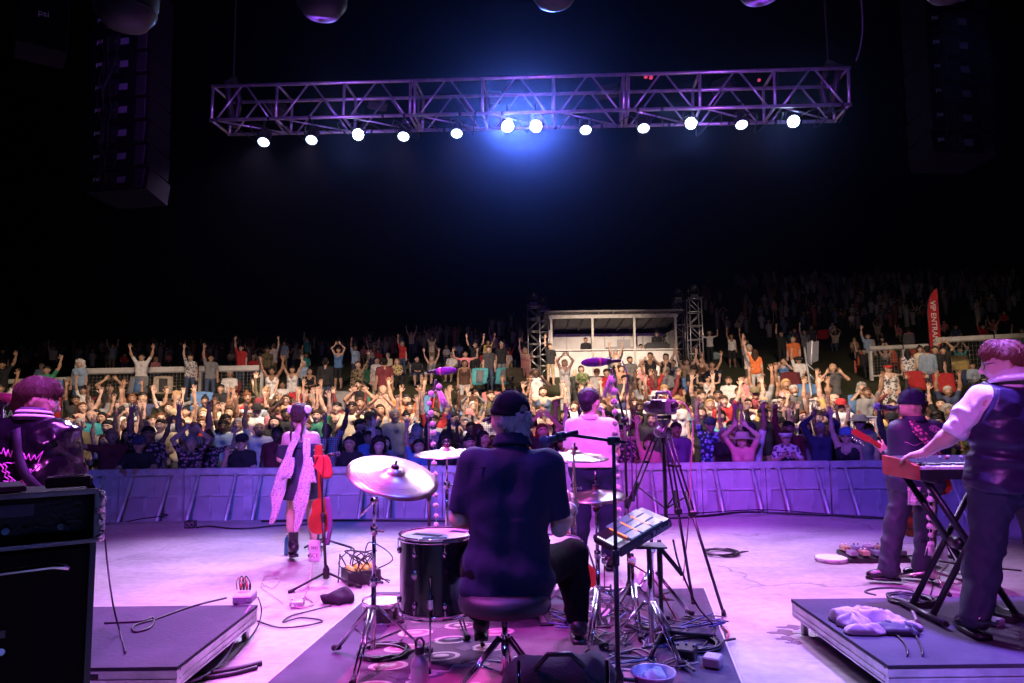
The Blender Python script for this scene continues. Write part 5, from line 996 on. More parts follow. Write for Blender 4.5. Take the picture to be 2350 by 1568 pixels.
def drum(c, r, hgt, label, name='drum', legs=False, lugs=8, tilt=(0, 0), batter=None):
    t = thing(name, label, 'drum', c); t.rotation_euler = (tilt[0], tilt[1], 0)
    MB().lathe([(r, 0), (r, hgt)], 40).build('shell', SHELL, t); MB().lathe([(0, hgt+.004), (r*.97, hgt+.003), (r*1.0, hgt-.004)], 40).build('batter_head', batter or HEADM, t); MB().lathe([(0, -.004), (r, -.002)], 40).build('resonant_head', HEADM, t)
    for z in (0, hgt): MB().lathe([(r*1.0, z-.016), (r*1.035, z-.016), (r*1.035, z-.008), (r*1.02, z), (r*1.035, z+.010), (r*1.045, z+.016), (r*1.0, z+.016)], 40).build('hoop', CHROME, t)
    for k in range(lugs):
        a = 2*math.pi*k/lugs+.3; d = Vector((math.cos(a), math.sin(a), 0))
        for z, s in ((0, 1), (hgt, -1)):
            zz = z+s*hgt*.17; MB().ball(d*r*1.03+Vector((0, 0, zz)), .014, 10, 6, sc=(1, 1, 1.5)).tube([d*r*1.05+Vector((0, 0, zz)), d*r*1.055+Vector((0, 0, z+s*.004))], .0035, 6).build('lug', CHROME, t)
    if legs:
        for k in range(3):
            a = -1.62+k*2*math.pi/3; d = Vector((math.cos(a), math.sin(a), 0)); p = d*(r+.028)
            MB().tube([p+Vector((0, 0, hgt*.55)), p+Vector((0, 0, -.08)), p+Vector((0, 0, .11-c[2])), p+d*.05+Vector((0, 0, .05-c[2]))], .0065, 8).build('leg', CHROME, t); MB().tube([p+d*.045+Vector((0, 0, .06-c[2])), p+d*.055+Vector((0, 0, .02-c[2]+.012))], [.012, .016], 8).build('rubber_foot', RUB, t)
            MB().box(p+Vector((0, 0, hgt*.22)), (.035, .035, .07), bev=.01).build('leg_bracket', CHROME, t)
    return t
ft = drum(Vector((at(1003, 1300, 4.42).x, 4.42, .31)), .232, .45, 'black floor tom with a taped white head left of the drummer', 'floor_tom', True, 8)
MB().ball((-.11, -.205, .25), .022, 16, 6, sc=(1, .25, 1.25)).build('badge', mat('badge', (.6, .6, .62), .25, .9), ft)
for (cx, cy, w_, l_, a) in ((-.06, -.02, .05, .2, 1.1), (.0, -.13, .15, .04, .05), (.13, .08, .12, .05, -.5)): MB().box((cx, cy, .4555), (w_, l_, .002), rot=Matrix.Rotation(a, 3, 'Z')).build('gaffer_tape', mat('gaffer', (.02, .025, .05), .7), ft)
drum(Vector((at(1266, 1230, 4.5).x, 4.5, .56)), .178, .14, 'shallow snare drum in front of the drummer', 'snare_drum')
drum(Vector((at(1090, 1130, 4.95).x, 4.95, .82)), .15, .22, 'small rack tom with a chrome hoop left of the drummer shoulder', 'rack_tom', tilt=(R(12), R(6)))
drum(Vector((at(880, 1372, 5.15).x, 5.15, .03)), .15, .13, 'small pale hand drum lying behind the left cymbal stand', 'hand_drum', lugs=5)
kd = drum(Vector((at(1190, 1300, 5.35).x, 5.2, .32)), .27, .42, 'bass drum hidden in front of the drummer', 'bass_drum', tilt=(R(-90), 0))
cymbal(at(902, 1092, 4.2), .282, R(19), R(16), 'large ride cymbal tilted towards the camera at the left of the kit'); cymbal(at(1026, 1040, 5.0), .238, R(4), R(-1), 'thin crash cymbal level with the drummer left shoulder')
cymbal(at(1318, 1048, 5.0), .25, R(4), R(2), 'thin crash cymbal in front of the man in the pale shirt'); 
hh = at(1368, 1137, 4.7); cymbal(hh, .195, R(5), R(-3), 'upper hi hat cymbal beside the drum pad'); c2 = cymbal(hh+Vector((0, 0, -.035)), .19, R(180), R(0), 'lower hi hat cymbal under the upper one')
cym_stand(at(858, 1300, 4.3).x, 4.3, at(858, 1150, 4.3).z, 'chrome cymbal stand holding the tilted ride cymbal', 2.5, (.10, -.03, .10)); cym_stand(at(1026, 1200, 5.0).x, 5.0, at(1026, 1042, 5).z, 'chrome stand under the left crash cymbal', 1.)
cym_stand(at(1318, 1200, 5.0).x, 5.0, at(1318, 1050, 5).z, 'chrome stand under the right crash cymbal', .4); cym_stand(hh.x, 4.7, hh.z+.16, 'chrome hi hat stand with a clutch rod', .2)
def throne():
    c = at(1158, 1400, 3.9); t = thing('drum_throne', 'round black drum throne under the seated drummer', 'stool', (c.x, 3.9, .03)); MB().lathe([(0, .41), (.2, .41), (.245, .425), (.258, .46), (.25, .50), (.22, .525), (0, .53)], 32).build('seat', mat('vinyl', (.02, .02, .025), .4, bump=(200, .2)), t)
    MB().cyl((0, 0, .1), (0, 0, .42), .016).build('post', CHROME, t); MB().cyl((0, 0, .05), (0, 0, .26), .022).build('lower_tube', CHROME, t); tripod_base(t, .07, .27, .3, 3.6, r=.016)
throne()
def hihat_pedal(px, py, label, rot):
    p = atz(px, py, .03); t = thing('drum_pedal', label, 'pedal', p, rot); MB().box((0, .13, .035), (.09, .26, .012), rot=Matrix.Rotation(R(9), 3, 'X'), bev=.004).build('footboard', CHROME, t); MB().box((0, .13, .008), (.1, .3, .012), bev=.003).build('base_plate', BLK, t)
    for s in (-.045, .045): MB().tube([(s, .28, .01), (s, .28, .22)], .008, 6).build('upright', CHROME, t)
    MB().tube([(-.05, .28, .2), (.05, .28, .2)], .007, 6).build('axle', CHROME, t); MB().tube([(0, .28, .2), (.0, .33, .36)], .005, 6).ball((0, .335, .38), .024, 8, 6, sc=(1, .8, 1.2)).build('beater', CHROME, t)
hihat_pedal(1385, 1440, 'chrome hi hat pedal under the drummer right foot', R(-10)); hihat_pedal(1255, 1435, 'chrome bass drum pedal behind the throne legs', R(5))
# ------------------------------------------------------------------ sampling pad
def pad():
    FL, FR, BR = at(1351, 1232, 4.45), at(1420, 1262, 4.2), at(1541, 1190, 4.36); u = (BR-FR); v = (FL-FR); Lu, Lv = u.length, v.length; u.normalize(); v = (v-u*v.dot(u)).normalized(); n = u.cross(v); n = n if n.z > 0 else -n; q = Matrix((u, v, n)).transposed()
    t = thing('sampling_pad', 'black electronic sampling pad on a stand, blue sheen painted on its pads', 'drum pad', FR)
    MB().box(u*Lu/2+v*Lv/2-n*.03, (Lu, Lv, .06), rot=q, bev=.012).build('case', BLKP, t); PM = mat('pad_sheen', (.16, .21, .28), .3, emit=((.35, .6, 1), .07))  # pale blue sheen put into the pads as colour and weak emission
    for i in range(3):
        for j in range(3): MB().box(u*(Lu*.36+Lu*.205*i)+v*(Lv*.18+Lv*.32*j)+n*.006, (Lu*.19, Lv*.29, .012), rot=q, bev=.004).build('pad', PM, t)
        MB().box(u*(Lu*.26+Lu*.205*i)+v*(Lv*.5)+n*.011, (.006, Lv*.62, .005), rot=q).build('status_light', mat('orange_led', (.8, .2, .05), .4, emit=((1, .18, .05), 1.2)), t)
    MB().box(u*Lu*.12+v*Lv*.38+n*.002, (Lu*.16, Lv*.3, .006), rot=q).build('display', mat('pad_display', (.4, .5, .45), .3, emit=((.6, .9, .8), .35)), t)
    for k in range(10): MB().box(u*Lu*.03+v*(Lv*(.12+.075*k))+n*.001, (.008, .012, .008), rot=q).build('button', mat('lit_button', (.7, .7, .8), .4, emit=((.8, .85, 1), .6)), t)
    lettering('Roland', .05, mat('grey_print', (.32, .32, .36), .5), t, u*Lu*.78-v*.004-n*.03, u, n, .001, .001); lettering('SPD', .034, mat('dim_print', (.12, .12, .15), .5), t, u*Lu*.5-v*.004-n*.032, u, n, .001, .003)
    c = at(1490, 1225, 4.42); s = thing('pad_stand', 'chrome stand carrying the sampling pad', 'stand', (c.x, 4.45, .03)); MB().cyl((0, 0, .05), (0, 0, c.z-.12), .016).build('post', CHROME, s); MB().box((0, 0, c.z-.11), (.2, .16, .012)).build('bracket', BLK, s); tripod_base(s, .1, .3, .3, .9)
    c = at(1513, 1250, 4.6); s = thing('short_stand', 'short black microphone stand right of the sampling pad', 'stand', (c.x, 4.6, .03)); MB().cyl((0, 0, .1), (0, 0, c.z), .014).cyl((0, 0, c.z-.25), (0, 0, c.z-.02), .019).build('post', BLK, s); MB().tube([(-.02, 0, c.z-.02), (.14, -.02, c.z-.22)], .015, 8).build('boom', BLK, s); MB().lathe([(0, .12), (.03, .12), (.05, .02), (.03, 0)], 14).build('hub', BLK, s)
    for a in (.1, 2.2, 4.3): MB().tube([(0, 0, .07), (.36*math.cos(a), .36*math.sin(a), .02)], .014, 8).build('leg', BLK, s)
pad()
# ------------------------------------------------------------------ microphone stands
PURP = mat('purple_foam', (.17, .035, .30), .8, bump=(160, .6)); POM = mat('pompom_wool', (.72, .68, .70), .95, bump=(120, 1.)); FRINGE = mat('tassel', (.74, .70, .72), .9, bump=(90, .6))
def mic(loc, d, label, foam=None, L=.17, r=.026):
    d = Vector(d).normalized(); t = thing('microphone', label, 'microphone', loc); MB().lathe([(0, -L), (r*.45, -L), (r*.6, -L*.5), (r*.8, -.02), (r*.95, 0)], 14, ax=d).build('handle', BLKP, t)
    if foam: MB().lathe([(0, -L*.6), (r*.8, -L*.5), (r*1.35, -L*.15), (r*1.45, .03), (r*1.2, .09), (r*.6, .13), (0, .14)], 16, ax=d).build('windscreen', foam, t); MB().lathe([(r*1.43, -.02), (r*1.5, -.012), (r*1.47, -.004)], 16, ax=d).build('band', mat('band_orange', (.7, .2, .2), .5), t)
    else: MB().ball(d*.03, r*1.2, 14, 10).lathe([(r*1.22, .018), (r*1.27, .024), (r*1.22, .03)], 14, ax=d).build('grille', mat('mic_grille', (.10, .11, .2), .4, .7, bump=(300, .7)), t)
    MB().lathe([(r*.8, -L*.55), (r*1.0, -L*.55), (r*1.05, -L*.25), (r*.85, -L*.25)], 12, ax=d).build('clip', BLK, t); return t
def mic_stand(foot, joint, tip, label, m=BLK, base=True, rot=0., counter=0.):
    f = Vector(foot); t = thing('microphone_stand', label, 'microphone stand', f); j, e = Vector(joint)-f, Vector(tip)-f
    MB().cyl((0, 0, .08), j*.55, .0135).build('lower_tube', m, t); MB().cyl(j*.55, j, .0105).build('upper_tube', m, t); MB().lathe([(.012, -.05), (.02, -.045), (.021, .03), (.013, .035)], 12, org=j*.55, ax=j).build('clutch', m, t)
    if (e-j).length > .05: d = (e-j).normalized(); MB().tube([j-d*counter, e], .0095, 8).build('boom', m, t); MB().lathe([(.0, -.03), (.024, -.03), (.024, .03), (.0, .03)], 12, org=j, ax=(1, .2, 0)).build('knuckle', m, t)
    if base:
        MB().lathe([(.012, .0), (.03, .01), (.03, .08), (.014, .12)], 12, org=(0, 0, .06)).build('hub', m, t)
        for k in range(3): a = rot+k*2*math.pi/3; o = MB().tube([(0, 0, .12), (.33*math.cos(a), .33*math.sin(a), .015)], .011, 8).build('leg', m, t); MB().tube([(.3*math.cos(a), .3*math.sin(a), .022), (.35*math.cos(a), .35*math.sin(a), .012)], .016, 8).build('rubber_foot', RUB, o)
    return t
def garland(pts, label, r, n, D, tassel=None):
    P = [at(*p) for p in pts]; c = catmull(P, 24); seg = [0]
    for i in range(1, len(c)): seg.append(seg[-1]+(c[i]-c[i-1]).length)
    t = thing('pompom_garland', label, 'garland', P[-1]); MB().tube([p-P[-1] for p in c[::3]], .0022, 5).build('string', FRINGE, t); b = MB(); rnd = random.Random(n)
    for k in range(9): d = Vector((rnd.gauss(0, 1), rnd.gauss(0, 1), rnd.gauss(0, 1))).normalized(); b.ball(d*r*.24, r*.82, 9, 6)
    me = b.mesh('pompom', POM)
    for k in range(n):
        s = seg[-1]*(k+.3)/n; i = int(np.searchsorted(seg, s)); i = min(i, len(c)-1); o = link('pompom', me, t, c[i]-P[-1]+Vector((rnd.uniform(-.004, .004), -.01, 0)), (rnd.uniform(0, 6), rnd.uniform(0, 6), 0)); o.scale = [rnd.uniform(.85, 1.12)]*3
    if tassel:
        a, b2 = at(*tassel[0])-P[-1], at(*tassel[1])-P[-1]; m = MB(); dd = b2-a
        for k in range(26): o = Vector((rnd.uniform(-1, 1), rnd.uniform(-.5, .5), 0)); m.tube([a+o*.012, a+dd*.5+o*.03, a+dd*rnd.uniform(.92, 1.06)+o*.045], [.004, .005, .002], 5)
        m.build('tassel', FRINGE, t)
a = at(985, 1330, 6.05); mic_stand((a.x, 6.05, 0), at(984, 960, 6.05), at(1000, 872, 6.0), 'tall purple lit microphone stand with a pompom garland at the left of the kit', counter=.0)
mic(at(1014, 852, 5.98), (1, -.15, .06), 'purple foam microphone on the tall stand left of centre', PURP, .13, .024)
garland([(1012, 884, 5.95), (1004, 892, 5.93), (985, 915, 5.93), (992, 960, 5.93), (996, 1060, 5.93), (1000, 1160, 5.93), (1002, 1245, 5.93)], 'string of white pompoms on the left microphone stand', .027, 16, 5.95, ((1004, 888, 5.93), (1022, 938, 5.93)))
a = at(1443, 1300, 5.6); mic_stand((a.x, 5.6, 0), at(1433, 965, 5.6), at(1402, 846, 5.55), 'tall microphone stand with angled boom and pompoms behind the kit', counter=.05)
mic(at(1372, 831, 5.52), (-1, -.1, -.05), 'purple foam microphone on the angled boom right of centre', PURP, .19, .027)
MB().tube(catmull([at(1428, 828, 5.5), at(1440, 870, 5.48), at(1436, 930, 5.48), at(1448, 1020, 5.5), at(1452, 1150, 5.5)], 6), .005, 6).build('microphone_cable', mat('purple_cable', (.1, .04, .16), .4), bpy.data.objects['microphone_stand.001']).matrix_parent_inverse = Matrix.Translation(-bpy.data.objects['microphone_stand.001'].location)
garland([(1402, 868, 5.45), (1410, 905, 5.43), (1410, 960, 5.43), (1412, 1040, 5.43), (1416, 1120, 5.43), (1420, 1235, 5.43)], 'string of white pompoms on the right microphone stand', .026, 15, 5.45, ((1402, 862, 5.45), (1394, 912, 5.45)))
a = at(1418, 1540, 3.72); mic_stand((a.x, 3.72, .02), at(1408, 1012, 3.72), at(1298, 997, 3.75), 'thick black boom stand reaching to the drummer', counter=.07, rot=.7)
mic(at(1262, 1010, 3.76), (-1, .05, -.28), 'dark vocal microphone on the boom in front of the drummer', None, .16, .027)
a = atz(748, 1345, 0); ustand = mic_stand((a.x, a.y, 0), at(736, 1058, a.y), at(760, 1046, a.y+.05), 'straight black microphone stand carrying the small red guitar', rot=3.9)
mic(at(768, 1043, a.y+.06), (1, .2, .1), 'small microphone above the red bandana', None, .1, .018)
UK = a.y
a = atz(2143, 1345, 0); mic_stand((a.x, a.y, 0), at(2143, 1090, a.y), at(2060, 962, 6.5), 'slim microphone stand with pompoms between guitarist and keyboard', mat('rose_metal', (.5, .3, .35), .3, .8), rot=.3)
mic(at(2020, 934, 6.6), (-1, .2, .15), 'dark blue microphone in front of the capped guitarist', None, .2, .03)
garland([(2130, 1098, a.y-.05), (2132, 1150, a.y-.05), (2132, 1200, a.y-.05), (2136, 1262, a.y-.05)], 'string of white pompoms under the keyboard', .024, 8, a.y-.05, ((2135, 1245, a.y-.05), (2137, 1275, a.y-.05)))
a = at(10, 1500, 4.7); mic_stand((a.x, 4.7, 0), at(5, 925, 4.7), at(42, 918, 4.7), 'black microphone stand at the left edge in front of the jacketed musician'); mic(at(30, 915, 4.7), (-1, 0, .15), 'reddish foam microphone at the left edge beside the jacketed musician', mat('red_foam', (.45, .08, .15), .8, bump=(150, .5)), .15, .024)
# ------------------------------------------------------------------ small guitar on its stand
def small_guitar(c, ax, scale, label, face=-1, m=None):
    m = m or mat('orange_lacquer', (.38, .055, .028), .25, coat=.4, noise=(4, .3)); t = thing('small_guitar', label, 'guitar', c); ax = Vector(ax).normalized(); nn = Vector((.15, face, .1)); nn = (nn-ax*nn.dot(ax)).normalized(); sd = ax.cross(nn); out = []
    for q in np.linspace(0, 2*math.pi, 41)[:-1]:
        y = -math.cos(q)*.145+.0; w_ = abs(math.sin(q))**.72*(.088-.028*(y/.145)-.020*math.exp(-((y-.045)/.04)**2)); out.append((math.copysign(w_, math.sin(q)), y))
    b = MB(); S = scale; n_ = len(out)
    b.prism([(x*S, y*S) for x, y in out], -.032*S, .032*S, f=lambda x, y, z: tuple(sd*x+ax*y+nn*z)); b.build('guitar_body', m, t)
    MB().lathe([(0, .0335*S), (.026*S, .0335*S)], 20, org=ax*.03*S, ax=nn).build('sound_hole', BLK, t); MB().box(ax*-.075*S+nn*.035*S, (.06*S, .012*S, .012*S), rot=Matrix((sd, ax, nn)).transposed()).build('bridge', mat('dark_wood', (.05, .02, .012), .5), t)
    MB().box(ax*.30*S+nn*.025*S, (.042*S, .36*S, .022*S), rot=Matrix((sd, ax, nn)).transposed(), bev=.004).build('neck', m, t); hd = MB().prism([(-.022*S, .47*S), (.022*S, .47*S), (.034*S, .52*S), (.028*S, .59*S), (-.028*S, .59*S), (-.034*S, .52*S)], .012*S, .028*S, f=lambda x, y, z: tuple(sd*x+ax*y+nn*z)).build('headstock', m, t)
    for s in (-1, 1):
        for k in range(2): MB().ball(sd*s*.042*S+ax*(.51+.045*k)*S+nn*.02*S, .009, 8, 5).build('tuning_peg', CHROME, hd)
    for k in range(4): MB().tube([sd*(.006*k-.009)*S+ax*-.07*S+nn*.043*S, sd*(.006*k-.009)*S+ax*.50*S+nn*.038*S], .0008, 4).build('string', CHROME, t)
    return t
small_guitar(at(735, 1184, UK+.07), (-.06, .02, 1), 1.08, 'small red guitar hanging on the microphone stand behind the singer', 1)
small_guitar(at(1342, 1312, 6.0), (-.45, .2, 1), .95, 'red guitar body standing behind the hi hat stand', 1); small_guitar(at(2088, 1190, 6.9), (.1, 0, 1), 1.2, 'orange guitar on a stand seen between the legs of the guitarist')
a = atz(2090, 1265, 0); s = thing('guitar_stand', 'low guitar stand between the legs of the guitarist', 'stand', (a.x, 6.95, 0))
for x in (-.12, .0, .14): MB().tube([(x, -.05+.2*(x == 0), .01), (x*.3, .06, .35)], .009, 6).build('leg', BLK, s)
MB().tube([(-.1, -.12, .22), (-.08, .05, .24), (.08, .05, .24), (.1, -.12, .22)], .009, 6).build('cradle', BLK, s)
a = at(1340, 1345, 6.05); s = thing('guitar_stand', 'low stand under the red guitar behind the hi hat', 'stand', (a.x, 6.05, 0))
for x in (-.14, .0, .14): MB().tube([(x, -.05+.2*(x == 0), .01), (x*.3, .06, .35)], .009, 6).build('leg', BLK, s)
def bandana_cloth():
    rows = []; A = at(742, 1045, UK-.04)
    for i in range(9):
        v = i/8; rows.append([Vector((-.02+(.05+.05*v)*u+.03*v+.012*math.sin(7*u+4*v), -.02-.02*math.sin(5*u+3*v), -.20*v*(.75+.3*math.sin(2.2*u+1)))) for u in np.linspace(-1, 1, 12)])
    tag(MB().sheet(rows, 0, .004).build('red_bandana', mat('red_cloth', (.48, .05, .04), .85, bump=(90, .4)), None, A), 'red bandana tied to the microphone stand above the small guitar', 'bandana')
    tag(MB().sheet([[Vector((.02*u+.03*math.sin(3*v), -.02+.008*math.sin(6*v+3*u), -.42*v)) for u in (-1, 0, 1)] for v in np.linspace(0, 1, 14)], 0, .004).build('guitar_strap', mat('violet_strap', (.16, .06, .2), .7), None, at(752, 1140, UK-.06)), 'long violet strap hanging beside the small red guitar', 'strap')
    b = atz(704, 1245, 0); t = thing('water_bottle', 'blue plastic bottle on the floor behind the small guitar', 'bottle', (b.x, 7.6, 0)); MB().lathe([(0, 0), (.036, .004), (.038, .02), (.036, .15), (.03, .18), (.014, .2), (.014, .22)], 16).build('bottle_body', mat('blue_bottle', (.08, .28, .55), .2), t); MB().lathe([(.016, .215), (.016, .235), (0, .237)], 12).build('lid', WHT, t)
    st = thing('round_base_stand', 'low black stand base on the floor behind the small guitar', 'stand', (atz(765, 1250, 0).x, 7.7, 0))
    for k in range(3): aa = .4+k*2.1; MB().tube([(0, 0, .15), (.32*math.cos(aa), .32*math.sin(aa), .02)], .012, 8).build('leg', BLK, st)
    MB().cyl((0, 0, .1), (0, 0, .55), .012).build('post', BLK, st)
bandana_cloth()
# ------------------------------------------------------------------ camcorder on tripod
def camcorder():
    apex = at(1522, 985, 5.75); t = thing('video_tripod', 'tall video tripod standing right of the drum kit', 'tripod', (apex.x, apex.y, 0)); ap = Vector((0, 0, apex.z)); F = [atz(1662, 1415, 0), atz(1592, 1392, 0), atz(1392, 1292, 0)]; DM = mat('tripod_metal', (.05, .05, .06), .35, .6)
    for f in F:
        d = Vector((f.x-apex.x, f.y-apex.y, 0)); a = ap+d*.06; m = a.lerp(d, .48); s = Vector((-d.y, d.x, 0)).normalized()*.022; lg = MB(); lg.tube([a+s, m+s], .009, 6).tube([a-s, m-s], .009, 6).tube([m-(m-a)*.25, d*.99+Vector((0, 0, .02))], .012, 8); o = lg.build('leg', DM, t); MB().box(m, (.06, .05, .05), bev=.01).box(a.lerp(m, .45), (.055, .04, .02)).build('leg_lock', BLKP, o); MB().tube([d*.985+Vector((0, 0, .045)), d+Vector((0, 0, .005))], [.016, .02], 8).build('rubber_foot', RUB, o)
        MB().tube([ap*.0+Vector((0, 0, apex.z*.52)), a.lerp(m, .8)], .007, 6).build('spreader', DM, t)
    MB().cyl(Vector((0, 0, apex.z*.45)), ap, .018).build('centre_column', DM, t); MB().lathe([(.05, -.07), (.075, -.05), (.075, 0), (.05, .02), (.035, .03), (.045, .06), (.045, .08)], 18, org=ap).build('bowl_head', mat('tripod_grey', (.2, .19, .22), .35, .6), t); MB().box(ap+Vector((0, 0, .10)), (.12, .14, .03), bev=.008).build('head_plate', DM, t); MB().tube([ap+Vector((.05, -.05, .08)), ap+Vector((-.1, -.4, -.02))], .009, 8).build('pan_handle', DM, t)
    c = thing('camcorder', 'grey camcorder on top of the video tripod pointing at the crowd', 'camcorder', apex+Vector((0.01, 0, .115))); CM = mat('camcorder_shell', (.15, .14, .17), .35, bump=(60, .15)); q = Matrix.Rotation(R(25), 3, 'Z')
    MB().box((0, 0, .07), (.12, .24, .13), rot=q, bev=.02).build('camcorder_body', CM, c); MB().cyl(q @ Vector((0, .1, .07)), q @ Vector((0, .22, .07)), .05, 16).build('lens_barrel', BLKP, c); MB().tube([q @ Vector((0, -.1, .13)), q @ Vector((0, -.08, .19)), q @ Vector((0, .08, .19)), q @ Vector((0, .11, .13))], .014, 8).build('top_handle', CM, c); MB().box(q @ Vector((-.1, -.03, .09)), (.02, .1, .075), rot=q @ Matrix.Rotation(R(20), 3, 'Z'), bev=.004).build('flip_screen', BLKP, c); MB().cyl(q @ Vector((.0, -.12, .08)), q @ Vector((.0, -.17, .085)), .022).build('viewfinder', BLKP, c)
    P = [apex+Vector((.07, -.05, .2)), apex+Vector((.16, -.08, .21)), apex+Vector((.22, -.1, .05)), at(1585, 1080, 5.6), at(1580, 1200, 5.55), atz(1568, 1330, .01), atz(1575, 1385, .01)]
    tag(MB().tube(catmull(P, 8), .006, 6).build('cable', mat('pink_cable', (.42, .16, .3), .5)), 'pinkish cable hanging in an arc from the camcorder', 'cable')
camcorder()
# ------------------------------------------------------------------ keyboard on X stand
def keyboard():
    A, B = at(2112, 1096, 4.24), at(2054, 1064, 4.62); z = A.z+.02; x0 = A.x; W = 1.35; dp = B.y-A.y; sl = (B.x-A.x)/dp; t = thing('stage_keyboard', 'black stage keyboard with a red wooden end cheek', 'keyboard', (x0, A.y, z))
    f = lambda x, y, zz: (x+sl*y*0-.02*0, y, zz)
    WOOD = mat('cheek_wood', (.42, .09, .05), .35, noise=(6, .3)); MB().prism([(0, -.035), (0, .05), (.1, .075), (dp, .09), (dp, -.035)], -.025, 0, f=lambda y, zz, x: (x, y, zz)).build('end_cheek', WOOD, t)
    MB().box((W/2, dp/2, -.005), (W, dp, .06)).build('chassis', BLKP, t); MB().prism([(.15, .025), (.15, .06), (dp, .085), (dp, .025)], 0, W, f=lambda y, zz, x: (x, y, zz)).build('control_panel', mat('panel_dark', (.03, .03, .035), .35), t)
    KW, KB = mat('key_white', (.72, .70, .68), .3), mat('key_black', (.012, .012, .012), .25); mw = MB().box((0, .075, .034), (.0215, .145, .02), bev=.002).mesh('white_key', KW); mk = MB().box((0, .10, .05), (.011, .09, .018), bev=.003).mesh('black_key', KB)
    for k in range(52):
        link('white_key', mw, t, (.03+.0235*k, 0, 0))
        if k % 7 not in (2, 6): link('black_key', mk, t, (.03+.0235*(k+.5), 0, 0))
    for k in range(26): MB().cyl((.08+.046*k, .22+.06*(k % 3 == 0), .07), (.08+.046*k, .22+.06*(k % 3 == 0), .092), .008, 8).build('knob', mat('knob_red', (.5, .08, .08), .4) if k % 5 == 0 else mat('knob_grey', (.4, .4, .42), .4), t)
    s = thing('keyboard_stand', 'black X shaped stand under the stage keyboard', 'stand', (x0, A.y, RZ)); H = z-RZ-.04; BM = mat('stand_black', (.02, .02, .025), .35, .3)
    for y in (.08, .3):
        MB().tube([(.08, y, H), (.58, y, .03)], .022, 4).build('crossed_leg', BM, s); MB().tube([(.58, y+.03, H), (.08, y+.03, .03)], .022, 4).build('crossed_leg', BM, s)
    for x, zz in ((.08, H+.0), (.58, H+.0), (.06, .03), (.6, .03)): MB().tube([(x, -.06, zz), (x, .42, zz)], .018, 8).build('cross_tube', BM, s)
    MB().lathe([(0, -.05), (.04, -.05), (.04, .05), (0, .05)], 14, org=(.33, .2, H*.52), ax=(0, 1, 0)).build('pivot', BM, s)
keyboard()
# ------------------------------------------------------------------ cables, boxes and clutter on the floor
def cable(pts, label, r=.006, m=None, z=.012):
    P = [(atz(p[0], p[1], (p[2] if len(p) > 2 else z))) for p in pts]; o = MB().tube(catmull(P, 8), r, 6).build('cable', m or WIRE); tag(o, label, 'cable', 'cables on the stage floor'); return o
def coil(px, py, rx, label, z=.03, n=5, r=.008):
    c = atz(px, py, z); P = []; rnd = random.Random(int(px))
    for k in range(n*14): a = 2*math.pi*k/14; rr = rx*(1+.08*math.sin(a*.37+k*.05)); P.append(c+Vector((rr*math.cos(a)+.02*math.sin(k*.21), rr*.9*math.sin(a)+.02*math.cos(k*.17), .004*(k % 5)+.002*(k//14))))
    P += [c+Vector((rx*1.3, .05, 0)), c+Vector((rx*1.9, .12, -.01))]
    tag(MB().tube(catmull(P, 2), r, 6).build('cable_coil', WIRE), label, 'cable')
def box_item(name, px, py, z, dims, label, cat, m, rz=0., knobs=0, ports=0, cols=None):
    c = atz(px, py, z); t = thing(name, label, cat, c, rz); MB().box((0, 0, dims[2]/2), dims, bev=min(.008, dims[2]*.2)).build('case', m, t)
    for k in range(knobs): MB().cyl((-dims[0]*.4+dims[0]*.8*k/max(1, knobs-1), dims[1]*.1*(k % 2), dims[2]), (-dims[0]*.4+dims[0]*.8*k/max(1, knobs-1), dims[1]*.1*(k % 2), dims[2]+.014), .008, 8).build('knob', cols or WHT, t)
    for k in range(ports): MB().cyl((-dims[0]*.3+dims[0]*.6*k/max(1, ports-1), -dims[1]/2, dims[2]*.5), (-dims[0]*.3+dims[0]*.6*k/max(1, ports-1), -dims[1]/2-.006, dims[2]*.5), .011, 10).build('socket', CHROME, t)
    return t
LIL = mat('lilac_case', (.35, .28, .42), .4, .4)
coil(2090, 1378, .14, 'coil of black cable on the right riser', RZ+.01); coil(1592, 1478, .16, 'coil of black cable at the right of the drum mat', .03); coil(1655, 1270, .17, 'coil of black cable by the stage edge right of the tripod', .012, 4); coil(880, 1498, .15, 'coil of black cable in front of the floor tom', .035, 4); coil(985, 1340, .14, 'coil of black cable under the floor tom', .035, 4)
cable([(2010, 1366, RZ), (1985, 1358, RZ), (2020, 1350, RZ), (2080, 1352, RZ), (2120, 1368, RZ)], 'loose loop of cable at the back of the right riser', .007, None, RZ)
d = box_item('stereo_direct_box', 2082, 1386, RZ, (.09, .15, .04), 'small dark direct box beside the cable coil on the right riser', 'direct box', mat('dark_violet_case', (.05, .04, .09), .4, .3), .3, 0, 2)
cable([(2090, 1395, RZ+.01), (2098, 1410, RZ+.01), (2105, 1425, RZ+.01)], 'thick plug lead at the small direct box', .011, LIL)
for k, (a, b) in enumerate((((2010, 1440), (2075, 1475)), ((2060, 1430), (2110, 1475)))):
    cable([(a[0], a[1], RZ+.01), ((a[0]+b[0])/2+8, (a[1]+b[1])/2-4, RZ+.01), (b[0], b[1], RZ+.01), (b[0]+8, 1502, RZ+.012), (b[0]-6, 1530, .14), (b[0]-16, 1556, .02)], ('left', 'right')[k]+' of two thin leads running over the front edge of the right riser', .005)
for k, pts in enumerate(([(240, 1430), (320, 1426), (352, 1418), (345, 1440), (310, 1450), (308, 1436), (360, 1420), (440, 1392), (520, 1372)],)): cable([(p[0], p[1], RZ+.006) for p in pts], 'looped lead lying across the left riser', .007)
box_item('direct_box', 562, 1382, RZ, (.13, .15, .06), 'lilac direct box with plugged leads on the corner of the left riser', 'direct box', LIL, .1, 0, 2); 
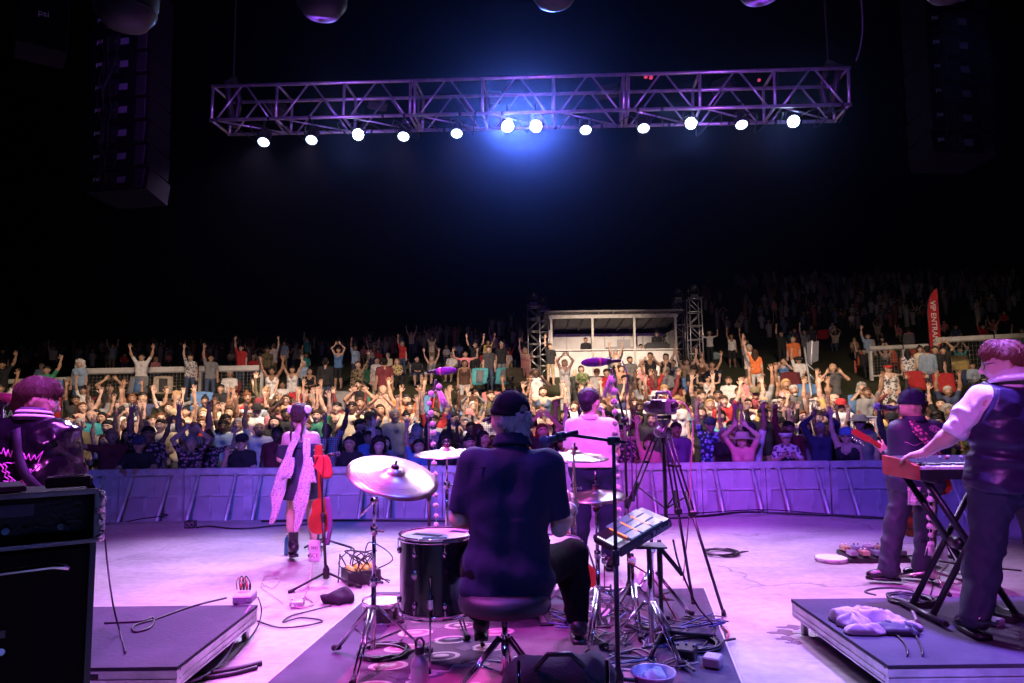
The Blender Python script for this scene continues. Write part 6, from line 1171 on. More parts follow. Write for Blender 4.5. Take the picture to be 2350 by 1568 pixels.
for k in range(4):
    c = atz(552+7*k, 1374, RZ)+Vector((0, 0, .06)); tag(MB().tube(catmull([c, c+Vector((0, 0, .05)), c+Vector((-.012-.006*k, .0, .085+.012*(k % 2))), c+Vector((-.045, .03, .05)), c+Vector((-.05, .06, -.01))], 6), .0035, 6).cyl(c, c+Vector((0, 0, .045)), .008, 8).build('plug_lead', WIRE if k % 2 else mat('rust_plug', (.35, .08, .04), .5)), ('first', 'second', 'third', 'fourth')[k]+' lead from the left plugged into the direct box on the left riser', 'cable')
cable([(575, 1392, RZ+.03), (560, 1415, RZ-.02), (540, 1460, .1), (520, 1505, .02), (480, 1545, .02), (430, 1568, .02)], 'pale lead hanging from the left riser direct box', .009, LIL); cable([(592, 1370, RZ), (600, 1400, .15), (590, 1440, .02), (550, 1490, .02), (505, 1530, .02), (445, 1550, .02)], 'thin lead running down beside the left riser', .005)
cable([(590, 1425), (640, 1440), (700, 1436), (740, 1425), (690, 1418), (650, 1428), (665, 1415), (700, 1405), (760, 1390)], 'thin dark lead curling over the floor left of the mat', .006); cable([(600, 1338), (625, 1350), (640, 1330), (612, 1322), (600, 1345), (630, 1370), (650, 1385)], 'very thin pale wire looped on the bright floor', .003, mat('pale_wire', (.35, .28, .3), .5))
cable([(738, 1240, .35), (728, 1260, .2), (715, 1310, .08), (706, 1350), (690, 1378), (665, 1385), (690, 1395), (720, 1385), (700, 1370)], 'pinkish lead falling from the small red guitar to the floor', .006, mat('rose_lead', (.5, .3, .35), .5))
box_item('direct_box', 683, 1392, 0, (.10, .12, .055), 'little silver direct box on the floor left of the mat', 'direct box', mat('silver_case', (.45, .42, .45), .35, .6), .2, 2, 1)
cable([(0, 1200, .9), (240, 1205, .02), (330, 1190, .012), (385, 1183, .012), (360, 1178, .012)], 'black cable lying along the stage edge behind the amplifier', .009)
pb = box_item('power_box', 437, 1212, 0, (.14, .1, .1), 'dark twin outlet power box on the floor at the left', 'power box', BLKP, .15)
for s in (-.03, .03): MB().lathe([(.024, 0), (.03, -.004), (.024, -.006)], 14, org=(s, -.05, .05), ax=(0, 1, 0)).build('outlet', mat('outlet_ring', (.25, .22, .28), .4), pb)
cable([(450, 1211), (480, 1208), (530, 1213), (580, 1212), (640, 1206), (700, 1204), (760, 1196)], 'black power cable running right from the twin outlet box', .012)
cable([(600, 1196), (700, 1194), (850, 1195), (1000, 1196), (1150, 1196)], 'thick cable bundle along the stage edge left of centre', .016); cable([(1440, 1188), (1560, 1189), (1700, 1176), (1800, 1178), (1950, 1184), (2060, 1192), (2150, 1206)], 'thick cable bundle along the stage edge at the right', .016); cable([(1500, 1183), (1600, 1178), (1740, 1170), (1850, 1176), (2000, 1190)], 'thinner cable beside the right stage edge bundle', .009)
cable([(230, 1122, 1.2), (238, 1180, .95), (244, 1270, .7), (258, 1380, .45), (275, 1450, RZ+.02), (288, 1498, RZ+.01)], 'thin black cable dropping from the amplifier onto the left riser', .005)
cable([(600, 1522), (560, 1532), (500, 1543), (430, 1556)], 'thick dark cable on the floor at the lower left', .018); cable([(590, 1532), (540, 1545), (480, 1555), (400, 1567)], 'second thick dark cable below it on the floor', .014)
cable([(1545, 1240, .7), (1560, 1300, .45), (1600, 1390, .2), (1640, 1440, .03), (1625, 1470, .03), (1600, 1500, .03)], 'black lead hanging from the sampling pad to the mat', .007); cable([(1440, 1290, .5), (1500, 1330, .35), (1540, 1400, .1), (1560, 1430), (1600, 1445), (1650, 1440), (1672, 1455), (1650, 1490), (1620, 1510)], 'reddish lead looping off the right edge of the mat', .006, mat('red_lead', (.42, .06, .08), .5))
cable([(1560, 1425), (1620, 1420), (1660, 1440), (1662, 1480), (1640, 1510), (1600, 1530), (1560, 1545)], 'black lead looping beside the reddish one', .006); cable([(1480, 1450), (1520, 1470), (1500, 1500), (1540, 1525), (1500, 1540), (1460, 1520)], 'tangled thin lead between the stands on the mat', .005); cable([(1430, 1400), (1480, 1420), (1520, 1405), (1500, 1440), (1450, 1450), (1420, 1430)], 'tangled lead around the hi hat stand feet', .005); cable([(1400, 1480), (1460, 1500), (1440, 1530), (1500, 1550)], 'short lead beside the boom stand foot', .006)
for k in range(7):
    rnd = random.Random(k+40); x, y = 1330+rnd.uniform(-40, 190), 1395+rnd.uniform(-20, 50); cable([(x+rnd.uniform(-60, 60), y+rnd.uniform(-25, 25), .03+.03*rnd.random()) for _ in range(6)], ('first', 'second', 'third', 'fourth', 'fifth', 'sixth', 'seventh')[k]+' of the thin leads tangled under the drum hardware', .004, None)
cable([(1160, 1540), (1120, 1530), (1060, 1525), (1000, 1500), (940, 1510), (880, 1520), (850, 1490), (870, 1460)], 'lead winding from the throne to the floor tom', .006)
box_item('power_strip', 1575, 1510, .025, (.12, .16, .07), 'black power brick with switches on the drum mat', 'power supply', BLKP, -.4, 3, 0, mat('switch_blue', (.12, .12, .3), .4)); box_item('power_adapter', 1636, 1528, .025, (.10, .11, .06), 'grey topped power adapter at the right edge of the mat', 'power supply', mat('adapter_grey', (.3, .3, .34), .4), -.5)
def effects():
    t = box_item('effects_unit', 828, 1335, 0, (.30, .26, .12), 'effects unit with glowing orange knobs under a tangle of leads', 'effects unit', BLKP, .5); KO = mat('knob_orange', (.8, .4, .15), .4, emit=((1, .4, .1), .35))
    for i in range(4):
        for j in range(3): MB().cyl((-.1+.065*i, -.08+.07*j, .12), (-.1+.065*i, -.08+.07*j, .15), .017, 10).build('knob', KO, t)
    for k in range(9):
        rnd = random.Random(k); o = MB().tube(catmull([(rnd.uniform(-.16, .16), rnd.uniform(-.14, .14), .1), (rnd.uniform(-.22, .22), rnd.uniform(-.2, .2), .22+.12*rnd.random()), (rnd.uniform(-.28, .28), rnd.uniform(-.2, .2), .2), (rnd.uniform(-.34, .34), rnd.uniform(-.26, .2), .01)], 7), .006, 6).build('lead', WIRE, t)
    b = Body(.014, .05); b.add((-.05, 0, .04), (.07, .05, .06), .06, .065); b.add((.05, -.03, .03), (.13, .0, .03), .04, .035); b.disp = folds(.03, 11, 11, 9, 61); b.cut = plane_cut([((0, 0, .001), (0, 0, -1), None)]); p = atz(765, 1385, 0); tag(link('cloth_bag', sdf_mesh('cloth_bag', b, [mat('bag_violet', (.018, .012, .025), .9)]), None, p), 'crumpled dark cloth bag behind the effects unit', 'bag')
effects()
def flask():
    c = at(963, 1530, 3.72); t = thing('metal_flask', 'brushed metal water flask with a black loop cap at the bottom edge', 'bottle', (c.x, 3.72, .028)); SM = mat('brushed_steel', (.6, .56, .62), .38, .75, bump=(40, .05)); MB().lathe([(0, 0), (.044, .002), (.047, .01), (.047, .19), (.043, .21), (.026, .235), (.022, .25), (.022, .256)], 24).build('flask_body', SM, t); MB().lathe([(.025, .25), (.026, .255), (.026, .285), (.022, .29), (0, .291)], 20).build('lid', BLKP, t); MB().tube([(.02, 0, .285), (.022, 0, .31), (.008, 0, .33), (-.008, 0, .33), (-.022, 0, .31), (-.02, 0, .285)], .006, 8).build('loop', BLKP, t)
flask()
def bag_and_chair():
    c = at(1285, 1500, 3.25); t = thing('equipment_bag', 'black equipment bag slumped on a case behind the throne', 'bag', (c.x, 3.25, 0)); b = Body(.012, .05); b.add((-.14, 0, .30), (.13, 0, .31), .12, .12); b.add((-.16, .02, .18), (.16, .02, .18), .13, .13); b.disp = folds(.016, 6, 6, 9, 71); b.cut = plane_cut([((0, 0, .12), (0, 0, -1), None)]); link('bag_body', sdf_mesh('bag_body', b, [mat('bag_black', (.016, .016, .02), .85, bump=(150, .3))]), t)
    MB().tube([(-.12, -.1, .4), (-.06, -.12, .47), (.04, -.12, .47), (.1, -.1, .41)], .012, 8).build('handle', BLK, t); k = thing('road_case', 'small black road case under the slumped bag', 'case', (c.x, 3.25, .03)); MB().box((0, 0, .06), (.42, .34, .11), bev=.01).build('case_body', BLKP, k); MB().box((0, -.165, .09), (.43, .02, .012)).build('case_edge', FRAMEM, k)
    for s in (-.19, .19): MB().tube([(s, -.19, .02), (s, -.19, .44)], .009, 8).build('upright', CHROME, k)
bag_and_chair()
def tub():
    c = atz(1500, 1552, .1); t = thing('plastic_tub', 'round pale plastic tub with crumpled white paper at the bottom edge', 'tub', (c.x, c.y, .028)); MB().lathe([(0, .004), (.085, .004), (.112, .085), (.122, .092), (.122, .098), (.11, .096), (.083, .012), (0, .012)], 32).build('tub_body', mat('tub_plastic', (.5, .34, .5), .4), t); b = Body(.008, .03)
    for k in range(7): rnd = random.Random(k); b.add((rnd.uniform(-.05, .05), rnd.uniform(-.05, .05), .045), (rnd.uniform(-.055, .055), rnd.uniform(-.055, .055), .075), .03, .025)
    b.disp = folds(.012, 22, 22, 22, 81); link('crumpled_paper', sdf_mesh('crumpled_paper', b, [mat('paper_white', (.72, .7, .72), .8)]), t)
tub()
def draped_jacket():
    c = atz(2012, 1440, RZ); t = thing('draped_jacket', 'pale jacket dropped in a heap on the right riser', 'jacket', c); JM = mat('jacket_pale', (.40, .34, .40), .75, noise=(4, .25, (.30, .24, .31)), bump=(200, .1)); JD = mat('jacket_lining', (.02, .02, .035), .6)
    def heap(nm, cx, cy, L, W, ang, hgt, seed, m, fold=.03, nu=44, nv=30):
        u = np.linspace(-1, 1, nu)[None, :].repeat(nv, 0); v = np.linspace(-1, 1, nv)[:, None].repeat(nu, 1); wob = .16*vnoise(u*2.2+seed, v*2.2, u*0, seed)
        X = L*(u*(1-.18*v*v)+wob); Y = W*(v*(1-.15*u*u)+.2*vnoise(u*1.8, v*1.8+seed, u*0+3, seed)); r = np.clip(1-np.maximum(np.abs(u), np.abs(v))**3, 0, 1)
        rid = 1-np.abs(vnoise(u*2.1+v*1.2, v*1.7-u*.6, u*0+seed, seed))*2; rid2 = 1-np.abs(vnoise(u*6.3-v*2.2, v*4.1+u, u*0+seed*2, seed+1))*2
        Z = hgt*r**.6*(.55+.45*vnoise(u*1.4+9, v*1.4, u*0, seed+4))+fold*r**.5*np.clip(rid, -.2, 1)+fold*.05*r**.5*rid2+.008; Z = np.maximum(Z, .006); ca, sa = math.cos(ang), math.sin(ang)
        MB().sheet([[(cx+X[i, j]*ca-Y[i, j]*sa, cy+X[i, j]*sa+Y[i, j]*ca, Z[i, j]) for j in range(nu)] for i in range(nv)], 0, .006).build(nm, m, t)
    heap('jacket_back', .06, .04, .19, .12, -.45, .085, 3, JM); heap('sleeve', -.14, .03, .07, .15, .25, .075, 5, JM, .025, 24, 34); heap('sleeve', -.13, -.12, .10, .045, -.05, .05, 7, JM, .018, 26, 16); heap('lining', .03, -.10, .16, .06, -.35, .05, 9, JD, .02, 30, 18); heap('collar', -.06, .12, .09, .04, .5, .10, 11, JM, .02, 24, 14)
draped_jacket()
def misc_right():
    for k, (px, py, dm) in enumerate(((2288, 1418, (.12, .24, .05)), (2272, 1432, (.10, .13, .04)))):
        t = box_item('foot_pedal', px, py, RZ, dm, ('long expression pedal', 'small round cornered pedal')[k]+' on the right riser behind the shoe', 'pedal', BLKP if k == 0 else LIL, .5, 1)
    b = thing('water_bottle', 'small clear water bottle standing near the right stage edge', 'bottle', atz(2168, 1290, 0)); MB().lathe([(0, 0), (.03, .003), (.032, .02), (.03, .14), (.024, .17), (.012, .185), (.012, .2)], 16).build('bottle_body', mat('clear_plastic', (.7, .7, .75), .1, alpha=.45), b); MB().lathe([(.014, .195), (.014, .212), (0, .213)], 12).build('lid', WHT, b)
    p = thing('pedalboard', 'guitar pedalboard with small effect pedals on the floor', 'pedalboard', atz(2016, 1290, 0)); MB().box((0, .1, .035), (.6, .3, .05), rot=Matrix.Rotation(R(8), 3, 'X'), bev=.01).build('board', BLKP, p)
    cols = [(.3, .25, .35), (.5, .3, .25), (.2, .2, .3), (.45, .42, .45), (.12, .12, .14), (.5, .35, .2), (.3, .3, .45)]
    for k in range(9):
        x, y = -.24+.12*(k % 5), .03+.14*(k//5); o = MB().box((x, y, .085+.02*(k//5)), (.075, .11, .045), bev=.006).build('effect_pedal', mat('pedal_%d' % (k % 7), cols[k % 7], .35, .3), p)
        for s in (-.02, .02): MB().cyl((x+s, y+.02, .105+.02*(k//5)), (x+s, y+.02, .125+.02*(k//5)), .009, 8).build('knob', WHT if k % 2 else CHROME, o)
    cable([(1956, 1275, .05), (1950, 1268, .03), (1965, 1262, .02), (1990, 1258, .02)], 'short patch lead at the left end of the pedalboard', .006); cable([(2060, 1280), (2110, 1275), (2170, 1290), (2250, 1300), (2345, 1310)], 'black cable running right from the pedalboard', .008); cable([(2130, 1100, .9), (2128, 1200, .5), (2130, 1300, .1), (2140, 1340), (2135, 1365)], 'thin cable hanging down beside the pompom stand', .006); cable([(2175, 1295), (2155, 1315), (2160, 1335), (2200, 1338), (2210, 1320), (2180, 1310)], 'pinkish loop of cable behind the keyboard stand', .005, MATS['rose_lead'])
    for k, (px, py) in enumerate(((2160, 1275), (2175, 1282))): a = atz(px, py, .02); tag(MB().lathe([(0, -.2), (.012, -.2), (.02, 0)], 10, org=(0, 0, .02), ax=(1, -.1-.2*k, 0)).ball((.03, 0, .02), .024, 10, 6).build('spare_microphone', BLKP, None, a), ('upper', 'lower')[k]+' of two spare microphones lying on the floor', 'microphone')
    tb = thing('tambourine', 'white round tambourine lying on the bright floor', 'tambourine', atz(1908, 1288, 0)); MB().lathe([(.145, .002), (.15, .006), (.15, .036), (.143, .04), (.138, .036), (.138, .004)], 40).build('frame', mat('tambourine_frame', (.5, .46, .5), .4), tb); MB().lathe([(0, .039), (.146, .04)], 40).build('skin', mat('tambourine_skin', (.8, .78, .8), .5), tb)
    for k in range(8): a = 2*math.pi*k/8; MB().cyl((.152*math.cos(a), .152*math.sin(a), .017), (.152*math.cos(a), .152*math.sin(a), .025), .018, 12).build('jingle', CHROME, tb)
    cb = atz(870, 1390, .03); cable([(820, 1418), (790, 1440), (760, 1450)], 'dark lead near the ride cymbal stand foot', .008)
misc_right()
def more_clutter():
    rnd = random.Random(91); M2 = [WIRE, mat('blue_lead', (.03, .05, .2), .5), mat('grey_lead', (.12, .12, .14), .5)]
    where = ('under the sampling pad', 'beside the boom stand foot', 'behind the road case', 'right of the throne', 'around the pad stand', 'near the plastic tub', 'at the right mat edge', 'under the right crash stand')
    for k, (x, y) in enumerate(((1480, 1430), (1440, 1500), (1390, 1460), (1300, 1420), (1530, 1460), (1540, 1520), (1600, 1420), (1360, 1370))):
        for j in range(2):
            P = [(x+rnd.uniform(-70, 70), y+rnd.uniform(-26, 26), .035+.02*rnd.random()) for _ in range(7)]; cable(P, ('dark', 'thin')[j]+' tangled lead '+where[k], .0045+.002*j, M2[(k+j) % 3])
    for k, (px, py) in enumerate(((1455, 1440), (1500, 1400))):
        c = atz(px, py, .03); t = thing('clamp_stand', ('nearer', 'farther')[k]+' short chrome hardware stand beside the sampling pad', 'stand', c); tripod_base(t, .1, .28, .28, .5+k); MB().cyl((0, 0, .1), (0, 0, .5+.2*k), .013).build('post', CHROME, t); MB().box((0, 0, .45), (.05, .05, .06), bev=.01).build('clamp', CHROME, t)
    c = at(722, 1262, UK+.1); t = thing('song_sheet', 'white paper with large black letters taped to the small guitar stand', 'paper', c); MB().sheet([[(.05*u+.004*math.sin(5*v), .01*math.sin(3*v+u), -.11*v) for u in (-1, -.3, .3, 1)] for v in np.linspace(-.8, 1, 7)], 0, .002).build('sheet', mat('paper_sheet', (.7, .68, .7), .8), t); lettering('SCE', .05, BLK, t, (0, -.014, -.05), (1, 0, 0), (0, 0, 1)); lettering('3RD', .034, BLK, t, (0, -.014, .02), (1, 0, 0), (0, 0, 1))
    P = [(-.3+.1*i, 0) for i in range(3)]; w_ = thing('water_pack', 'small pack of clear water bottles behind the pad stand', 'bottles', atz(1485, 1362, .02))
    for i in range(4):
        for j in range(2): MB().lathe([(0, 0), (.03, .003), (.031, .1), (.02, .14), (.01, .155), (.01, .17), (0, .171)], 12, org=(-.1+.065*i, .065*j, 0)).build('bottle', mat('bottle_clear', (.75, .75, .8), .12, alpha=.5), w_)
more_clutter()
# ------------------------------------------------------------------ the crowd
CLOTH = dict(wh=(.70, .68, .65), bk=(.018, .018, .02), gy=(.22, .22, .23), ch=(.07, .068, .07), nv=(.03, .04, .10), bl=(.10, .22, .45), lb=(.30, .42, .58), te=(.03, .25, .27), gn=(.04, .22, .12), ol=(.11, .09, .045), be=(.48, .40, .30), cr=(.66, .56, .40), ye=(.62, .44, .14), or_=(.75, .19, .05), rd=(.50, .03, .035), mr=(.17, .025, .035), pk=(.70, .26, .28), pe=(.68, .36, .24), pu=(.14, .06, .20), br=(.12, .06, .035), dn=(.06, .09, .17), kh=(.36, .28, .17), tq=(.10, .45, .48))
def cloth(c):
    P = dict(pl=('plaid', (.55, .50, .50), (.12, .06, .09), 9), plw=('plaid', (.62, .60, .58), (.10, .10, .15), 9), st=('stripe', (.62, .50, .40), (.35, .16, .12), 12), sto=('stripe', (.72, .24, .10), (.55, .38, .40), 7), stb=('stripe', (.25, .33, .45), (.45, .5, .58), 10), ck=('plaid', (.20, .26, .36), (.30, .38, .5), 22), flw=('floral', (.62, .60, .58), (.10, .07, .12), 17), flb=('floral', (.02, .02, .03), (.45, .25, .3), 20), fly=('floral', (.60, .48, .22), (.12, .07, .04), 17), flg=('floral', (.10, .20, .07), (.45, .40, .2), 16), zb=('floral', (.65, .63, .6), (.015, .015, .015), 22), cm=('floral', (.20, .15, .09), (.04, .035, .02), 14))
    if c == 'hw': return pattern('cloth_hw', 'floral', (.015, .02, .10), (.16, .30, .75), 15, .8, (.55, .55, .8))
    if c in P: k, a, b, s = P[c]; return pattern('cloth_'+c, k, a, b, s)
    c = 'or_' if c == 'or' else c
    return mat('cloth_'+c, CLOTH[c], .85, noise=(9, .15))
ARMS = dict(down=((.14, .02, -1), (.06, -.2, -1), (0, -.1, -1)), V=((.48, -.1, .86), (.18, -.12, 1), (.05, -.1, 1)), U=((.24, -.15, 1), (-.03, -.16, 1), (-.05, -.1, 1)), wave=((.78, -.25, .2), (.1, -.3, 1), (0, -.1, 1)), over=((.45, -.2, .86), (-.72, -.25, .7), (-.5, -.1, .85)), clap=((.3, -.35, -.85), (-.62, -.62, .5), (-.35, -.5, .8)), mouth=((.5, -.6, -.4), (-.75, -.12, .85), (-.5, .1, .9)), bar=((.38, -.55, -.75), (-.55, -.75, .04), (-.8, -.6, 0)), lap=((.15, -.25, -.92), (-.3, -.9, -.12), (-.5, -.8, -.1)), phone=((.25, -.5, -.65), (-.3, -.4, .9), (-.1, -.1, 1)))
POSES = dict(a=('down', 'down', 0), u=('V', 'V', 0), U=('U', 'U', 0), r=('U', 'down', 0), s=('down', 'V', 0), w=('wave', 'wave', 0), c=('over', 'over', 0), p=('clap', 'clap', 0), h=('mouth', 'mouth', 0), b=('bar', 'bar', 0), f=('phone', 'lap', 0), S=('lap', 'lap', 1), T=('V', 'V', 1), E=('U', 'lap', 1), W=('over', 'over', 1), Z=('mouth', 'mouth', 1))
NSLOT = 13
_pm = {}
def pose_mesh(code, female):
    key = (code, female)
    if key in _pm: return _pm[key]
    A, Bm, sit = POSES[code]; dz = -.455 if sit else 0.; B = Body(.0125, .035); ex = MB(); rnd = random.Random(hash(code) & 7); f = female; lean = .05 if sit else (-.10 if code == 'b' else 0.)
    def V3(x, y, z): return Vector((x, y+lean*(z-.95)*1.1, z+dz))
    sw = .158 if f else .182
    # torso
    for s in (-1, 1):
        B.add(V3(s*.088, 0, 1.36), V3(s*.078, -.004, 1.14), .098 if f else .108, .094 if f else .106, 1); B.add(V3(s*.055, 0, 1.14), V3(s*.075, .005, .96), .092 if f else .104, .118 if f else .114, 1)
        B.add(V3(s*sw*.85, .005, 1.425), V3(s*.06, .01, 1.455), .058 if f else .066, .062, 11)
        if f: B.add(V3(s*.075, -.085, 1.29), V3(s*.075, -.088, 1.285), .062, .062, 1)
    B.add(V3(0, .005, 1.44), V3(0, .0, 1.52), .062, .05, 0); B.add(V3(0, -.035, 1.40), V3(0, -.035, 1.405), .09, .085, 11)
    H = HeadFrame(V3(0, -.012, 1.625), (0, -1, .03)); head_prims(B, H, 0, f); face_bits(ex, H, 7, 8, 9, .45 if code in 'uUTc' else 0.)
    for s, nm in ((-1, A), (1, Bm)):
        u, fo, hd = [Vector((d[0]*s, d[1], d[2])).normalized() for d in ARMS[nm]]; k = .86 if f else 1.; sh = V3(s*sw, .005, 1.425); 
        if u.z > .5: sh = sh+Vector((-s*.012, 0, .035))
        el = sh+u*.29; wr = el+fo*.25; md = sh.lerp(el, .58); B.add(sh, md, .060*k, .054*k, 2); B.add(md, el, .046*k, .042*k, 3); m2 = el.lerp(wr, .3); B.add(el, m2, .042*k, .043*k, 3); B.add(m2, wr, .042*k, .029*k, 3)
        n = Vector((0, -1, 0)) if abs(hd.y) < .7 else Vector((0, 0, -1)); t = hd.cross(n).normalized(); 
        for o in (-.02, .0, .02): B.add(wr+hd*.02+t*o, wr+hd*.08+t*o*1.25, .019, .016, 12, k=.015)
        fingers(ex, wr, hd, n, -s, .12 if nm in ('V', 'U', 'wave') else .45, 12, 1.08, .2 if nm in ('V', 'U', 'wave') else .05, 5)
    for s in (-1, 1):
        if sit: hp, kn, an = V3(s*.09, 0, .95), Vector((s*.13, -.42, .50)), Vector((s*.12, -.44, .09))
        else: hp, kn, an = V3(s*.085, 0, .93), Vector((s*.105, -.02, .49)), Vector((s*.12, .02, .085))
        B.add(hp, kn, .094 if f else .09, .062, 4); m2 = kn.lerp(an, .35); B.add(kn, m2, .058, .058, 5); B.add(m2, an, .056, .04, 5); B.add(an+Vector((0, .03, -.04)), an+Vector((s*.02, -.15, -.05)), .043, .034, 6)
    fo1 = folds(.007, 7, 7, 9, 11); B.disp = lambda X, Y, Z, L: fo1(X, Y, Z, L)*np.isin(L, (1, 4, 5))
    me = sdf_mesh('body', B, [SKIN['light']]*NSLOT, ex, 1); _pm[key] = (me, H.c.copy(), dz); return _pm[key]
_hm = {}
def hair_mesh(style):
    if style in _hm: return _hm[style]
    H = HeadFrame((0, 0, 0)); vx = .0095; B = Body(vx, .025); base = [((0, .02, .05), (0, .0, .055), .099, .092), ((0, .05, .02), (0, .055, -.03), .08, .06)]; amp, fr = .006, 60; cutp = [(H(0, -.072, .062), H.Y*-1+H.Z*-.55, None)]; P = list(base)
    if style == 'l': P += [((-.06, .04, .0), (-.075, .05, -.22), .045, .04), ((.06, .04, .0), (.075, .05, -.22), .045, .04), ((0, .06, -.02), (0, .075, -.24), .06, .055), ((-.07, .0, .04), (-.095, .01, -.1), .03, .03), ((.07, .0, .04), (.095, .01, -.1), .03, .03)]; amp = .010; cutp = [(H(0, -.05, .05), H.Y*-1+H.Z*-.42, None)]
    if style == 'c': P = [((0, .03, .06), (0, .03, .03), .135, .13), ((-.085, .045, 0), (-.1, .05, -.09), .06, .05), ((.085, .045, 0), (.1, .05, -.09), .06, .05), ((0, .06, -.03), (0, .06, -.1), .08, .07)]; amp, fr = .022, 30; cutp = [(H(0, -.05, .055), H.Y*-1+H.Z*-.45, None)]
    if style == 'u': P += [((0, .06, .13), (0, .07, .15), .05, .045)]
    if style == 'o': P += [((-.07, .0, .02), (-.075, .0, -.07), .035, .03), ((.07, .0, .02), (.075, .0, -.07), .035, .03), ((0, .05, -.03), (0, .06, -.08), .075, .06), ((0, -.06, .06), (0, -.05, .08), .05, .05)]
    if style == 'beard': B = Body(.008, .02); P = [((0, -.04, -.06), (0, -.062, -.09), .06, .042)]; cutp = [(H(0, 0, -.048), H.Z, None)]; amp = .004
    for a, b, ra, rb in P: B.add(a, b, ra, rb)
    B.disp = lambda X, Y, Z, L: amp*vnoise(X*fr, Y*fr, Z*fr*.5, 3); B.cut = plane_cut(cutp); me = sdf_mesh('hair', B, [HAIRM['black']], None, 1); _hm[style] = me; return me
def hat_mesh(kind):
    if kind in _hm: return _hm[kind]
    m = MB()
    if kind in ('cap', 'visor'):
        if kind == 'cap': m.lathe([(.112, .0), (.114, .03), (.108, .07), (.085, .105), (.04, .125), (0, .128)], 20, org=(0, .012, .035))
        else: m.lathe([(.106, .0), (.113, .0), (.113, .045), (.106, .045)], 20, org=(0, .012, .04))
        m.sheet([[((u*.085)*(1-.25*v*v*abs(u)), -.088-.085*v*math.sqrt(max(0, 1-.55*u*u)), .048-.014*v-.022*u*u) for u in np.linspace(-1, 1, 11)] for v in np.linspace(0, 1, 5)], 0, .007)
    else: m.lathe([(.21, .03), (.2, .038), (.112, .05), (.108, .11), (.09, .145), (.04, .15), (0, .145)], 24, org=(0, .012, .01)).lathe([(.21, .026), (.11, .04)], 24, org=(0, .012, .01))
    _hm[kind] = m.mesh(kind, BLKP); return _hm[kind]
def set_mats(o, mats):
    for i, m in enumerate(mats): o.material_slots[i].link = 'OBJECT'; o.material_slots[i].material = m
def glasses_mesh():
    if 'gl' in _hm: return _hm['gl']
    g = MB()
    for s in (-1, 1): g.tube([(s*.034+.026*math.cos(a), -.098, .012+.02*math.sin(a)) for a in np.linspace(0, 2*math.pi, 11)[:-1]], .003, 4, closed=True).tube([(s*.06, -.095, .015), (s*.09, .01, .015)], .003, 4)
    g.tube([(-.008, -.1, .014), (.008, -.1, .014)], .003, 4); _hm['gl'] = g.mesh('glasses', BLKP); return _hm['gl']
HCOL = dict(k='black', n='brown', a='auburn', o='blond', g='grey', w='white')
SCOL = dict(l='light', t='tan', b='brown', d='deep')
PLACED = []
def add_person(x, y, z, pose, spec, label, group, scale=1., turn=0., wide=1., back=False):
    """spec: sex+skin+haircolour+style[+hat colour] shirt/garment legs[:type]"""
    who, shirt, legs = spec; f = who[0] == 'f'; me, hc, dz = pose_mesh(pose, f); o = link('person', me, None, (x, y, z)); sk = SKIN[SCOL[who[1]]]; hm = HAIRM[HCOL[who[2]]]
    rz = math.atan2(-x*.6, (y-4))+turn+(math.pi if back else 0); o.rotation_euler = (0, 0, rz); o.scale = (scale*wide, scale*wide*1.02, scale)
    g = shirt.split('.'); sc = cloth(g[0]); ty = g[1] if len(g) > 1 else 't'; lg = legs.split('.'); lc = cloth(lg[0]); lt = lg[1] if len(lg) > 1 else 'p'
    sl = sc if ty in 'tl' else sk; lo = sc if ty == 'l' else sk; up = sc if ty in 'tl' else sk
    set_mats(o, [sk, sc, sl, lo, sc if ty == 'd' else lc, lc if lt == 'p' else sk, mat('shoe_dark', (.03, .03, .035), .5) if lt == 'p' else mat('shoe_pale', (.4, .38, .36), .6), EYE, LIP, hm, TEETH, up, sk])
    st = who[3]; head = hc
    def child(nm, mesh, m):
        c = link(nm, mesh, o, head)
        if c.material_slots: c.material_slots[0].link = 'OBJECT'; c.material_slots[0].material = m
        return c
    if st in 'slcuo': child('hair', hair_mesh(st), hm)
    if st in 'BX': child('beard', hair_mesh('beard'), hm)
    if st == 'B': child('hair', hair_mesh('s'), hm)
    if st in 'KHV':
        child('hair', hair_mesh('l' if f else 's'), hm).scale = (.97, .97, .97); hcol = cloth(who[4:6]) if len(who) >= 6 else cloth('bk'); child({'K': 'cap', 'H': 'hat', 'V': 'visor'}[st], hat_mesh({'K': 'cap', 'H': 'hat', 'V': 'visor'}[st]), hcol)
    if who.endswith('_'): child('glasses', glasses_mesh(), BLKP)
    tag(o, label, 'person', group); PLACED.append((x, y, label, scale)); return o
def solve(px, py, Ht):
    lo, hi = 11.0, 130.
    for _ in range(40):
        m = (lo+hi)/2; x = at(px, py, m).x; q = proj((x, m, G(x, m)+Ht))[1]
        if q > py: lo = m
        else: hi = m
    return at(px, py, lo).x, lo
CONV = dict(C1=(150.4, 893, .16), C2=(507.6, 893, .16), C3=(846, 874.2, .16), C4=(1203.2, 864.8, .16), C5=(1541.6, 864.8, .16), C6=(1786, 864.8, .16), B1=(0, 742.6, .2), B2=(451.2, 742.6, .2), B3=(883.6, 733.2, .2), B4=(1316, 733.2, .2), B5=(1739, 648.6, .26))
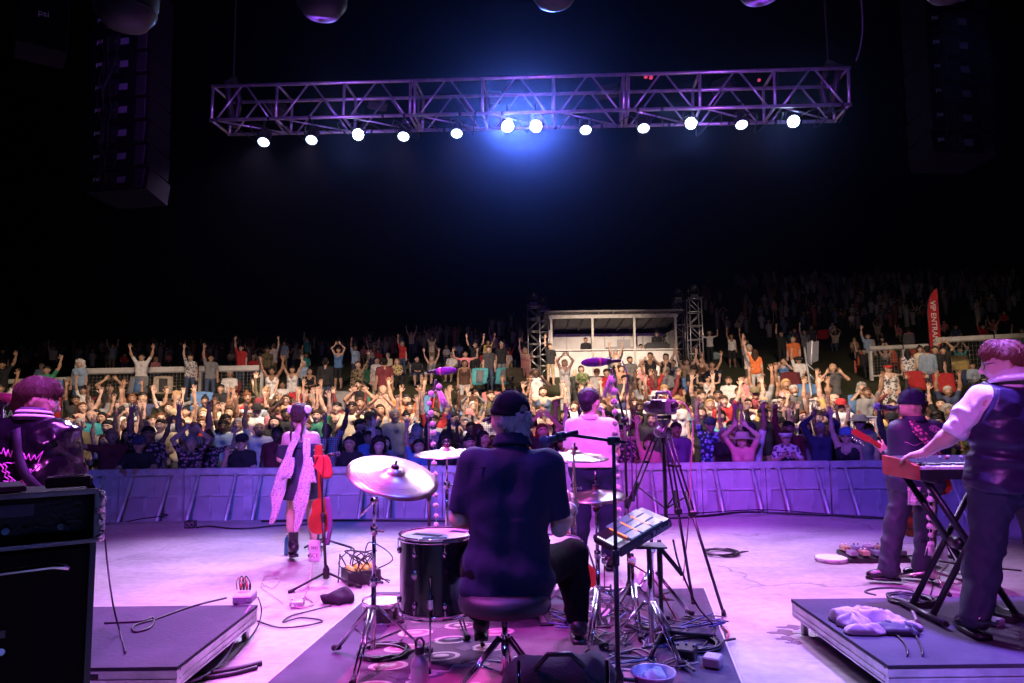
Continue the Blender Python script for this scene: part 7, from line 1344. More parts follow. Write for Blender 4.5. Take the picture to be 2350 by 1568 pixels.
# crop u v pose who shirt legs [flags] | label      (who: sex skin hair style hatcolour)
PEOPLE = '''
C1 40 490 a mtks bk.t bk | black haired man in a black polo, at the left end of the barrier crowd
C1 200 440 a mlgs ol.t ch | grey cropped man in an olive v neck, beside the man in the black polo
C1 570 650 U flal wh.k dn | auburn woman in a white tank top with both arms raised, leaning at the barrier
C1 1080 690 b mtkKnv bk.t bk | man in a navy cap and printed black shirt, forearms on the barrier
C1 610 460 a mlkB_ be.t kh | bearded man with glasses in a tan shirt, behind the auburn woman
C1 1190 540 r mbks flb.t bk | man in a dark floral shirt reaching one arm up, behind the navy cap
C1 1370 430 f mlks cr.t bk | youth with black hair in a cream button shirt, hand held up
C1 1650 430 s ftko be.t ch | woman with a black bob in a beige top, waving one hand
C1 1960 415 a flao_ rd.l dn | singing woman with glasses in a red shirt, left of the pale blue shirt
C1 2260 450 r mdks lb.t nv | dark skinned man in a pale blue shirt, one hand up
C1 1550 330 a mtkKkh gy.t dn | moustached man in a khaki cap and grey shirt, mid crowd at left
C1 1240 375 a mlns wh.t dn | young man in a white shirt, left of the khaki cap
C1 1370 345 a flal bk.t bk | woman with dark red hair in black, behind the young man in white
C1 1480 195 u flnu_ bk.t bk | woman with glasses and tied hair throwing both arms up, above the khaki cap
C1 770 245 w mlkKbk wh.t kh | man in a black cap and loose white shirt, hands up at the left
C1 370 305 a mlgx te.t kh | bald man in a teal shirt looking sideways, left lawn edge
C1 520 355 f ftkl bk.k bk | woman in a black strap top lifting a phone, beside the teal shirt
C1 880 430 U flol flw.k wh | blond woman in a patterned sleeveless top reaching up, left crowd
C1 890 285 a flgc wh.t kh | grey curly haired woman in white, behind the blond woman
C1 1985 285 w flol wh.k dn | strawberry blond woman waving, in front of the blue folding chair
C1 2165 185 s fbkl be.t be | woman in a beige blouse raising one hand, right of the blue folding chair
C1 60 365 f mtks bk.t bk | person in black filming with a white phone, far left of the crowd
C1 1720 260 U ftks ol.k bk | woman in olive with a long arm up, before the left lawn fence
C2 120 265 a ftnc bk.k bk | curly haired woman in a black jewelled top, arms folded
C2 515 225 a mlgKbk wh.t kh | grey bearded man in a black cap and white polo, left of the singer
C2 545 140 w mtkKmr lb.t dn | man in a maroon cap holding his hands up, behind the white polo
C2 625 20 u flks wh.t dn | small person in a white shirt with both arms high, above the maroon cap
C2 255 440 a mtgs wh.t bk | cropped tan man in a white shirt, near the bearded bald man
C2 550 485 r mtnX wh.t kh | bald bearded man in a white shirt, one arm up beside the singer
C2 300 660 f mlkKbk_ bk.t bk | man in black with glasses and a hand at his brow, leaning on the barrier
C2 60 460 a mbks bk.t bk | dark haired man in profile in black, behind the man shading his brow
C2 405 340 a flgo fly.t kh | older woman with short grey hair in a patterned blouse, left of the singer
C2 330 345 a mlas pu.t dn | red haired man in purple, beside the older grey haired woman
C2 765 400 a flkl bk.l bk | woman with a dark scarf of hair in black, left of the singer head
C2 810 550 a mdks mr.t bk | dark skinned man in maroon, at the barrier left of the singer
C2 930 285 c mdks bk.t bk | dark skinned man in black stretching arms over his head, behind the singer
C2 750 150 a mdgx gy.t ch | bald dark skinned man in grey, behind the arms stretched overhead
C2 800 215 a mbks pk.t ch | man in a faded pink shirt, below the bald man in grey
C2 930 85 w flnl_ pe.t wh | woman with sunglasses in peach, in front of the red cooler bag
C2 1450 310 a flno fly.t be | woman with a brown bob in a yellow print, right of the singer
C2 1520 500 s mdgx pl.t dn | bald man in a plaid shirt with a raised fist, right of the singer
C2 1880 185 p mbks_ cr.t kh | man with glasses in a pale yellow shirt, clapping
C2 1665 195 u mlks bk.k bk | young man in a black tank top with both arms up, beside the pale yellow shirt
C2 1990 435 a mtkB bk.t bk | bearded man in profile in a black shirt, right of the plaid shirt
C2 1850 685 a ftkl_ bk.t bk | woman with glasses and long dark hair, at the barrier behind the ride cymbal
C2 2110 605 a ftko_ bl.t dn | woman with glasses in a blue shirt, left of the woman with closed eyes
C2 2240 590 a flnl ch.t bk | woman with long brown hair in charcoal, behind the woman with closed eyes
C2 2260 715 a flkc bk.t bk | woman with dark curls and closed eyes, at the barrier above the ride cymbal
C2 2280 225 c ftnl gy.d gy | woman in a grey halter dress with an arm over her head, centre left
C2 2150 375 f mlkKbk wh.t bk | man in a black cap and white shirt filming, left of the grey halter dress
C2 1560 310 a flnl be.k wh | bare shouldered woman in beige, behind the brown bob
C2 1240 225 U flnl wh.k dn | woman in white hidden behind the singer with hands up
C2 1375 300 U mlns gn.t dn | man in green with straight raised arms, right of the singer flowers
C2 1990 190 c mtns flb.t bk | man in a dark print curving an arm over his head, behind the clapping man
C3 540 195 u mtks or.t dn | man in an orange shirt spreading both arms up, on the grass left of centre
C3 375 415 a mtgs_ gy.t dn | balding man with glasses in a grey tee, left of the laughing woman
C3 540 455 U flku zb.t bk | laughing woman in a black and white print, both arms up
C3 590 310 U ftks pe.t dn | person with crossed raised arms just below the orange shirt
C3 940 395 U mlns rd.t dn | man in red with arms up, behind the left pompoms
C3 930 490 a mbks wh.t bk | man in a plain white tee, behind the left pompoms
C3 1040 515 a fbkc pe.t bk | woman with black curls in a peach top, right of the left pompoms
C3 1210 455 a mlks bk.k bk | sharp nosed man in a black tank top, in profile
C3 1500 300 c flwo gy.l be | white haired woman in a pale grey hoodie, arms joined overhead
C3 1435 415 w flnKpk pk.t pk | woman in a pink cap and pink shirt, behind the profile man
C3 1470 595 a mbks gy.t bk | dark haired man in grey turning aside, left of the drummer cap
C3 1755 410 a mtkKch plw.t dn | man in a charcoal cap and white plaid shirt, left of the drummer cap
C3 1400 560 a flgo wh.t be | older woman with cropped grey hair, below the pink cap
C3 700 620 a mlns lb.t nv | man in a sky blue tee in profile, behind the left mic stand
C3 720 845 r ftkl bl.t nv | long black haired woman in blue with one arm high, left of the crash cymbal
C3 1110 785 a fbkc_ bk.t bk | woman with an afro and glasses, directly behind the left crash cymbal
C3 1440 795 a ftku bk.t bk | woman with a dark bun, left of the drummer shoulder
C3 1640 735 a ftkl bk.t bk | dark haired woman in profile, close to the drummer cap
C3 1785 780 a fbnl br.t bk | girl with long brown hair, tucked beside the drummer ear
C3 2110 135 u fbku nv.t ch | woman in navy seen from behind with both arms out, above the drummer cap
C3 2265 215 a ftkl mr.k bk | long black haired woman in wine red, above the drummer cap
C3 1290 295 U flks bl.t dn | person in blue with hands up, beside the brown folding chair
C3 1850 350 w ftks te.k bk | woman in teal waving both hands, right of the pink folding chair
C4 270 145 w flno dn.k bk | woman in a denim vest with both arms up, right of the drummer
C4 225 415 r mlnB be.t kh | bearded man in beige with an arm stretched up, right of the drummer cap
C4 480 645 a flko bk.t bk | woman with a black fringe in profile, left of the pale shirt
C4 590 485 w ftkl pk.t bk | woman with wavy black hair in pink, touching the pale shirt shoulder
C4 725 355 U flno wh.t dn | woman in white with arms up, left of the front man head
C4 1110 340 U mlns br.t bk | man in brown reaching up, right of the front man head
C4 1580 310 w mlns wh.t dn | man in a white tee with hands raised, left of the camcorder
C4 1755 335 w flnl_ be.t kh | woman with glasses in beige, between the white tee and the camcorder
C4 1640 505 a ftko_ bk.t bk | woman with a dark fringe and sunglasses, below the white tee
C4 1835 525 a mlns ch.t kh | man in a charcoal tee leaning, under the camcorder
C4 1790 865 r flnu pk.t nv | woman in rose with one arm up, at the barrier left of the tripod
C4 1895 220 r mlgHwh wh.t be | man in a white brimmed hat, behind the camcorder
C4 2200 305 a floc wh.t dn | woman with curly blond hair, right of the camcorder
C4 1210 505 w mdks flb.t bk | man in a dark print with both palms up, right of the front man
C4 100 545 a fbkl or.k bk | woman in an orange strap top, right of the drummer cap
C4 560 860 a fbkl pu.t bk | woman in purple, hidden behind the drummer microphone
C4 1370 700 a mbks flb.t bk | man in black and white print, behind the right pompoms
C5 425 445 a flnl bk.t bk | long brown haired woman in black, behind the hawaiian shirt
C5 545 325 h flol be.t be | blond woman with hands at her mouth, behind the long brown hair
C5 740 270 s mlns rd.t dn | young man in a red tee, right middle of the crowd
C5 660 235 a mbks wh.t dn | man in a white tee, behind the red tee
C5 430 225 U mlns ch.t dn | man in charcoal with both arms straight up, right of the camcorder
C5 700 480 a flko tq.k bk | woman with a dark fringe in a turquoise top with a bag strap
C5 545 595 r mlgKnv hw.t bk | man in a blue hawaiian shirt and navy cap, at the barrier with a hand up
C5 1010 810 c flnHbe pk.t pk | woman in a wide beige hat and rose top, at the barrier
C5 850 640 U ftks pu.k bk | woman in lilac with raised arms, right of the hawaiian shirt
C5 1110 680 U mbkKbk wh.t bk | man in a black hat and white shirt, behind the wide beige hat
C5 1320 300 w floVgy ye.k bk | woman in a grey headband and yellow strap top, hands by her head
C5 1305 450 a mbkB bk.t kh | bearded man in a black tee with a round sunset print and khaki trousers
C5 1590 615 U fbku bk.t bk | woman with a dark bun and long raised arms, right of the sunset print
C5 1630 770 p flnVwh flw.t dn | smiling woman in a glittering visor, at the barrier
C5 1910 645 a ftkl gy.t bk | woman with long dark hair in a grey top, right of the glittering visor
C5 1640 285 r fbks_ wh.k bk | smiling woman with glasses in a white strap top, one long arm up
C5 1540 285 a ftkl pe.t bk | woman in peach, half hidden behind the smiling woman with glasses
C5 1195 190 a mtkKol mr.t kh | man in a camouflage cap and maroon shirt, under the seated pink shirt
C5 1090 320 a ftkl wh.k bk | dark haired woman in white, left of the grey headband
C5 1870 485 w flao_ wh.t dn | red haired woman with glasses in white, below the smiling woman
C5 2090 480 U fbks be.t bk | woman in beige with both arms up, right of the red haired woman
C5 60 660 a mbks pu.t bk | man in dim purple, at the barrier right of the tripod head
C5 290 380 U ftkl tq.k bk | girl in turquoise with a hand up, behind the blond curls
C6 795 245 r mlgx_ ye.t kh | balding man with a moustache in a yellow shirt, pointing up
C6 900 330 a mbkKrd wh.t bk | man in a red cap and white shirt, right of the pointing man
C6 1160 560 a mlgHgy gy.t dn | man in a wide grey hat, right of the red cap
C6 1360 565 a flkl or.t bk | black haired woman in rust, behind the guitar neck
C6 980 745 r flnKbl bk.k bk | woman in a blue cap and black tank top, drink in hand at the barrier
C6 1290 700 a fbkl bk.t bk | dark haired woman in black, under the guitar neck
C6 1620 525 r mbkKbk bk.t bk | man in a dark cap lifting a can, left of the western shirt
C6 2330 320 r flkl bk.t bk | black haired woman lifting a red cup, between guitarist and keyboard player
C6 1430 445 a ftkl ye.t bk | woman in a mustard top, behind the can lifted high
C6 800 595 w ftkl flb.t bk | woman in a dark print with both hands up, below the yellow shirt
C6 690 660 U fbkl bk.k bk | woman in black stretching two arms, left of the blue cap
C6 2280 560 p mtks ch.t bk | man in charcoal clapping, hidden behind the keyboard player arm
C6 560 560 w mlns cr.t kh | man in cream with folded arms up, below the pointing man
C6 1200 100 Z flgc bk.k bk | woman with a cloud of grey curls in black, hands at her mouth
B1 2190 355 r flno flw.t dn | woman in a floral shirt waving, behind the left fence
B1 1630 350 u mtks wh.t ch | man in white with both arms up, far behind the left fence
B1 920 425 a flwc lb.t dn | white haired person in pale blue, at the left fence corner
B1 540 490 s mtks gn.t dn | person in a green tee with a bent arm up, left of the fence
B1 25 435 s mtks bk.t bk | man in black pointing up, at the far left edge
B1 5 690 s mbks wh.t bk | person in white with an arm up, at the far left edge below
B1 960 725 E ftku wh.t be | woman in a white tee with one arm up, seated before the left fence
B1 1265 695 W mtks bk.t be | man in a black tee clapping overhead, seated before the left fence
B2 165 360 r mtks gy.t dn | man in grey raising a hand, behind the left fence
B2 380 540 S mbgs wh.t dn | older man in a white polo and jeans, seated before the fence
B2 275 700 S mtks bk.t bk | man in a black tee, seated below the white polo
B2 865 505 u fbku wh.k br | woman in a white tank top with both arms up, right end of the left fence
B2 1100 490 u ftko wh.k rd | woman in a white tank top and red trousers, arms up
B2 815 275 a fbku ol.t bk | woman in olive, behind the right end of the left fence
B2 885 235 r mlns pl.t ol ! | man in a plaid shirt pointing up, turned away behind the fence
B2 1225 430 S flwo lb.t dn | white haired woman in pale blue, seated behind the red trousers
B2 1300 515 S ftkl bk.d bk.s | long haired woman in a black dress, seated on the lawn
B2 985 660 S fbks wh.l bk | woman in a white cardigan, seated below the white tank tops
B2 1480 395 a mtks bk.l dn ! | man all in black turned away, standing on the lawn left of centre
B2 1630 275 c flnu bl.k bk.s | woman in a blue tank top and black shorts, photographing
B2 1850 655 S mlkB bk.t bk | bearded man in a black tee, seated on the lawn
B2 2140 705 S mlgx st.t be.s | older man in a striped shirt, seated beside the bearded man in black
B2 1855 435 s flnl cm.l kh | woman in a camouflage cardigan with an arm up, mid lawn
B2 1945 445 S mlns gn.l ch | man in a green jacket, seated beside the camouflage cardigan
B2 2070 385 a flno wh.t be | woman in a cream top, behind the maroon tee
B2 2155 400 a mtks mr.t kh.s ! | man in a maroon tee and khaki shorts walking away
B2 2300 405 S floo fly.t bk | blond woman in a yellow print blouse, seated mid lawn
B3 365 425 S flkl bk.l dn.s | woman in a black hooded top and denim shorts, seated
B3 535 420 T flgs gy.k wh.s | older woman in a taupe tank top, seated with both arms up
B3 765 380 S mtkKgy wh.t kh.s | man in a grey cap and white polo, seated above the left microphone
B3 920 365 w ftks pk.t bk | woman in a pink blouse waving, behind the white trousers
B3 910 468 a ftkl br.k wh | woman in a dark one strap top and wide white trousers, standing on the grass
B3 1035 262 u mlns bk.t bk | man in a black skull tee with both arms up, centre lawn
B3 1190 305 a mlns ch.t dn | man in a charcoal shirt and jeans, standing between two turquoise chairs
B3 1180 235 s flno ye.t bk | woman in a yellow top with an arm up, behind the charcoal shirt
B3 1335 258 a mtgs bk.t gy | man in a black tee with red print and grey jeans, holding a bottle
B3 1605 325 r flol sto.d sto | blond woman in an orange striped maxi dress, centre lawn
B3 1630 235 r mtks bk.t bk | man in black behind the striped maxi dress
B3 1895 278 r mlns bk.t kh.s | man in a black polo and khaki shorts, by the left light tower
B3 2060 462 c floo wh.d wh | woman in a white dress, arms joined overhead before the booth
B3 2250 532 S flno flg.t be | woman in a green print, seated in a folding chair before the booth
B3 1730 562 h mdgx wh.t ch | man in a long white tee with hands at his face, on the grass
B4 650 428 S mbkB ch.t bk | broad bearded man in a grey tee, seated before the booth
B4 880 380 h mtks bk.k bk | man in a black tank top cupping his mouth, before the booth counter
B4 1060 392 s flno bk.k bk | woman in a black tank top with a hand up, right end of the booth counter
B4 790 478 S floo pk.k be.s | blond woman in a pink top, seated before the booth
B4 1140 462 S mlns gy.t bk | man in a grey tee, seated at the right end of the booth
B4 920 592 T mtkKbk rd.t kh.s | man in a red tee and black cap, seated with both arms up
B4 1060 552 S mlgKgy gy.l kh | man in a grey cap and grey shirt, seated beside the red tee
B4 265 572 S mtkKbr wh.t be.s | man in a cap and white tee, seated left of the pompoms
B4 380 570 S mlns rd.t be.s | man in a red and white top, seated behind the pompoms
B4 550 532 E flnl pe.t bk | woman in peach with an arm up, seated under the purple microphone
B4 485 348 T flgl be.k bk | grey blond woman with both arms up, seated high before the booth
B4 590 640 S mtks ch.t bk | man in dark grey, seated behind the microphone boom
B4 1300 452 T mlns kh.k bk.s | man in a tan tank top with both arms up, right of the booth
B4 1380 532 S mtkKbk bk.t bk.s | man in a black cap and tee, seated
B4 1590 482 T ftks bk.k bk | woman in a black tank top with both arms up, seated right of the booth
B4 1470 432 E flnl br.k bk | woman in brown with an arm up, seated behind the black tank top
B4 1560 142 w flnHbe wh.t bk | woman in a straw hat and white tee with a tote bag, right of the towers
B4 1810 168 r fbks wh.k bk.s | woman in a white tank top waving, right of the straw hat
B4 1955 180 r fbkl br.k bk | woman in brown reaching up, behind the white tank top
B4 2015 292 r mtgs wh.t ch | grey haired man in a white tee, arm up beside the orange jersey
B4 2080 345 s flnl or.t wh ! | long haired woman in an orange jersey and white trousers, turned away
B4 1540 658 w flkl wh.k bk | woman with long black hair in a white top, kneeling with hands up
B4 1780 655 S mlnB_ wh.t bk | bearded man with sunglasses in a dark vest over white, seated
B4 1985 648 S mlns pk.t kh.s | man in a salmon polo shirt, seated with a hand behind his head
B5 310 482 a mloB or.t bk | bearded man in an orange shirt and black overalls, by the metal gate
B5 205 432 r mtks bk.t bk | man in black in the dark, behind the orange shirt
B5 325 402 a flno flb.t bk | woman in a dark floral top, behind the orange shirt
B5 412 418 r mlns gy.t bk | man in a grey tee, right behind the orange shirt
B5 225 668 Z flnl bl.k wh.s | woman in a blue strap top and white shorts, hands at her mouth
B5 360 658 E mtkKbk wh.t kh | man in a white tee and cap with an arm up, behind the red folding chair
B5 660 712 h mtgx ch.t bk | bald man in a charcoal tee with a pink print, standing on the grass
B5 935 582 T mtks bk.t bk | man in a black tee with both arms up, in the first orange lawn chair
B5 1125 582 W flnl gy.k bk | woman in a grey tank top clapping overhead, in the second orange lawn chair
B5 1150 722 a flnVrd flw.d flw.s | woman in a floral sundress and red visor, standing on the right lawn
B5 1320 592 a flkl flw.t bk ! | woman with long black hair in a floral blouse, turned away
B5 1430 562 a ftku cr.t br | woman in a cream top with a dark strap, beside the checked shirt
B5 1490 562 a mtks ck.l dn ! | man in a blue checked shirt and jeans, turned away
B5 1560 562 a mtks bk.t bk | dark haired man, just behind the checked shirt
B5 1630 572 c mtks bk.t bk | man in a black tee with arms curved overhead, before the right fence
B5 1895 705 S ftku stb.l ch | woman in a pale blue sweater, seated left of the keyboard player
B5 1745 372 S mlns dn.t bk | man in denim blue, behind the right fence beside the flag
B5 2030 382 S mtkB bk.t bk | bearded man in black, behind the right fence
B5 1330 402 S mlns pk.t bk ! | person in a mottled pink shirt turned away, left of the flag
B5 970 452 r mlns lb.t bk | man in pale blue with an arm up, left end of the right fence
B5 2330 412 a mlgs lb.t bk | person in pale blue, at the right edge behind the fence
B5 850 482 S ftkl kh.k be | woman in khaki sitting on the slope, left of the right fence
B5 2335 802 a mtks bk.t bk | dark haired man low at the right edge, behind the white collar
'''
ordw = ('first', 'second')
SEATED = []
def place_people():
    rnd = random.Random(11)
    for ln in PEOPLE.strip().splitlines():
        a, label = ln.split(' | '); p = a.split(); x0, y0, s = CONV[p[0]]; px, py = x0+s*float(p[1]), y0+s*float(p[2]); pose = p[3]; back = '!' in p; sit = POSES[pose][2]; f = p[4][0] == 'f'
        sc = (rnd.uniform(.91, .97) if f else rnd.uniform(.97, 1.04))
        if 'small person' in label or 'girl' in label: sc *= .88
        if 'kneeling' in label: sc *= .75
        x, y = solve(px, py, (1.755+(-.455 if sit else 0))*sc)
        if y < 11.1:
            y = 11.1+rnd.uniform(0, .15); x = at(px, py, y).x; sc = max(.84, min(sc, (at(px, py, y).z+.5)/1.755))
        y0_ = y
        for k in range(14):
            if all((x-q[0])**2+(y-q[1])**2 > .30**2 for q in PLACED): break
            y += .06; x = x*y/(y-.06)
        if p[0][0] == 'C' and y > 18: y = min(y, 20)
        z = G(x, y); wide = rnd.uniform(.95, 1.1)*(1.14 if ('broad' in label or 'sundress' in label) else 1)
        o = add_person(x, y, z, pose, (p[4], p[5], p[6]), label, 'people in the crowd', sc, rnd.uniform(-.3, .3)+(.9 if 'profile' in label else 0), wide, back)
        if sit: SEATED.append((x, y, z, label, sc, o.rotation_euler.z))
place_people()
def short(l): return l.split(',')[0]
def booth_people():
    for (px, ptop, Y, who, sh, pose, lab) in ((1344, 775, 31.9, 'mtks', 'bk.l', 'a', 'person in a black hooded top inside the booth'), (1507, 760, 31.9, 'mlnKbk', 'bk.t', 'a', 'technician in a black cap behind the lighting desk in the booth'), (1470, 790, 32.2, 'mtks', 'ch.t', 'S', 'person sitting low behind the booth counter')):
        c = at(px, ptop, Y); h = 1.755 if pose == 'a' else 1.3; add_person(c.x, Y, c.z-h, pose, (who, sh, 'bk'), lab, 'booth crew', 1.)
booth_people()
def fillers():
    """the rest of the packed pit: free spots between the people already standing there"""
    rnd = random.Random(23); n = 0; used = {}
    cols = ['bk', 'bk', 'gy', 'ch', 'nv', 'br', 'ch', 'rd', 'pk', 'bk', 'te', 'nv', 'ol', 'mr', 'bk', 'pl', 'flb', 'mr']; names = dict(wh='white', bk='black', gy='grey', ch='charcoal', nv='navy', be='beige', cr='cream', rd='red', pk='pink', pe='peach', te='teal', lb='pale blue', ol='olive', mr='maroon', br='brown', kh='khaki', pl='plaid', flb='a dark print', ye='yellow')
    named = [q for q in PLACED if q[1] < 18]; tries = 0
    while n < 62 and tries < 6000:
        tries += 1; y = 11.15+5.2*rnd.random()**.8; x = rnd.uniform(-.66, .66)*y
        if any((x-q[0])**2+(y-q[1])**2 < .46**2 for q in PLACED): continue
        px, py = proj((x, y, G(x, y)+1.7))
        if px < 160 or px > 2330 or (600 < px < 760 and y < 12): continue
        f = rnd.random() < .5; pose = rnd.choice('UUUUuwwrsaca'); col = rnd.choice(cols if y > 12.2 else ['bk', 'ch', 'nv', 'gy', 'mr', 'pl', 'flb', 'wh']); who = ('f' if f else 'm')+rnd.choice('lltbbd')+rnd.choice('kknnaog')+(rnd.choice('llcuo') if f else rnd.choice('sssBs'))
        near = min(named, key=lambda q: (q[0]-x)**2*1.5+(q[1]-y)**2); side = 'left of' if x < near[0]-.28 else ('right of' if x > near[0]+.28 else ('behind' if y > near[1] else 'in front of'))
        pp = {'U': 'both hands high', 'u': 'arms spread up', 'w': 'palms up', 'r': 'one hand high', 's': 'one arm up', 'a': 'arms down', 'c': 'arms overhead'}[pose]; sn = short(near[2]).split(' ')
        if sn[0] in ('man', 'woman'): pass
        base = '%s in %s, %s, %s the %s' % ('woman' if f else 'man', names[col], pp, side, ' '.join(sn)); base = ' '.join(base.split()[:15])
        while base.split()[-1] in ('a', 'in', 'with', 'and', 'the', 'of', 'one', 'both', 'at', 'his', 'her', 'one'): base = ' '.join(base.split()[:-1])
        if base in used: continue
        used[base] = 1; add_person(x, y, G(x, y), pose, (who, col+rnd.choice(['.t', '.t', '.k' if f else '.t', '.l']), rnd.choice(['bk', 'dn', 'kh', 'ch'])), base, 'people in the crowd', rnd.uniform(.9, 1.03), rnd.uniform(-.35, .35), rnd.uniform(.93, 1.12)); n += 1
fillers()
def dark_lawn():
    rnd = random.Random(31); cols = ['wh', 'gy', 'bk', 'be', 'pk', 'lb', 'ch', 'rd', 'cr', 'te']; names = dict(wh='white', bk='black', gy='grey', ch='charcoal', be='beige', cr='cream', rd='red', pk='pink', te='teal', lb='pale blue'); k = 0; tries = 0
    zones = [('far beyond the left fence', 0, 560, 28, 46, 15), ('dim lawn left of centre', 560, 900, 27, 46, 15), ('dim lawn left of booth', 900, 1200, 31, 46, 14), ('dim slope right of towers', 1640, 2000, 33, 62, 9), ('dim slope left of flag', 1900, 2125, 31, 62, 11), ('dim slope right of flag', 2170, 2350, 30, 62, 10)]
    for zn, a, b, d0, d1, cnt in zones:
        c = 0
        while c < cnt and tries < 9000:
            tries += 1; px = rnd.uniform(a, b); y = rnd.uniform(d0, d1); x = at(px, 800, y).x
            if any((x-q[0])**2+(y-q[1])**2 < .9 for q in PLACED): continue
            pose = rnd.choice('SSSTEWaurS'); col = rnd.choice(cols); f = rnd.random() < .5; who = ('f' if f else 'm')+rnd.choice('lltbb')+rnd.choice('kknnog')+(rnd.choice('lluo') if f else 's')
            lab = '%s haired %s in %s, %s, %s' % (HCOL[who[2]], 'woman' if f else 'man', names[col], {'S': 'sitting', 'T': 'seated, arms up', 'E': 'seated, one arm up', 'W': 'seated clapping', 'a': 'standing', 'u': 'standing, arms up', 'r': 'standing, one arm up'}[pose], zn)
            if any(q[2] == lab for q in PLACED): continue
            add_person(x, y, G(x, y)-(.14 if pose in 'STEW' else 0), pose, (who, col+'.t', rnd.choice(['bk', 'dn', 'kh'])), lab, 'people '+zn, rnd.uniform(.92, 1.03), rnd.uniform(-.4, .4), 1.); c += 1
dark_lawn()
def far_mass():
    """hundreds more far up the hill, one indistinct mass"""
    rnd = random.Random(77); pal = [mat('far_%d' % i, c, .9) for i, c in enumerate(((.45, .44, .42), (.03, .03, .03), (.2, .2, .22), (.3, .1, .1), (.15, .2, .3), (.35, .2, .14), (.02, .015, .012)))]; mb = MB()
    for k in range(480):
        px = rnd.choice((rnd.uniform(0, 1250), rnd.uniform(1620, 2350), rnd.uniform(1700, 2350))); y = rnd.uniform(46, 85 if px < 1300 else 120); x = at(px, 750, y).x; z = G(x, y); c = rnd.choice((0, 0, 1, 2, 2, 3, 4)); s = rnd.uniform(.9, 1.05); st = rnd.random() < .3; h = .85 if st else .4
        mb.tube([(x, y, z+h*.1), (x, y, z+h), (x, y, z+h+.35), (x, y, z+h+.55), (x, y, z+h+.6)], [.16, .17, .2, .18, .06], 6, c); mb.ball((x, y-.02, z+h+.75), .11, 6, 5, 5); mb.ball((x, y+.03, z+h+.79), .115, 6, 4, 6)
        for sd in (-1, 1):
            if rnd.random() < .35: mb.tube([(x+sd*.2, y, z+h+.5), (x+sd*.33, y-.05, z+h+.75), (x+sd*.3, y-.08, z+h+1.05)], [.05, .045, .035], 5, 5)
            else: mb.tube([(x+sd*.2, y, z+h+.5), (x+sd*.26, y, z+h+.25), (x+sd*.18, y-.2, z+h+.1)], [.05, .045, .035], 5, c)
    tag(mb.build('distant_crowd', pal), 'distant crowd sitting and standing far up the dark hillside', None, None, 'stuff')
far_mass()
# ------------------------------------------------------------------ lawn chairs, gate, bags
_ch = {}
def camp_chair(x, y, z, rz, colr, label, group='folding chairs on the lawn', s=1., accent=None):
    if not _ch:
        b = []
        for i in range(7): v = i/6; b.append([(u*(.29-.02*v), .19+.16*v+.035*(1-u*u), .42+.52*v+(.03*(1-u*u) if i == 6 else 0)) for u in np.linspace(-1, 1, 7)])
        _ch['backrest'] = MB().sheet(b, 0, .012); _ch['seat'] = MB().sheet([[(u*.28, -.27+.46*v, .43-.05*(1-u*u)*(1-.3*v)) for u in np.linspace(-1, 1, 7)] for v in np.linspace(0, 1, 6)], 0, .012)
        for nm in ('backrest', 'seat'): _ch[nm] = _ch[nm].mesh(nm, BLKP)
        FM = mat('chair_tube', (.06, .06, .065), .4, .5)
        _ch['cross_leg'] = [MB().tube(p, .011, 6).mesh('cross_leg', FM) for p in ([(-.3, -.26, .01), (.3, -.28, .44)], [(.3, -.29, .01), (-.3, -.27, .44)], [(-.3, .24, .01), (.3, .22, .44)], [(.3, .21, .01), (-.3, .23, .44)], [(-.3, -.27, .01), (-.29, .2, .45)], [(.3, -.27, .01), (.29, .2, .45)])]
        _ch['upright'] = [MB().tube([(q*.3, .19, .02), (q*.3, .2, .45), (q*.285, .36, .96)], .011, 6).mesh('upright', FM) for q in (-1, 1)]; _ch['arm_rest'] = [MB().sheet([[(q*(.3+.035*u), -.27+.5*v, .62+.02*math.sin(v*3)) for u in (-1, 0, 1)] for v in (0, .5, 1)], 0, .01).mesh('arm_rest', BLKP) for q in (-1, 1)]
        _ch['panel'] = MB().sheet([[(u*.12, .185+.16*v, .47+.42*v) for u in (-1, 0, 1)] for v in (0, .5, 1)], 0, .004).mesh('panel', BLKP)
    t = thing('folding_chair', label, 'chair', (x, y, z), rz, group); t.scale = (s, s, s)
    def c(nm, me, m=None):
        o = link(nm, me, t)
        if m: o.material_slots[0].link = 'OBJECT'; o.material_slots[0].material = m
    c('backrest', _ch['backrest'], colr); c('seat', _ch['seat'], colr)
    for me in _ch['cross_leg']: c('cross_leg', me)
    for me in _ch['upright']: c('upright', me)
    for me in _ch['arm_rest']: c('arm_rest', me, colr)
    if accent: c('panel', _ch['panel'], accent)
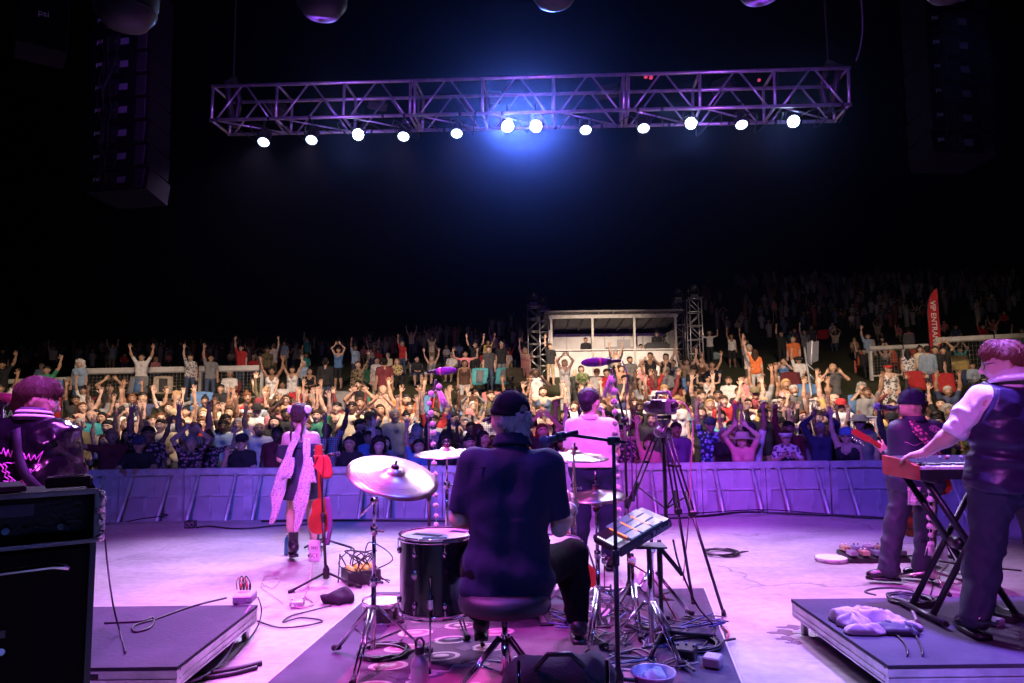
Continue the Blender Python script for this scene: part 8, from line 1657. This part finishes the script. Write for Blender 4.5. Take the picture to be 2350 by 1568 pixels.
def chairs():
    rnd = random.Random(5); cc = ['ch', 'nv', 'mr', 'gy', 'bl', 'gn', 'bk']
    for x, y, z, lab, sc, rz in SEATED:
        if 'orange lawn chair' in lab or 'slope' in lab or 'red tee and black cap' in lab: continue
        l = 'folding chair under the '+short(lab); l = ' '.join(l.split()[:16])
        camp_chair(x+.0*sc, y+.06*sc, z, rz, cloth(rnd.choice(cc)), l)
    E = [(312, 862, 'gy', 'bl', 'empty grey folding chair with a blue top band before the left fence'), (376, 862, 'be', 'ch', 'empty cream folding chair with a dark middle before the left fence'), (172, 865, 'ch', None, 'tall charcoal folding chair before the left fence'), (463, 898, 'bl', None, 'bright blue folding chair seen from behind in the left crowd'), (1124, 898, 'pk', 'gy', 'pink and grey folding chair on the grass left of the drummer'), (1066, 905, 'br', None, 'brown folding chair on the grass beside the pink one'), (790, 897, 'gy', None, 'grey folding chair on the grass left of the bearded man'), (1098, 843, 'tq', 'gy', 'left turquoise folding chair beside the man in charcoal'), (1154, 842, 'tq', 'gy', 'right turquoise folding chair beside the man in charcoal'), (1186, 842, 'ol', None, 'olive folding chair right of the turquoise ones'), (1820, 852, 'mr', None, 'large dark red folding chair beside the metal gate'), (1850, 880, 'bl', None, 'blue folding chair at the foot of the metal gate'), (2107, 850, 'rd', None, 'left of two bright red folding chairs at the right'), (2168, 855, 'rd', None, 'right of two bright red folding chairs at the right'), (2207, 815, 'ye', None, 'yellow folding chair before the right fence'), (1888, 755, 'rd', None, 'dim red folding chair alone on the upper right lawn'), (690, 900, 'rd', None, 'red folding chair behind the singer'), (1000, 905, 'bl', 'rd', 'blue folding chair behind the left microphone stand')]
    for px, py, c, ac, lab in E:
        s = 1.1; x, y = solve(px, py, .97*s); camp_chair(x, y, G(x, y), rnd.uniform(-.25, .25)+math.atan2(-x*.6, y-4), cloth(c), lab, 'folding chairs on the lawn', s, cloth(ac) if ac else None)
    OM = mat('orange_plastic', (.62, .10, .03), .45)
    slat = [MB().box((0, 0, 0), (.085, .02, .78), bev=.008).mesh('back_slat', OM), MB().box((0, 0, 0), (.52, .085, .02), bev=.006).mesh('seat_slat', OM)]
    for k, (px, py, lab) in enumerate(((1983, 808, 'first orange slatted lawn chair from the left'), (2050, 803, 'second orange slatted lawn chair with its back showing'), (2102, 800, 'third orange slatted lawn chair half hidden by standing people'))):
        x, y = solve(px, py, .95); t = thing('lawn_chair', lab, 'chair', (x, y+.15, G(x, y)), math.atan2(-x*.6, y-4)+.2*(k-1), 'orange slatted lawn chairs')
        for i in range(5): o = link('back_slat', slat[0], t, (-.2+.1*i, .36, .66-.03*abs(i-2)), (R(-18), 0, 0))
        for i in range(5): link('seat_slat', slat[1], t, (0, -.22+.1*i, .38-.025*i))
        for s in (-1, 1): MB().box((s*.32, 0, .56), (.12, .7, .025), bev=.01).build('arm_rest', OM, t); MB().box((s*.3, -.28, .28), (.09, .03, .56)).build('front_leg', OM, t); MB().box((s*.27, .1, .22), (.03, .85, .11), rot=Matrix.Rotation(R(-14), 3, 'X')).build('side_rail', OM, t)
chairs()
def gate():
    D = 20.5; t = thing('metal_gate', 'grey sheeted metal gate panel standing on the right lawn', 'gate', at(1850, 905, D)); SM = mat('gate_sheet', (.3, .31, .36), .4, .6); b = at(1850, 905, D)
    def L(px, py, d=D): return at(px, py, d)-b
    MB().tube([L(1846, 798), L(1870, 960, D-1.5)], .03, 8).build('post', GALV, t); MB().tube([L(1864, 782), L(1862, 838)], .025, 8).build('post', GALV, t); P = [L(1852, 786), L(1879, 783), L(1878, 828), L(1852, 838)]
    MB().add([p for p in P]+[p+Vector((0, .03, 0)) for p in P], [(0, 1, 2, 3), (7, 6, 5, 4), (0, 4, 5, 1), (1, 5, 6, 2), (2, 6, 7, 3), (3, 7, 4, 0)]).build('sheet_panel', SM, t)
    for k in range(3): MB().tube([L(1853+4*k, 836+22*k), L(1868+2*k, 850+22*k)], .02, 6).build('foot_bar', GALV, t)
    for k, (x0, x1, y0) in enumerate(((1850, 1872, 960), (1948, 2010, 1000))):
        D2 = 14.2-k*1.2; A, B = at(x0, y0-40, D2+1.2-k*1.2), at(x1, y0-42, D2); u = thing('steel_barricade', ('steel barricade edge on in the right crowd', 'steel barricade with a rounded corner behind the guitarist microphone')[k], 'barricade', A); H = 1.0; d = B-A
        MB().tube(catmull([Vector((0, 0, -H)), Vector((0, 0, -.08)), d*.06, d*.94, d+Vector((0, 0, -.08)), d+Vector((0, 0, -H))], 5), .022, 8).build('frame', GALV, u)
        for i in range(1, 9): MB().cyl(d*(i/9), d*(i/9)+Vector((0, 0, -H*.85)), .009, 6).build('bar', GALV, u)
        MB().tube([Vector((0, 0, -H*.85)), d+Vector((0, 0, -H*.85))], .016, 6).build('bottom_rail', GALV, u)
gate()
def lawn_bits():
    rnd = random.Random(3)
    B = [(1640, 805, (.28, .4, .42), 'pale striped tote bag beside the woman in the straw hat', 'bag', .5), (1478, 905, (.6, .4, .08), 'yellow and black bag on the grass before the booth', 'bag', .4), (686, 898, (.12, .3, .5), 'small light blue cooler bag behind the singer', 'cooler', .34), (1215, 890, (.05, .05, .06), 'black ribbed crate on the grass before the white dress', 'crate', .4), (1870, 857, (.07, .06, .06), 'dark backpack on the grass left of the salmon shirt', 'bag', .45), (222, 920, (.06, .12, .25), 'blue and black bag between the seated pair at the left', 'bag', .45), (1560, 888, (.45, .1, .06), 'red cloth bundle on the grass beside the grey shirt', 'bag', .35)]
    for px, py, c, lab, cat, s in B:
        x, y = solve(px, py, s); t = thing('lawn_'+cat, lab, cat, (x, y, G(x, y))); b = Body(.02, .06); b.add((-s*.3, 0, s*.3), (s*.3, 0, s*.32), s*.32, s*.3); b.add((-s*.25, 0, s*.6), (s*.25, 0, s*.62), s*.24, s*.22); b.disp = folds(.02, 6, 6, 8, int(px)); link('bag_body', sdf_mesh('bag_body', b, [mat('bag_%d' % px, c, .8)]), t); MB().tube([(-s*.2, 0, s*.75), (-s*.12, 0, s*1.0), (s*.12, 0, s*1.0), (s*.2, 0, s*.75)], .014, 6).build('handle', BLK, t)
    c = at(955, 884, 19.5); t = thing('striped_blanket', 'black and white striped blanket spread on the grass left of centre', 'blanket', (c.x, 19.5, G(c.x, 19.5)+.06)); SW, SB = cloth('wh'), cloth('bk')
    for k in range(18): MB().box((-.75+.085*k, .0, .0+.005*(k % 2)), (.083, 1.0, .02), rot=Matrix.Rotation(R(11.5), 3, 'X')).build('stripe', SW if k % 2 else SB, t)
    b = thing('banner', 'black banner with white lettering at the left edge of the crowd', 'banner', at(15, 945, 12.6)); MB().box((0, 0, 0), (.75, .02, .45)).build('banner_cloth', cloth('bk'), b); lettering('CRBA', .2, WHT, b, (-.1, -.015, -.05), (1, 0, 0), (0, 0, 1)); 
    c = at(131, 935, 14.0); t = thing('tall_banner', 'red and blue feather banner behind the jacketed musician', 'flag', c); MB().prism([(-.1, -.5), (.09, -.5), (.09, .22), (-.1, .22)], 0, .012, f=lambda x, y, z: (x, z, y)).build('cloth', cloth('rd'), t); MB().prism([(-.1, .222), (.09, .222), (.09, .56), (-.03, .56)], 0, .012, f=lambda x, y, z: (x, z, y)).build('cloth_top', cloth('bl'), t); MB().cyl((.105, 0, -1.6), (.105, 0, .58), .012, 8).build('pole', BLK, t)
lawn_bits()
# ------------------------------------------------------------------ thin haze added for the glow around the truss lamps
def haze():
    o = MB().box((0, 88, 24), (330, 188, 56)).build('haze', None); o.data.materials.clear(); m = bpy.data.materials.new('glow_haze'); m.use_nodes = True; t = m.node_tree; t.nodes.clear()
    out = t.nodes.new('ShaderNodeOutputMaterial'); v = t.nodes.new('ShaderNodeVolumePrincipled'); v.inputs['Color'].default_value = (.9, .92, 1, 1); v.inputs['Density'].default_value = .0003; v.inputs['Anisotropy'].default_value = .955
    t.links.new(v.outputs[0], out.inputs['Volume']); o.data.materials.append(m); tag(o, 'thin haze added to make the truss lamps glow', None, None, 'stuff')
haze()
